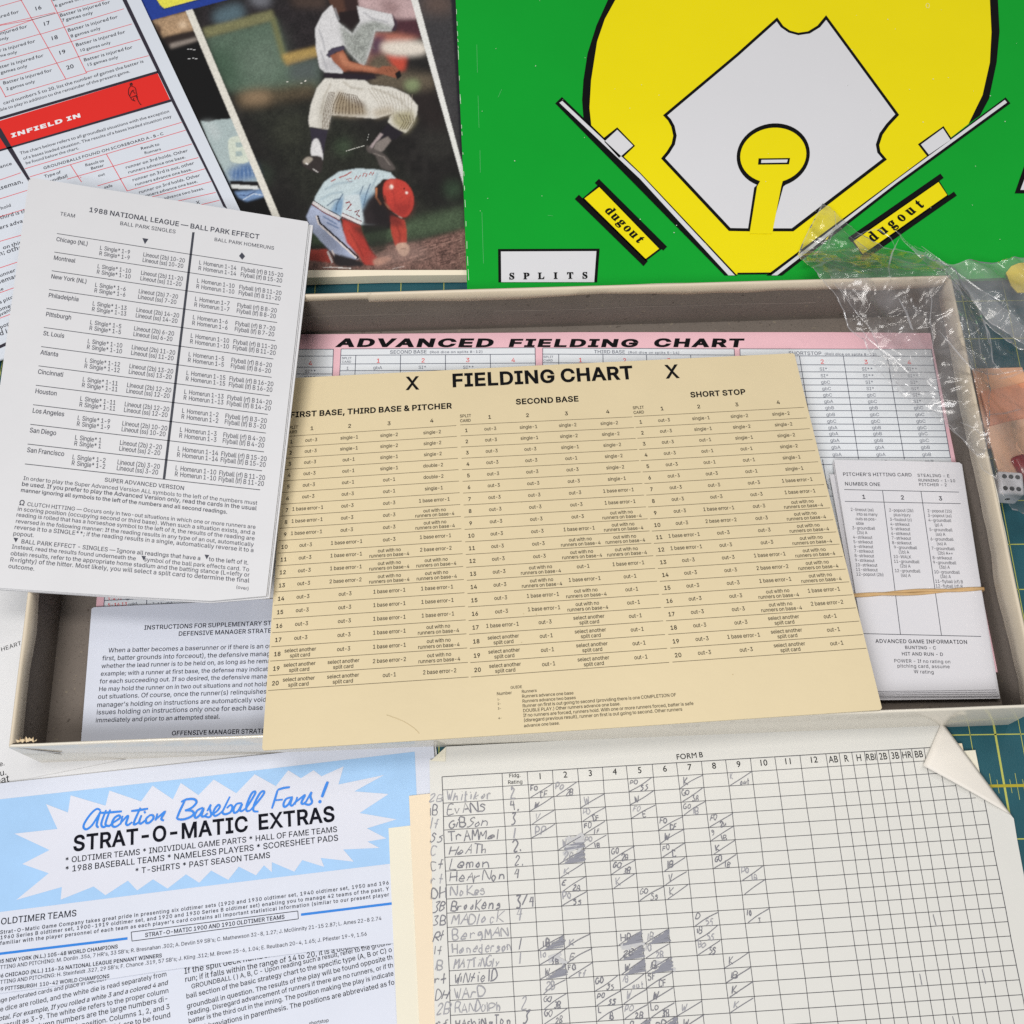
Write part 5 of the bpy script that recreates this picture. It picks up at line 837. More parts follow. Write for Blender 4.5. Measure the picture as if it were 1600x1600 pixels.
# jumping player
paint([(885, -10), (1030, -10), (1036, 60), (992, 108), (950, 92), (905, 40)], (92, 60, 46), 1.0); paint([(960, -10), (1034, -10), (1038, 70), (1000, 105), (975, 60)], (58, 38, 36), 2.0)
paint([(938, 60), (1034, 48), (1042, 110), (1006, 165), (942, 112)], (40, 28, 28), 1.2)
J = [(905, 24), (860, 66), (824, 140), (826, 230), (845, 332), (872, 356), (958, 362), (962, 340), (905, 276), (884, 250), (962, 222), (1060, 332), (1092, 250), (1118, 152), (1198, 152), (1216, 128), (1200, 70), (1120, 54), (1028, 30), (1044, 104), (1006, 166), (940, 112)]
paint(J, (212, 211, 212), .9)
paint([(942, 116), (1006, 170), (1040, 120), (1112, 100), (1205, 130), (1195, 152), (1118, 152), (1082, 270), (1066, 332), (986, 256), (962, 214)], (156, 160, 154), 3, tex=.35); paint([(846, 300), (900, 290), (950, 345), (872, 352)], (180, 178, 182), 3, op=.6)
for i in range(14): streak([(1000 + i * 9, 190 + i * 4), (1010 + i * 6, 300 - i * 8)], (132, 136, 130), .8, .5, op=.5)
paint([(876, 272), (904, 236), (966, 224), (968, 246), (922, 258), (896, 286)], (74, 66, 86), .8); paint([(1200, 66), (1226, 110), (1218, 152), (1196, 152), (1212, 120)], (70, 48, 64), 1.0)
paint([(896, 274), (960, 246), (986, 300), (1060, 320), (1136, 336), (1150, 326), (1216, 324), (1236, 350), (1240, 366), (1222, 384), (1160, 366), (1080, 358), (962, 352), (912, 304)], (158, 92, 62), .9, rnd=False)
paint([(930, 262), (964, 262), (990, 308), (1070, 326), (1140, 340), (1110, 350), (1010, 334), (960, 320)], (196, 126, 90), 2.5); paint([(960, 346), (1070, 352), (1160, 368), (1120, 376), (1000, 366)], (54, 32, 30), 1.5)
for x in (1165, 1185, 1205): streak([(x, 334), (x + 12, 352)], (110, 60, 42), 1.0, .4, op=.8)
paint([(1214, 360), (1238, 344), (1248, 372), (1226, 392)], (22, 19, 22), .8)
paint([(866, 358), (960, 362), (1110, 366), (1130, 384), (1070, 396), (872, 386)], (44, 34, 44), 1.2)
PT = [(872, 384), (1068, 394), (1092, 416), (1200, 428), (1282, 466), (1326, 520), (1322, 562), (1296, 622), (1268, 652), (1212, 632), (1180, 598), (1192, 568), (1208, 556), (1120, 582), (1000, 572), (902, 564), (886, 636), (796, 622), (790, 590), (802, 516), (832, 430)]
paint(PT, (214, 210, 200), .9)
paint([(904, 562), (912, 500), (940, 444), (1000, 492), (1056, 508), (1092, 566), (1000, 572)], (158, 142, 116), 4); paint([(980, 470), (1050, 500), (1080, 530), (1040, 520)], (96, 74, 56), 3, op=.7)
paint([(1200, 552), (1300, 540), (1316, 590), (1270, 648), (1226, 628), (1200, 600)], (172, 164, 128), 4); paint([(1100, 540), (1200, 520), (1210, 556), (1120, 580)], (176, 160, 132), 4, op=.7)
paint([(845, 520), (890, 460), (895, 560), (880, 634), (840, 628)], (176, 170, 156), 4, op=.7)
for i in range(10): streak([(905 + i * 17, 560), (915 + i * 15, 510), (945 + i * 9, 450 + i * 2)], (104, 86, 66), 1.3, .45, op=.85)
for i in range(5): streak([(858 + i * 8, 632), (866 + i * 8, 540), (892 + i * 7, 450)], (128, 114, 98), 1.3, .45, op=.8)
for i in range(12): streak([(1080 + i * 20, 430 + i * 3), (1130 + i * 15, 500 + i * 3), (1150 + i * 12, 560 + i * 5)], (160, 150, 132), 1.1, .5, op=.6)
for i in range(5): streak([(1236 + i * 16, 560 + i * 2), (1258 + i * 12, 600), (1236 + i * 12, 636)], (104, 92, 62), 1.5, .5, op=.8)
paint([(798, 624), (886, 638), (872, 700), (862, 775), (804, 764), (806, 690)], (54, 48, 62), .9); paint([(808, 698), (838, 682), (860, 752), (856, 790), (806, 770)], (214, 212, 212), .9, rnd=True)
paint([(758, 790), (790, 764), (856, 772), (856, 830), (842, 850), (800, 834), (766, 816)], (58, 50, 48), .9, rnd=True); paint([(762, 792), (786, 770), (812, 778), (800, 796), (778, 806)], (166, 156, 142), 1.0, rnd=True); streak([(776, 800), (790, 806)], (235, 230, 225), 1.6)
streak([(812, 828), (838, 846)], (220, 215, 210), 1.2)
paint([(1180, 606), (1258, 652), (1216, 684), (1126, 684), (1150, 640)], (40, 34, 42), 1.0); paint([(1084, 728), (1142, 652), (1158, 660), (1118, 704), (1096, 744)], (168, 152, 152), .9)
paint([(1120, 700), (1180, 668), (1196, 690), (1156, 742), (1104, 752)], (134, 124, 118), 1.0); paint([(1074, 712), (1100, 726), (1150, 748), (1188, 784), (1216, 832), (1150, 826), (1118, 762), (1082, 746)], (92, 84, 80), 1.2, rnd=True); streak([(1110, 752), (1160, 770), (1192, 812)], (150, 140, 132), 1.4, .7, op=.7)
streak([(972, 742), (1010, 730), (1066, 714)], (205, 205, 195), .8, .4); streak([(1078, 690), (1088, 650)], (170, 170, 165), .6, .4)
# kneeling player
paint([(1060, 1040), (1200, 1030), (1196, 1120), (1060, 1150)], (32, 27, 27), 2)
paint([(824, 964), (868, 892), (940, 842), (1030, 826), (1130, 832), (1192, 846), (1218, 876), (1152, 882), (1126, 930), (1140, 1010), (1150, 1100), (1048, 1104), (952, 1062), (882, 1062), (814, 1006)], (190, 206, 210), .9)
paint([(890, 1050), (920, 990), (970, 960), (964, 1060)], (122, 158, 190), 3); paint([(1010, 960), (1090, 930), (1120, 980), (1040, 1080), (1000, 1040)], (128, 164, 192), 5, op=.8)
paint([(1080, 980), (1128, 930), (1150, 1000), (1200, 1050), (1170, 1120), (1060, 1108), (1048, 1040)], (50, 42, 44), 2.5)
for q in (((960, 950), (930, 1000), (925, 1040)), ((1060, 910), (1040, 960), (1030, 1010)), ((1095, 900), (1075, 950), (1060, 1010)), ((880, 1010), (920, 980), (950, 975))): streak(q, (66, 92, 122), 1.6, .7, op=.9)
paint([(806, 1004), (946, 1082), (960, 1130), (1012, 1230), (1036, 1272), (960, 1268), (900, 1232), (806, 1134), (780, 1062)], (168, 178, 204), 1.0); paint([(850, 1120), (940, 1180), (990, 1262), (900, 1228)], (128, 136, 160), 4, op=.7)
for q in (((860, 1060), (930, 1100)), ((880, 1090), (940, 1120)), ((900, 1040), (945, 1090))): streak(q, (78, 106, 148), 1.8, .8)
streak([(812, 992), (870, 1030), (946, 1072)], (208, 202, 202), 5.0, .6); streak([(808, 1002), (866, 1042), (944, 1082)], (122, 46, 48), 1.6, .4); streak([(818, 984), (872, 1020), (948, 1060)], (40, 32, 38), 1.2, .4)
streak([(832, 1056), (846, 1096), (940, 1180), (1034, 1266)], (36, 28, 32), 4.6, .5); streak([(828, 1058), (840, 1098), (934, 1182), (1026, 1266)], (214, 206, 206), 2.6, .4)
paint([(952, 1060), (966, 960), (1040, 950), (1060, 1080), (1048, 1104)], (196, 208, 212), 1.2)
streak([(954, 1052), (1050, 1096)], (214, 208, 208), 3.4, .5); streak([(952, 1062), (1048, 1106)], (120, 44, 46), 1.4, .4); streak([(956, 1044), (1052, 1086)], (120, 44, 46), 1.2, .4)
paint([(956, 1072), (1046, 1108), (1060, 1152), (1090, 1220), (1128, 1262), (1112, 1302), (1062, 1298), (1040, 1252), (980, 1192), (962, 1132)], (172, 50, 38), 1.0); paint([(960, 1090), (990, 1100), (1040, 1220), (1080, 1290), (1040, 1250), (980, 1190)], (204, 70, 50), 3, op=.7); streak([(1062, 1150), (1090, 1222), (1124, 1262)], (110, 30, 26), 2.0, 1.0, op=.7)
paint([(1190, 1058), (1262, 1080), (1272, 1130), (1272, 1190), (1216, 1206), (1196, 1140)], (182, 62, 42), 1.0); paint([(1188, 1050), (1240, 1070), (1262, 1110), (1200, 1110)], (112, 36, 32), 3, op=.8)
paint([(1220, 1202), (1264, 1190), (1288, 1220), (1266, 1256), (1236, 1246)], (204, 166, 142), 1.0, rnd=True); streak([(1244, 1222), (1270, 1218)], (140, 100, 84), 1.0, .5); paint([(1112, 1272), (1180, 1258), (1196, 1272), (1122, 1302)], (190, 140, 118), 1.6, rnd=True)
paint([(1114, 920), (1160, 878), (1200, 890), (1180, 990), (1190, 1040), (1132, 990)], (52, 34, 28), 1.0); streak([(1122, 922), (1124, 970), (1146, 1004)], (196, 122, 72), 3.0, .8)
paint([(1156, 932), (1166, 892), (1202, 876), (1262, 892), (1300, 942), (1306, 1002), (1284, 1052), (1254, 1066), (1216, 1052), (1182, 1012), (1162, 972)], (198, 58, 42), .9, rnd=True)
paint([(1200, 1000), (1304, 990), (1280, 1052), (1250, 1066), (1212, 1048)], (150, 40, 34), 5, op=.8); paint([(1166, 930), (1184, 890), (1210, 880), (1196, 930)], (226, 104, 80), 3, op=.6)
paint([(1188, 912), (1198, 906), (1206, 914), (1200, 928), (1190, 924)], (248, 226, 214), 1.0, rnd=True); paint([(1264, 940), (1276, 938), (1278, 950), (1268, 952)], (246, 226, 216), .8); paint([(1256, 922), (1262, 922), (1262, 930), (1256, 930)], (90, 26, 24), .5)
streak([(1196, 1040), (1250, 1070)], (190, 170, 160), 1.6, .6, op=.7); paint([(1160, 990), (1184, 1014), (1196, 1036), (1170, 1016)], (188, 118, 88), 1.2)
for q in (((978, 880), (1002, 874), (984, 888), (1004, 892)), ((1018, 880), (1026, 862), (1034, 874), (1046, 860)), ((1056, 866), (1062, 850), (1078, 852), (1070, 868)), ((1088, 858), (1096, 842), (1104, 858), (1112, 844))): streak(q, (176, 84, 80), 1.5, .4)
streak([(940, 872), (976, 858), (1002, 842)], (176, 96, 92), 2.0, .5); streak([(900, 890), (925, 878)], (176, 96, 92), 2.0, .5)
streak([(972, 996), (990, 990), (1000, 1000), (978, 1030), (1002, 1032)], (150, 44, 52), 2.0, .4); streak([(1016, 1040), (1040, 1030), (1026, 1052), (1044, 1064)], (130, 40, 46), 2.2, .4)
paint([(795, 1226), (880, 1222), (912, 1290), (796, 1276)], (172, 64, 48), 1.2); streak([(884, 1232), (908, 1288)], (206, 196, 192), 3.0, .6); streak([(896, 1228), (922, 1286)], (60, 42, 44), 1.2, .5); streak([(905, 1226), (932, 1284)], (206, 196, 192), 2.0, .6)
paint([(920, 1246), (1042, 1280), (1056, 1304), (930, 1306)], (44, 38, 40), 1.6, rnd=True); streak([(860, 1312), (900, 1310), (1000, 1316)], (226, 222, 216), 1.4, .5, op=.8); streak([(1200, 1318), (1260, 1306)], (216, 200, 192), 1.2, .5, op=.6)
paint([(1090, 1290), (1160, 1230), (1330, 1200), (1400, 1250), (1220, 1290)], (156, 128, 118), 8, op=.6)
# creases and cast darkness printed in the picture
for q in (((905, 300), (950, 345)), ((850, 250), (868, 300), (880, 340)), ((840, 140), (862, 200), (872, 250)), ((1060, 60), (1100, 90), (1180, 110)), ((920, 40), (940, 100))): streak(q, (168, 168, 172), 2.2, 1.0, op=.8)
for q in (((900, 410), (870, 470), (850, 560)), ((960, 400), (1000, 430), (1060, 440)), ((1100, 430), (1180, 460), (1260, 500)), ((1240, 500), (1290, 540), (1300, 590))): streak(q, (172, 164, 148), 2.6, 1.2, op=.7)
for q in (((870, 930), (930, 900), (1010, 890)), ((850, 980), (900, 950), (960, 940)), ((1130, 850), (1110, 900), (1090, 940))): streak(q, (146, 168, 180), 2.4, 1.2, op=.8)
paint([(1128, 940), (1160, 1000), (1200, 1050), (1190, 1110), (1120, 1110), (1090, 1010)], (34, 28, 30), 4, op=.8)
paint([(1000, 1110), (1050, 1110), (1180, 1110), (1170, 1230), (1120, 1250), (1080, 1180)], (40, 46, 36), 3, op=.7)
for q in (((1180, 900), (1210, 950), (1216, 1010)), ((1290, 960), (1280, 1020))): streak(q, (150, 40, 34), 2.0, 1.2, op=.6)
streak([(1150, 990), (1180, 1030), (1230, 1062)], (46, 28, 26), 3.0, .8); streak([(1164, 958), (1172, 990)], (90, 50, 36), 2.0, .8)
for q in (((990, 1130), (1030, 1200), (1060, 1260)), ((1220, 1100), (1240, 1150), (1236, 1190))): streak(q, (122, 36, 30), 2.0, 1.2, op=.7)
# left strip: another picture
LS = [(20, 100), (200, 55), (640, 1080), (470, 1080)]
paint(LS, (17, 15, 14), .7)
paint([(26, 100), (196, 56), (236, 150), (80, 186)], (178, 146, 110), 2, tex=.2); paint([(150, 120), (180, 100), (200, 130), (170, 140)], (222, 194, 160), 3); paint([(40, 110), (70, 140), (66, 180), (50, 150)], (70, 48, 38), 2)
paint([(76, 184), (236, 148), (248, 180), (100, 226)], (52, 40, 36), 2.5); paint([(110, 216), (244, 182), (250, 198), (116, 238)], (152, 140, 130), 2)
for x, y in ((195, 243), (210, 242), (225, 244), (200, 288), (220, 286), (235, 289)): streak([(x, y), (x + 12, y)], (210, 210, 210), 1.0, .4)
paint([(262, 592), (300, 600), (340, 588), (420, 582), (545, 875), (556, 926), (410, 906), (300, 690)], (168, 184, 184), 1.0); paint([(268, 596), (330, 600), (360, 660), (340, 700)], (190, 200, 200), 4, op=.7)
paint([(392, 840), (470, 800), (520, 796), (546, 872), (420, 896)], (78, 116, 166), 5)
for i in range(6): streak([(410 + i * 22, 890), (420 + i * 18, 820)], (150, 174, 200), 1.4, .8, op=.6)
paint([(398, 690), (432, 668), (476, 676), (506, 770), (478, 800), (420, 796), (404, 770)], (204, 212, 196), .9, rnd=True); paint([(432, 700), (462, 696), (470, 720), (438, 724)], (164, 182, 180), .8); streak([(468, 694), (492, 712)], (170, 186, 184), 3.2, .6); paint([(432, 744), (462, 740), (470, 764), (436, 768)], (164, 182, 180), .8)
paint([(404, 886), (552, 890), (556, 944), (412, 928)], (26, 22, 26), .9); paint([(410, 904), (540, 912), (550, 930), (416, 924)], (212, 214, 212), .8); paint([(428, 940), (560, 930), (578, 962), (486, 988), (450, 970)], (116, 148, 190), 1.6); streak([(470, 980), (520, 950), (570, 958)], (196, 208, 222), 1.4, .6); streak([(450, 956), (490, 960), (530, 940)], (60, 84, 130), 1.4, .6)
# right strip
paint([(1300, -20), (1520, -20), (1570, 900), (1545, 900)], (66, 64, 66), .7, tex=.2); paint([(1340, -20), (1490, -20), (1500, 60), (1360, 60)], (110, 88, 78), 10, op=.9)
paint([(1488, -20), (1516, -20), (1560, 900), (1546, 900)], (40, 38, 46), 1.0)
# white rules, blue title corner, bottom margin
paint([(178, 30), (212, 22), (660, 1085), (624, 1085)], (220, 216, 204), .6); paint([(1288, -20), (1322, -20), (1556, 850), (1556, 930)], (226, 225, 220), .6)
paint([(196, -20), (420, -20), (375, -5.5), (300, 14.5), (238, 31.5), (196, 42)], (26, 64, 156), .6, raw=True); paint([(236, -16), (340, -16), (312, -1.5), (257, 13.5), (250, 8)], (228, 220, 12), .6, raw=True); streak([(240, -6), (255, 14.6), (313, -.4)], (16, 30, 60), 1.0, .4, raw=True)
for x, y, w in ((448, 128.5, 1.2), (476, 127, 1.6), (470, 130, 1.0)): streak([(x, y), (x + 2.5, y - .5)], (235, 230, 220), w, .4, raw=True)
lum = IMG @ np.array([.25, .62, .13]); IMG = lum[..., None] + (IMG - lum[..., None]) * .86
IMG = np.clip(IMG, 0, 1) ** 1.08 * .84 * (1 + .22 * (N4 - .5) + .16 * (N3 - .5))[..., None] + .004
COVZ = .34
cov = thing('picture_cover', (-4.5, 17, .0), 'glossy booklet cover with a leaping and a kneeling baseball player, behind the box', 'booklet')
cs = Sheet(cov, flat(COVZ))
CREAMPG = mat('cover_margin', (216, 206, 184), 0.4, .02, 2.0)
cs.outline('cover_board', [(150, -40), (745, -40), (744, 429.5), (600, 430.5), (470, 434), (300, 440), (230, 300)], .30, CREAMPG)
step = 1.0
us = np.arange(gu0 + 2, gu1 - 6, step); vs = np.arange(gv0 + 2, 423.0, step)
gu, gv = np.meshgrid(us, vs)
ii = np.clip(np.round(gv - gv0).astype(int), 0, UU.shape[0] - 1); jj = np.clip(np.round(gu - gu0).astype(int), 0, UU.shape[1] - 1)
colr = np.clip(IMG[ii, jj] / LIGHT, 0, .85)
P = cs.Wd(cs.L(gu, gv + (gu - 470) * 0.0), .004).reshape(-1, 3); h, w = gu.shape
me = bpy.data.meshes.new('printed_picture')
idx_ = np.arange(h * w).reshape(h, w)
Fq = np.stack([idx_[1:, :-1], idx_[1:, 1:], idx_[:-1, 1:], idx_[:-1, :-1]], -1).reshape(-1, 4)
me.from_pydata(((P - np.array(ORIG[cov.name])) * U).tolist(), [], Fq.tolist())
ca_ = me.color_attributes.new('ink', 'FLOAT_COLOR', 'POINT'); ca_.data.foreach_set('color', np.concatenate([colr.reshape(-1, 3), np.ones((h * w, 1))], 1).astype(np.float32).ravel())
pm = bpy.data.materials.new('colour_photo_print'); pm.use_nodes = True; nt = pm.node_tree; pb = nt.nodes['Principled BSDF']
at_ = nt.nodes.new('ShaderNodeVertexColor'); at_.layer_name = 'ink'; nt.links.new(at_.outputs['Color'], pb.inputs['Base Color']); pb.inputs['Roughness'].default_value = .30; pb.inputs['Specular IOR Level'].default_value = .35
me.materials.append(pm); ob = bpy.data.objects.new('printed_picture', me); SC.collection.objects.link(ob); ob.parent = cov

# ---- red and white strategy chart
COATED = mat('coated_white_board', (194, 199, 207), 0.38, 0.01, 1.2)
s = paper_sheet('strategy_chart', 'white chart with red bands and black frame reading INFIELD IN, top left', 'chart', flat(.44),
                [(-60, -40), (202, -40), (220.5, 0), (303, 176), (382, 343), (300, 470), (12, 557.5), (0, 562), (-60, 584)], .045, COATED)
Q = lambda x, y: (x / 4.0, y / 4.0)
k = Ink(s, 'red_bands', mat('band_red', (202, 40, 34), 0.4), 1)
k.poly([(-60, 207), Q(0, 755), Q(985, 458), Q(1065, 628), Q(65, 920), (10, 233), (-60, 252)])
k.done()
k = Ink(s, 'black_frame', mat('frame_black', (44, 40, 50), 0.42), 2)
k.poly([(173, -40), (182, -40), Q(792, 0), (275, 162), (355.5, 327), (349, 323), Q(1330, 1150), Q(1075, 640), Q(765, 0)])
k.poly([Q(-60, 742 + 8), Q(985, 444), Q(990, 458), Q(-60, 768)]); k.poly([(-60, 250.5), Q(65, 917), Q(1066, 622), Q(1072, 636), Q(60, 930), (-60, 254)])
k.poly([Q(-30, 770), Q(8, 806), Q(195, 1130), Q(186, 1146), Q(-40, 800)])
k.poly([(-60, 554), (0, 539.5), (14, 533), (14.2, 538.5), (0, 544.5), (-60, 562)])
k.done()
k = Ink(s, 'red_rules', mat('rule_red', (206, 66, 74), 0.45), 1)
for a, b, c, d in ((-100, 68, 140, 0), (-100, 178, 345, 52 + 26), (-100, 178, 200, 124), (395, 172, 775, 55), (345, 85, 690, -10), (440, 262, 825, 150), (490, 355, 878, 245), (540, 450, 930, 348), (195, 125, 345, 85), (200, 125, 345, 84), (250, 215, 395, 172), (0, 285, 250, 213), (0, 200, 200, 125), (300, 300, 440, 262), (0, 385, 300, 300), (355, 395, 490, 355), (0, 500, 355, 395), (30, 607, 405, 497), (405, 497, 545, 455),
                   (120, -20, 412, 496), (310, -20, 540, 455), (0, 540, 36, 606), (156, 1055, 1135, 765), (186, 1106, 1160, 814), (440, 1030, 510, 1138), (664, 962, 795, 1194), (420, 1120, 1200, 900), (500, 1110, 508, 1108), (610, 1162, 760, 1118), (750, 1118, 1240, 985), (795, 1194, 1282, 1055), (930, 1236, 1320, 1135), (1080, 1264, 1348, 1203), (1240, 1284, 1372, 1252),
                   (-60, 1146, 130, 1080), (-60, 1262, 170, 1190), (-60, 1372, 165, 1305), (-60, 1526, 140, 1468)):
    k.line(*Q(a, b), *Q(c, d), .017)
for a, b, c, d in ((-10, 422, 29, 409), (-10, 461, 24, 449), (-10, 501, 19, 490)): k.line(a, b, c, d, .017)
k.done()
k = Ink(s, 'white_lettering', mat('knocked_out_white', (214, 212, 214), 0.4), 3); k.fit('INFIELD IN', *Q(76, 861), *Q(511, 731), 26, k_=.62, track=30); k.done()
k = Ink(s, 'chart_text', mat('chart_black_print', (48, 48, 56), 0.5), 1)
R_ = lambda t, a, b, c, d, bo=5, tr=12: k.fit(t, *Q(a, b), *Q(c, d), bo, font='round', track=tr)
bi = 'Batter is injured for'
for t, a, b, c, d in ((bi, 328, 8, 640, -82), ('6 games only', 345, 46, 530, -8), (bi, 375, 107, 690, 20), ('7 games only', 388, 138, 582, 87), (bi, 425, 200, 738, 112), ('8 games only', 443, 236, 630, 184), (bi, 475, 292, 785, 206), ('10 games only', 500, 326, 693, 273), (bi, 525, 385, 830, 302), ('15 games only', 544, 416, 740, 364),
                      (bi, -200, 170, 120, 80), (bi, -145, 258, 172, 172), ('1 game only', -120, 275, 55, 245), (bi, -90, 350, 222, 264), ('1 game only', -60, 372, 108, 333), (bi, -42, 440, 274, 354), ('2 games only', -20, 470, 172, 420), (bi, 20, 530, 326, 446), ('2 games only', 40, 566, 220, 516),
                      ('out', 614, 1106, 657, 1094), ('safe', 652, 1180, 705, 1167), ('runner on 3rd holds. Other', 786, 1056, 1175, 948), ('runners advance one base.', 802, 1086, 1162, 988), ('runner on 3rd is out, other', 829, 1134, 1215, 1026), ('runners advance one base.', 845, 1163, 1202, 1065), ('runner on 3rd holds. Other', 869, 1211, 1252, 1102), ('runners advance one base.', 887, 1238, 1237, 1140), ('runners advance two bases.', 915, 1277, 1278, 1184), ('GROUNDBALLS A - B - X', 860, 1370, 1252, 1272),
                      ('ance', 2, 1052, 76, 1030), ('baseman,', -40, 1200, 146, 1142), ('hold', 6, 1312, 71, 1290), ('third is the', 2, 1372, 190, 1320), ('runners advance', -90, 1462, 210, 1370), ('on third', 20, 1560, 160, 1516), ('man; other', -70, 1622, 165, 1545)):
    R_(t, a, b, c, d)
for t, x, y in (('16', 240, 62), ('17', 293, 158), ('18', 342, 248), ('19', 390, 338), ('20', 441, 430)): k.mid(t, *Q(x, y), k.dirpx(*Q(0, 200), *Q(345, 105)), .095, 6, font='round')
for t, a, b, c, d in (('unner r', 0, 433, 31, 422), ('baseman', -14, 448, 29, 433), ('se', -2, 456, 6, 453), ("s pitch", 0, 475, 26, 464), ('ome; r', -2, 487, 26, 477), ('advance', -6, 498, 24, 482), ('pops', 1, 514, 20, 505), ('d is', 0, 525, 18, 518)): k.fit(t, a, b, c, d, 6, font='round', track=12)
for t, a, b, c, d in (('card numbers 5 to 20, list the number of games the batter is', 22, 655, 900, 390), ('able to play in addition to the remainder of the present game.', -10, 700, 815, 452), ('The chart below refers to all groundball situations with the exception', 126, 968, 1060, 702), ('of a bases loaded situation. The results of a bases loaded situation may', 146, 1000, 1074, 734), ('be found below the chart.', 162, 1029, 495, 932)): R_(t, a, b, c, d, 2, 4)
R_('GROUNDBALLS FOUND ON SCOREBOARD A - B - C', 273, 1060, 1024, 842, 7, 26)
for t, a, b, c, d in (('Result to', 534, 1042, 652, 1010), ('Batter', 569, 1062, 651, 1040), ('Result to', 881, 938, 998, 908), ('Runners', 904, 965, 1008, 938), ('Type of', 278, 1112, 380, 1084), ('groundball', 262, 1155, 425, 1108)): R_(t, a, b, c, d, 6, 6)
k.done()
k = Ink(s, 'runner_figure', mat('figure_black', (60, 22, 24), 0.45), 3)
for st in ("812,528 822,520 828,530 820,540 812,530", "818,540 806,556 804,590 812,600", "824,540 846,552 852,580 856,596 836,604", "812,600 826,570 840,566", "810,598 816,610 836,606 858,600", "816,610 826,626 846,634", "858,602 862,626 878,654 884,654", "846,634 834,626 838,616", "862,626 852,606", "830,572 846,588"):
    k.stroke([Q(*[float(q) for q in p.split(',')]) for p in st.split()], .018)
k.poly([Q(812, 522), Q(826, 520), Q(828, 530), Q(814, 534)]); k.done()

# ---- green board
GREEN = mat('board_green', (0, 142, 40), 0.28, 0.05, 0.5, 0.02, 20, spec=0.25); YEL = mat('board_yellow', (212, 197, 4), 0.3, 0.03, .5, spec=.25)
BWH = mat('board_white', (195, 195, 198), 0.28, 0.015, .6); BBK = mat('board_black', (8, 8, 9), 0.3, spec=.2)
s = paper_sheet('game_board', 'glossy green game board showing a yellow and white baseball diamond, top right', 'game board', flat(.56),
                [(710.5, -60), (712, 0), (717, 120), (723, 260), (730, 455), (1000, 452), (1700, 430), (1700, -60)], .10, GREEN, paper='board')
X1 = lambda x, y: (700 + x / 3.5556, y / 3.5556); X2 = lambda x, y: (1150 + x / 3.5556, y / 3.5556)
LA = [(924.2, 200), (921, 169), (923.5, 126), (933, 65), (945, 30), (961.5, 0), (990, -36), (1030, -62)]; LO = [(911.5, 184), (909.5, 157), (911.5, 126), (918, 84), (932, 40), (950, 0), (972, -36), (1000, -66)]
RA = [(1450, -62), (1515, -50), (1541, -20), (1546.5, 0), (1549, 50.6), (1546.5, 98), (1535, 149), (1513, 194)]; RO = [(1450, -66), (1530, -56), (1555, -20), (1559, 0), (1561.5, 50), (1557, 98), (1545, 155), (1531, 181)]
k = Ink(s, 'yellow_field', YEL, 2); k.poly(LA[::-1][::-1] + RA + [(1208, 429), (1140, 429)]); k.done()
k = Ink(s, 'black_outlines', BBK, 3)
n = len(LA)
for i in range(n - 1): k.poly([LA[i], LA[i + 1], LO[i + 1], LO[i]])
for i in range(len(RA) - 1): k.poly([RA[i], RA[i + 1], RO[i + 1], RO[i]])
k.poly([(867.5, 162), (878, 152), (1000, 270), (1152, 431), (1132, 431)]); k.poly([X1(862, 796), X1(850, 780), X1(940, 709), X1(1039, 812), X1(968, 880), X1(985, 900)])
k.poly([(1571, 152.5), (1578.5, 162), (1400, 292), (1222, 431), (1197, 431), (1400, 280)]); k.poly([X2(1010, 803), X2(1152, 702), X2(1203, 780), X2(1190, 800), X2(1068, 884), X2(1060, 868)])
k.line(1152, 428, 1206, 427.6, .05)
INF = [X1(1560, 1285), X1(1183, 882), X1(1214, 845), X1(1242, 800), X1(1251, 756), X1(1240, 705), X1(1222, 672), X1(1194, 642), X2(0, 302), X2(228, 98), X2(262, 146), X2(300, 172), X2(345, 184), X2(400, 176), X2(452, 144), X2(500, 86), X2(906, 640), X2(850, 700), X2(814, 750), X2(795, 808), X2(802, 846), X2(838, 888), X2(318, 1287), X2(193, 1287), X2(70, 1287)]
k.poly(INF)
k.poly([X2(122, 884), X2(299, 882), X2(294, 917), X2(121, 920)]) if False else None
k.poly([X1(278, 1385), X1(842, 1383), X1(828, 1570), X1(280, 1570)]); k.poly([X2(1660, 890), X2(1604, 912), X2(1547, 1076), X2(1680, 1076)])
k.done()
k = Ink(s, 'white_infield', BWH, 4)
def shrink(P, d):
    L_ = [k.px(*p) for p in P]; n = len(L_); area_ = sum(L_[i - 1][0] * L_[i][1] - L_[i][0] * L_[i - 1][1] for i in range(n)); sg = 1 if area_ > 0 else -1; out = []
    for i in range(n):
        a, b, c = L_[i - 1], L_[i], L_[(i + 1) % n]; e1 = (b - a) / np.linalg.norm(b - a); e2 = (c - b) / np.linalg.norm(c - b); m = np.array([-e1[1] - e2[1], e1[0] + e2[0]]); kk = 1 + e1 @ e2
        out.append(b + sg * d * m / max(kk, .5))
    return out
k.poly(shrink(INF, .082), loc=True); k.done()
k = Ink(s, 'white_lines', BWH, 5)
k.poly([(874, 161.5), (878.5, 158.5), (1000, 272.5), (1148, 431), (1138, 431), (1000, 280.5)]); k.poly([X1(868, 790), X1(940, 724), X1(1028, 812), X1(950, 880)])
k.poly([(1569.5, 157), (1573, 161), (1400, 287), (1214, 431), (1205, 431), (1400, 282)]); k.poly([X2(1026, 806), X2(1148, 716), X2(1190, 780), X2(1070, 862)])
k.poly([X1(294, 1400), X1(824, 1398), X1(812, 1570), X1(296, 1570)]); k.poly([X2(1672, 905), X2(1628, 925), X2(1578, 1058), X2(1690, 1058)]); k.done()
k = Ink(s, 'pitcher_mound', BBK, 5)
cxm, cym = 205 + 1, 866
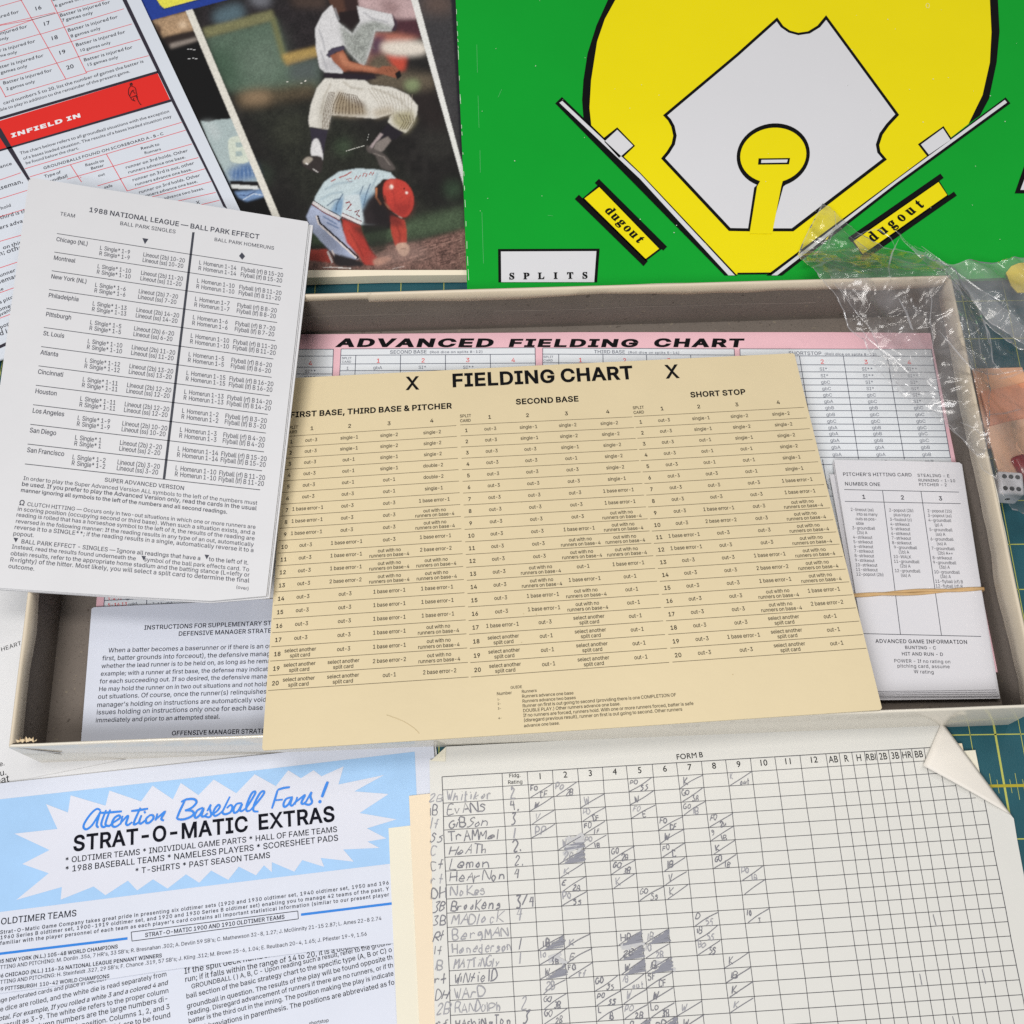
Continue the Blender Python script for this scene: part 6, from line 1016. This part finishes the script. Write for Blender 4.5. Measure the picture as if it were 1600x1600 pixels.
ring = lambda rx, ry, a0, a1, nn: [X2(cxm + rx * math.cos(a) + .06 * rx * math.sin(a), cym - ry * math.sin(a)) for a in np.linspace(a0, a1, nn)]
k.poly(ring(203, 178, math.radians(-67), math.radians(247), 44) + [X2(100, 1045), X2(64, 1287), X2(195, 1287), X2(262, 1040)]); k.done()
k = Ink(s, 'mound_fill', YEL, 6); k.poly(ring(183, 153, math.radians(-70), math.radians(250), 44) + [X2(116, 1040), X2(74, 1302), X2(200, 1302), X2(250, 1040)]); k.done()
k = Ink(s, 'pitcher_plate', BBK, 7); k.poly([X2(124, 884), X2(299, 882), X2(293, 917), X2(121, 919)]); k.done()
k = Ink(s, 'plate_white', BWH, 8); k.poly([X2(140, 893), X2(286, 891), X2(281, 908), X2(138, 910)]); k.done()
k = Ink(s, 'board_lettering', BBK, 9)
for i, ch in enumerate('SPLITS'):
    u = 799.8 + i * 22.85; v = 437.6 - i * .25; k.mid(ch, u, v, k.dirpx(778, 420, 936, 418.5), .185, 9, kx=.92, font='serif')
k.done()
d1 = k.dirpx(*X1(752, 1105), *X1(1098, 1445)); d2_ = k.dirpx(*X2(703, 1418), *X2(1175, 1088))
for bars, fill, d, u0, v0, du, dv_, cp in (([[X1(838, 995), X1(1217, 1372), X1(1195, 1394), X1(815, 1018)], [X1(727, 1083), X1(1110, 1452), X1(1086, 1480), X1(704, 1107)], [X1(833, 1030), X1(1187, 1385), X1(1098, 1452), X1(745, 1105)]], [X1(840, 1042), X1(1172, 1384), X1(1098, 1440), X1(758, 1105)], d1, 948, 334, 9.4, 9.0, .255),
                                 ([[X2(1135, 966), X2(1153, 990), X2(640, 1347), X2(622, 1322)], [X2(1210, 1066), X2(1226, 1088), X2(704, 1452), X2(688, 1430)], [X2(1128, 1006), X2(1180, 1090), X2(704, 1424), X2(642, 1340)]], [X2(1124, 1014), X2(1172, 1086), X2(703, 1414), X2(652, 1342)], d2_, 1369, 375.5, 14.5, -10.2, .285)):
    k = Ink(s, 'dugout', BBK, 3)
    for p in bars: k.poly(p)
    dg_ = k.done(); ORIG[dg_.name] = ORIG[s.root.name]
    k = Ink(s, 'dugout_fill', YEL, 4); k.poly(fill); k.done(dg_)
    k = Ink(s, 'dugout_lettering', BBK, 5)
    for i, ch in enumerate('dugout'): k.mid(ch, u0 + i * du, v0 + i * dv_, d, cp, 9, kx=.97, font='serif')
    k.done(dg_)
k = Ink(s, 'light_scratches', mat('scratch_pale_green', (86, 170, 104), 0.4), 2)
for p in (((745, 70), (746, 114)), ((747, 150), (748.5, 200)), ((750, 235), (750.5, 270)), ((753, 332), (755.5, 412)), ((778, 153), (784, 140)), ((856, 337), (864, 338))): k.stroke(p, .008, smooth=False)
k.done()
k = Ink(s, 'dust_specks', mat('dust_pale', (196, 200, 190), 0.7), 10); dr_ = random.Random(5)
for q in range(46): k.disc(dr_.uniform(735, 1590), dr_.uniform(2, 420), dr_.choice((.006, .008, .008, .012)))
k.done()
k = Ink(s, 'rubbed_edge', mat('rubbed_white', (176, 200, 176), 0.6), 2)
for q in range(26):
    v_ = dr_.uniform(0, 435); u_ = 712.6 + (v_ > 120) * (v_ - 120) * .046 + min(v_, 120) * .042; k.stroke([(u_, v_), (u_ + dr_.uniform(0, .8), v_ + dr_.uniform(3, 12))], .012, smooth=False)
k.done()
k = Ink(s, 'paper_fleck', mat('fleck_pale', (210, 205, 150), 0.4), 6)
for t in np.linspace(0, 6.0, 12): pass
k.stroke([(1449 + 2.6 * math.cos(t), 10 + 3.6 * math.sin(t)) for t in np.linspace(0, 6.28, 9)], .012); k.stroke([(1101, 381), (1104, 385), (1106, 386)], .02); k.done()

# ================================================================== ball park effect card
NLW = mat('smooth_white_card', (191, 191, 193), 0.5, 0.025, 0.8, 0.06, 60)
tops = [(HB + .05, [(49, 282), (489, 352), (421, 934.5), (330, 942), (200, 935), (-41, 919)], 'lowest card'), (HB + .085, [(45, 280.5), (484, 352.5), (418, 932), (330, 940), (200, 933.5), (-44, 918)], 'middle card')]
for z_, uv, lb in tops:
    paper_sheet('effect_card', lb + ' under the 1988 ball park effect card, only its edge showing', 'card', flat(z_), uv, .03, NLW, 'ball park cards in the pile on the left rim')
s = paper_sheet('effect_card', 'white card printed 1988 NATIONAL LEAGUE BALL PARK EFFECT, on the left rim of the box', 'card', flat(HB + .122), [(47.5, 279), (50, 277.5), (480, 346), (482, 349), (416, 931), (330, 939), (200, 932), (-43, 916)], .03, NLW, 'ball park cards in the pile on the left rim')
f, g = homog([(89, 365), (441.5, 420), (406.5, 765.5), (39, 725)])
s.stand(222, 745, 265, 392)
k = Ink(s, 'ruled_lines', mat('dark_rule_print', (56, 58, 66), 0.5), 1)
dv = lambda b: g(302 - (302 - 256.5) * b, 398 + (750 - 398) * b)[0]
for r in range(13): k.line(*f(0, r / 12), *f(1, r / 12), .015)
k.line(302.3, 363, 256.3, 748.5, .052); k.done()
k = Ink(s, 'card_text', mat('card_blue_black_print', (58, 60, 70), 0.5), 1)
k.fit('TEAM', 93.5, 336.5, 117.5, 340.5, 2)
k.fit('BALL PARK SINGLES', 187, 351.5, 274.5, 365, 3); k.fit('BALL PARK HOMERUNS', 334.5, 376.5, 428.5, 390.5, 3)
k.poly([(222.5, 372), (232, 373.5), (226.5, 381.5)]); k.poly([(378, 394.5), (383, 400.5), (378.5, 406), (373.5, 400)])
teams = [('Chicago (NL)', '1-9', '10-20', '1-14', '15-20'), ('Montreal', '1-10', '11-20', '1-10', '11-20'), ('New York (NL)', '1-6', '7-20', '1-7', '8-20'), ('Philadelphia', '1-13', '14-20', '1-6', '7-20'), ('Pittsburgh', '1-5', '6-20', '1-10', '11-20'), ('St. Louis', '1-10', '11-20', '1-5', '6-20'), ('Atlanta', '1-12', '13-20', '1-15', '16-20'), ('Cincinnati', '1-11', '12-20', '1-13', '14-20'), ('Houston', '1-11', '12-20', '1-2', '3-20'), ('Los Angeles', '1-9', '10-20', '1-3', '4-20'), ('San Diego', '1', '2-20', '1-14', '15-20'), ('San Francisco', '1-2', '3-20', '1-10', '11-20')]
for r, (tn, a1_, a2_, b1_, b2_) in enumerate(teams):
    d = k.dirpx(*f(.1, (r + .6) / 12), *f(.9, (r + .6) / 12)); B_ = lambda y: (r + y) / 12
    k.mid(tn, *f(.0, B_(.40)), d, .104, 5, just=0, kx=.84, track=-8)
    for L_, y, p in (('L', .50, '(2b)'), ('R', .80, '(ss)')):
        k.mid(L_ + '  Single* ' + a1_, *f(.187, B_(y)), d, .102, 3, just=0, kx=.77, track=-12); k.mid('Lineout ' + p + ' ' + a2_, *f(.375, B_(y)), d, .102, 3, just=0, kx=.77, track=-12)
    for L_, y, p in (('L', .47, '(rf)'), ('R', .78, '(lf)')):
        k.mid(L_ + '  Homerun ' + b1_, *f(.622, B_(y)), d, .102, 3, just=0, kx=.77, track=-12); k.mid('Flyball ' + p + ' B ' + b2_, *f(.812, B_(y)), d, .102, 3, just=0, kx=.77, track=-12)
for t, a, b, c, d, bo in (('SUPER ADVANCED VERSION', 163, 752.5, 288, 766, 5), ('In order to play the Super Advanced Version ALL symbols to the left of the numbers must', 36, 750, 402, 789, 2), ('be used. If you prefer to play the Advanced Version only, read the cards in the usual', 33.5, 759, 401, 797.5, 6), ('manner ignoring all symbols to the left of the numbers and all second readings.', 32, 768.5, 355.5, 803, 7),
                          ('CLUTCH HITTING — Occurs only in two-out situations in which one or more runners are', 42, 790.5, 399.5, 826.5, 3), ('in scoring position (occupying second or third base). When such a situation exists, and a', 27, 798, 398.5, 835.5, 3), ('reading is rolled that has a horseshoe symbol to the left of it, the results of the reading are', 25, 807, 398, 844.5, 3), ('reversed in the following manner: If the reading results in any type of an out, automatically', 24, 817, 396.5, 854, 3), ('reverse it to a SINGLE**; if the reading results in a single, automatically reverse it to a', 22, 826.5, 396.5, 863, 3), ('popout.', 20, 836.5, 53, 839.5, 3),
                          ('BALL PARK EFFECT - SINGLES — Ignore all readings that have a      to the left of it.', 32.5, 849, 388.5, 882.5, 4), ('Instead, read the results found underneath the      symbol of the ball park effects card. To', 18, 857, 389.5, 893, 3), ('obtain results, refer to the appropriate home stadium and the batting stance (L=lefty or', 16, 867.5, 390, 901.5, 3), ('R=righty) of the hitter. Most likely, you will select a split card to determine the final', 15, 877.5, 389.5, 910.5, 3), ('outcome.', 12.5, 887.5, 54, 892, 3), ('(over)', 368.5, 919.5, 389, 922.5, 3)):
    k.fit(t, a, b, c, d, bo)
k.fit('Ω', 29.5, 789, 38.5, 790, 12, font='round')
for x, y in ((24.8, 843.6), (323.2, 870.0), (224.5, 871.8)): k.poly([(x - 3.6, y - 3.4), (x + 3.8, y - 2.6), (x - .2, y + 4)])
k.done()
k = Ink(s, 'card_heading', mat('card_blue_black_print', (58, 60, 70), 0.5), 1); k.fit('1988 NATIONAL LEAGUE — BALL PARK EFFECT', 138.5, 331, 405.5, 374, 9); k.done()

# ================================================================== plastic bag and what is in it
PEACH = [mat('peach_card', (236, 164, 130), 0.5, 0.06, 2.0), mat('deep_peach_card', (228, 146, 112), 0.5, 0.06, 2.0), mat('pale_peach_card', (240, 172, 142), 0.5, 0.06, 2.0)]
for i, (uv, z_, lb) in enumerate((([(1519, 576), (1597, 574), (1602, 588), (1680, 640), (1680, 700), (1545, 700)], .24, 'peach coloured card inside the clear bag, rearmost of three beside the box'), ([(1532, 612), (1574, 604), (1640, 588), (1690, 690), (1556, 700)], .34, 'peach coloured card inside the clear bag, middle of three beside the box'), ([(1541, 668), (1570, 660), (1640, 646), (1690, 738), (1620, 741), (1561, 739)], .46, 'peach coloured card inside the clear bag, nearest of three beside the box'))):
    paper_sheet('peach_card', lb, 'card', flat(z_), uv, .05, PEACH[i], 'peach cards in the bag')
REDP = mat('red_die_plastic', (150, 16, 30), 0.2, spec=.5)
DIEW = mat('white_die_plastic', (206, 205, 210), 0.25, spec=.5); PIP = mat('pip_black', (12, 12, 16), 0.35)
def die(name, label, c, sz, yaw, m, pips, group=None):
    """rounded cube with sunk round pips; pips = {face: list of spots}"""
    import bmesh
    t = thing(name, (c[0], c[1], c[2] - sz / 2), label, 'die', group)
    bm = bmesh.new(); bmesh.ops.create_cube(bm, size=sz); bmesh.ops.bevel(bm, geom=bm.edges[:], offset=sz * .13, segments=4, affect='EDGES', profile=.6)
    R3 = np.array([[math.cos(yaw), -math.sin(yaw), 0], [math.sin(yaw), math.cos(yaw), 0], [0, 0, 1]])
    V = [R3 @ np.array(v.co) + c for v in bm.verts]; F = [[v.index for v in f_.verts] for f_ in bm.faces]; bm.free()
    mesh('die_body', V, F, m, t, smooth=True)
    V = []; F = []
    for face, spots in pips.items():
        n = np.array(face, float); a = np.array([1, 0, 0.]) if abs(n[0]) < .5 else np.array([0, 1, 0.]); b = np.cross(n, a)
        for (x, y) in spots:
            o_ = n * (sz / 2 + .003) + a * x * sz + b * y * sz; b0 = len(V)
            for q in range(16): V.append(R3 @ (o_ + (a * math.cos(q * math.pi / 8) + b * math.sin(q * math.pi / 8)) * sz * .098) + c)
            F.append(tuple(range(b0, b0 + 16)))
    mesh('die_pips', V, F, PIP if m is DIEW else DIEW, t)
six = [(x, y) for x in (-.26, 0, .26) for y in (-.26, .26)]
cdie = at(1575, 762, .62)
die('game_die', 'white die with black pips, six up, in the bag against the outside of the box', cdie + np.array([-.03, 0, 0]), .52, -.10, DIEW, {(0, 0, 1): six, (0, -1, 0): [(0, 0)], (1, 0, 0): [(-.22, -.22), (.22, .22)]})
cred = at(1594, 742, .30)
die('game_die', 'dark red die in the bag at the photo edge behind the white die', cred + np.array([.12, .12, 0]), .56, .30, REDP, {(0, 0, 1): [(0, 0)]})
YC = mat('yellow_card', (206, 182, 30), 0.5, .1, 4)
s = paper_sheet('player_card', 'yellow card seen hazily through the bag at the right edge behind the box', 'card', flat(.72), [(1572, 426), (1580, 416), (1592, 411), (1690, 402), (1690, 456), (1590, 457), (1580, 446)], .03, YC)

BAG = bpy.data.materials.new('clear_crinkled_plastic'); BAG.use_nodes = True; nt = BAG.node_tree; nt.nodes.clear()
out = nt.nodes.new('ShaderNodeOutputMaterial'); tr = nt.nodes.new('ShaderNodeBsdfTransparent'); tr.inputs[0].default_value = (.97, .97, .97, 1)
df = nt.nodes.new('ShaderNodeBsdfDiffuse'); df.inputs[0].default_value = (.62, .62, .64, 1); tl = nt.nodes.new('ShaderNodeBsdfTranslucent'); tl.inputs[0].default_value = (.6, .6, .62, 1)
gl = nt.nodes.new('ShaderNodeBsdfGlossy'); gl.inputs['Roughness'].default_value = .13; gl.inputs[0].default_value = (1, 1, 1, 1)
m1 = nt.nodes.new('ShaderNodeMixShader'); m0 = nt.nodes.new('ShaderNodeMixShader'); m0.inputs[0].default_value = .35; m2 = nt.nodes.new('ShaderNodeMixShader')
lwt = nt.nodes.new('ShaderNodeLayerWeight'); lwt.inputs['Blend'].default_value = .12
tcn = nt.nodes.new('ShaderNodeTexCoord'); nz = nt.nodes.new('ShaderNodeTexNoise'); nz.inputs['Scale'].default_value = 1.3 / U; nz.inputs['Detail'].default_value = 5; nt.links.new(tcn.outputs['Object'], nz.inputs['Vector'])
hz = nt.nodes.new('ShaderNodeMapRange'); nt.links.new(nz.outputs['Fac'], hz.inputs['Value']); hz.inputs['From Min'].default_value = .35; hz.inputs['From Max'].default_value = .7; hz.inputs['To Min'].default_value = .03; hz.inputs['To Max'].default_value = .20
nz2 = nt.nodes.new('ShaderNodeTexNoise'); nz2.inputs['Scale'].default_value = 7 / U; nz2.inputs['Detail'].default_value = 3; nt.links.new(tcn.outputs['Object'], nz2.inputs['Vector'])
bmp = nt.nodes.new('ShaderNodeBump'); bmp.inputs['Strength'].default_value = .10; bmp.inputs['Distance'].default_value = .0008; nt.links.new(nz2.outputs['Fac'], bmp.inputs['Height']); nt.links.new(bmp.outputs['Normal'], gl.inputs['Normal'])
fr = nt.nodes.new('ShaderNodeFresnel'); fr.inputs['IOR'].default_value = 1.40
nt.links.new(df.outputs[0], m0.inputs[1]); nt.links.new(tl.outputs[0], m0.inputs[2])
nt.links.new(hz.outputs['Result'], m1.inputs[0]); nt.links.new(tr.outputs[0], m1.inputs[1]); nt.links.new(m0.outputs[0], m1.inputs[2])
nt.links.new(fr.outputs[0], m2.inputs[0]); nt.links.new(m1.outputs[0], m2.inputs[1]); nt.links.new(gl.outputs[0], m2.inputs[2]); nt.links.new(m2.outputs[0], out.inputs['Surface'])
bag = thing('plastic_bag', tuple(at(1480, 560, .0) * np.array([1, 1, 0])), 'crumpled clear plastic bag draped over the back right corner of the box', 'plastic bag')
def pip_(pt, poly):
    x, y = pt; r = False; n = len(poly)
    for i in range(n):
        (xa, ya), (xb, yb) = poly[i - 1], poly[i]
        if (ya > y) != (yb > y) and x < (xb - xa) * (y - ya) / (yb - ya) + xa: r = not r
    return r
def ridge(p, sc_, seed):
    q = Vector((p[0] * sc_ + seed, p[1] * sc_ + seed * 1.7, seed)); return 1 - abs(mnoise.noise(q)) * 2
EDGE = BAG.copy(); EDGE.name = 'plastic_border'
for n_ in EDGE.node_tree.nodes:
    if n_.type == 'MAP_RANGE': n_.inputs['To Min'].default_value = .22; n_.inputs['To Max'].default_value = .60
MILK = BAG.copy(); MILK.name = 'doubled_plastic'
for n_ in MILK.node_tree.nodes:
    if n_.type == 'MAP_RANGE': n_.inputs['To Min'].default_value = .22; n_.inputs['To Max'].default_value = .48
HALF = BAG.copy(); HALF.name = 'hazy_plastic'
for n_ in HALF.node_tree.nodes:
    if n_.type == 'MAP_RANGE': n_.inputs['To Min'].default_value = .06; n_.inputs['To Max'].default_value = .30
def film(name, poly_px, z0, amp, seed, base, stepin=.045, zc=1.7, mtl=BAG):
    poly = [tuple(at(u, v, zc)[:2]) for u, v in poly_px]
    ctr_ = np.mean(poly, 0)
    xs = [p[0] for p in poly]; ys = [p[1] for p in poly]; gx = np.arange(min(xs), max(xs), stepin); gy = np.arange(min(ys), max(ys), stepin)
    ok = np.array([[pip_((x, y), poly) for x in gx] for y in gy]); vid = -np.ones((len(gy) + 1, len(gx) + 1), int); V = []; F = []
    def vert(i, j):
        if vid[i, j] < 0:
            x = gx[0] + j * stepin; y = gy[0] + i * stepin
            if not (ok[min(i, len(gy) - 1), min(j, len(gx) - 1)] and ok[max(i - 1, 0), max(j - 1, 0)] and ok[min(i, len(gy) - 1), max(j - 1, 0)] and ok[max(i - 1, 0), min(j, len(gx) - 1)]):
                # pull the stair-stepped border onto the outline
                best = None
                for a in range(len(poly)):
                    A = np.array(poly[a - 1]); B = np.array(poly[a]); d = B - A; t = np.clip((np.array([x, y]) - A) @ d / (d @ d + 1e-9), 0, 1); q = A + d * t; e = np.hypot(*(q - (x, y)))
                    if best is None or e < best[0]: best = (e, q)
                x, y = best[1]
            w1 = mnoise.noise(Vector((x * 1.1 + seed, y * 1.1, 2))); w2 = mnoise.noise(Vector((x * 1.1, y * 1.1 + seed, 5)))
            pw = (x + .35 * w1, (y + .35 * w2))
            r1 = ridge((pw[0] * 1.0 + pw[1] * .5, pw[1] * .6), 1.1, seed) ; r2 = ridge(pw, 2.6, seed + 7); r3 = ridge((pw[0] * .8 - pw[1] * .6, pw[1]), 5.2, seed + 13)
            z = base(x, y) + amp * (.60 * r1 + .20 * r2 * abs(r2) + .022 * r3)
            vid[i, j] = len(V); V.append((x, y, max(z, .05)))
        return vid[i, j]
    for i in range(len(gy)):
        for j in range(len(gx)):
            if ok[i, j]: F.append((vert(i, j), vert(i, j + 1), vert(i + 1, j + 1), vert(i + 1, j)))
    o_ = mesh(name, V, F, mtl, bag, smooth=True)
    # the welded or folded border shows as a pale line
    EV = []; EF = []; PP = []
    for a in range(len(poly)):
        A = np.array(poly[a - 1]); B = np.array(poly[a]); m_ = max(2, int(np.hypot(*(B - A)) / .05))
        PP += [A + (B - A) * t for t in np.linspace(0, 1, m_, endpoint=False)]
    VA = np.array(V)
    for q in PP:
        i_ = np.argmin((VA[:, 0] - q[0]) ** 2 + (VA[:, 1] - q[1]) ** 2); dvec = ctr_ - q; dvec = dvec / (np.linalg.norm(dvec) + 1e-9) * .016
        EV += [(q[0] - dvec[0], q[1] - dvec[1], VA[i_, 2] + .008), (q[0] + dvec[0], q[1] + dvec[1], VA[i_, 2] + .012)]
    n_ = len(PP)
    for i in range(n_): j = (i + 1) % n_; EF.append((2 * i, 2 * j, 2 * j + 1, 2 * i + 1))
    mesh('film_border', EV, EF, EDGE, bag, smooth=True)
    return o_
def over(x, y):
    """how high the film lies: over the rim of the box, sagging inside and outside it"""
    A, B, C = OUT[3], OUT[2], OUT[1]
    d1 = y - (A[1] + (B[1] - A[1]) * (x - A[0]) / (B[0] - A[0])); d2 = x - (C[0] + (B[0] - C[0]) * (y - C[1]) / (B[1] - C[1]))
    if d1 <= 0 and d2 <= 0: dd = min(-d1, -d2); return 1.70 - .55 * (1 - math.exp(-dd / 1.1))
    dd = max(d1, 0) ; de = max(d2, 0); return max(.80, 1.74 - .75 * dd - .55 * de)
lobe = [(1299, 285), (1325, 303), (1356, 330), (1388, 346), (1410, 363), (1440, 380), (1470, 402), (1492, 430), (1502, 446), (1522, 462), (1534, 484), (1548, 520), (1556, 560), (1580, 580), (1640, 600), (1660, 800), (1576, 800), (1562, 775), (1556, 750), (1536, 733), (1526, 708), (1506, 685), (1489, 664), (1470, 646), (1440, 622), (1404, 592), (1375, 562), (1356, 520), (1330, 500), (1310, 460), (1276, 432), (1262, 405), (1256, 376), (1270, 340), (1288, 305)]
film('bag_front_film', lobe, 1.7, .22, 3.1, over)
film('bag_back_film', [(1325, 310), (1400, 372), (1470, 412), (1500, 452), (1530, 492), (1546, 560), (1552, 600), (1548, 660), (1540, 706), (1530, 706), (1480, 640), (1410, 580), (1370, 500), (1300, 430), (1280, 372)], 1.6, .16, 11.7, lambda x, y: over(x, y) - .12)
film('bag_neck', [(1400, 352), (1440, 378), (1495, 403), (1540, 398), (1600, 394), (1700, 392), (1700, 560), (1600, 536), (1560, 508), (1520, 470), (1490, 432), (1450, 396)], 1.5, .24, 6.4, lambda x, y: 1.40, mtl=MILK)
film('bag_side_film', [(1486, 448), (1504, 458), (1528, 474), (1560, 512), (1600, 548), (1680, 560), (1680, 584), (1600, 582), (1540, 586), (1518, 580), (1504, 520)], 1.2, .30, 21.3, lambda x, y: 1.15, zc=1.2, mtl=HALF)
film('bag_neck_fold', [(1430, 382), (1478, 410), (1540, 456), (1600, 505), (1690, 560), (1690, 585), (1600, 536), (1552, 505), (1510, 458), (1480, 425)], 1.6, .16, 15.2, lambda x, y: 1.58, mtl=MILK)
for fi, (pth, w_, z_) in enumerate((([(1344, 512), (1357, 530), (1375, 545), (1396, 560), (1420, 583), (1436, 600)], .035, 1.75), ([(1404, 466), (1416, 488), (1424, 512), (1427, 516)], .045, 1.70), ([(1452, 450), (1456, 470), (1453, 500), (1458, 530), (1456, 560)], .022, 1.72), ([(1404, 596), (1430, 607), (1450, 616), (1468, 626)], .030, 1.62), ([(1440, 575), (1446, 592), (1456, 604), (1470, 612)], .026, 1.62),
     ([(1270, 405), (1290, 412), (1320, 418), (1345, 424), (1380, 422)], .03, 1.15), ([(1304, 330), (1306, 352), (1296, 376), (1290, 395)], .02, 1.05), ([(1335, 372), (1352, 362), (1372, 358), (1392, 372), (1400, 390)], .03, 1.25), ([(1405, 372), (1394, 395), (1388, 418), (1392, 440)], .035, 1.6), ([(1466, 516), (1482, 534), (1500, 556), (1522, 580), (1530, 600)], .03, 1.76), ([(1440, 385), (1480, 415), (1530, 452), (1580, 480)], .03, 1.66), ([(1530, 470), (1534, 500), (1545, 520), (1550, 545)], .03, 1.5), ([(1500, 660), (1520, 668), (1545, 690)], .02, 1.7), ([(1560, 592), (1580, 588), (1600, 580)], .05, 1.3), ([(1545, 648), (1570, 646), (1600, 638)], .04, 1.2))):
    C = [at(u, v, z_) for u, v in pth]; C = np.array(C); T_ = np.linspace(0, len(C) - 1, 24); C = np.stack([np.interp(T_, range(len(C)), C[:, i]) for i in range(3)], 1)
    D = np.gradient(C, axis=0); E_ = np.stack([-D[:, 1], D[:, 0], 0 * D[:, 0]], 1); E_ /= np.linalg.norm(E_, axis=1)[:, None] + 1e-9; tp = (np.sin(np.linspace(.15, math.pi - .1, 24)) * w_ / 2)[:, None]
    VV_ = np.concatenate([C - E_ * tp, C + E_ * tp + (0, 0, .012)]); mesh('film_fold', VV_, [(i, i + 1, i + 25, i + 24) for i in range(23)], EDGE, bag, smooth=True)
bpy.context.view_layer.update()
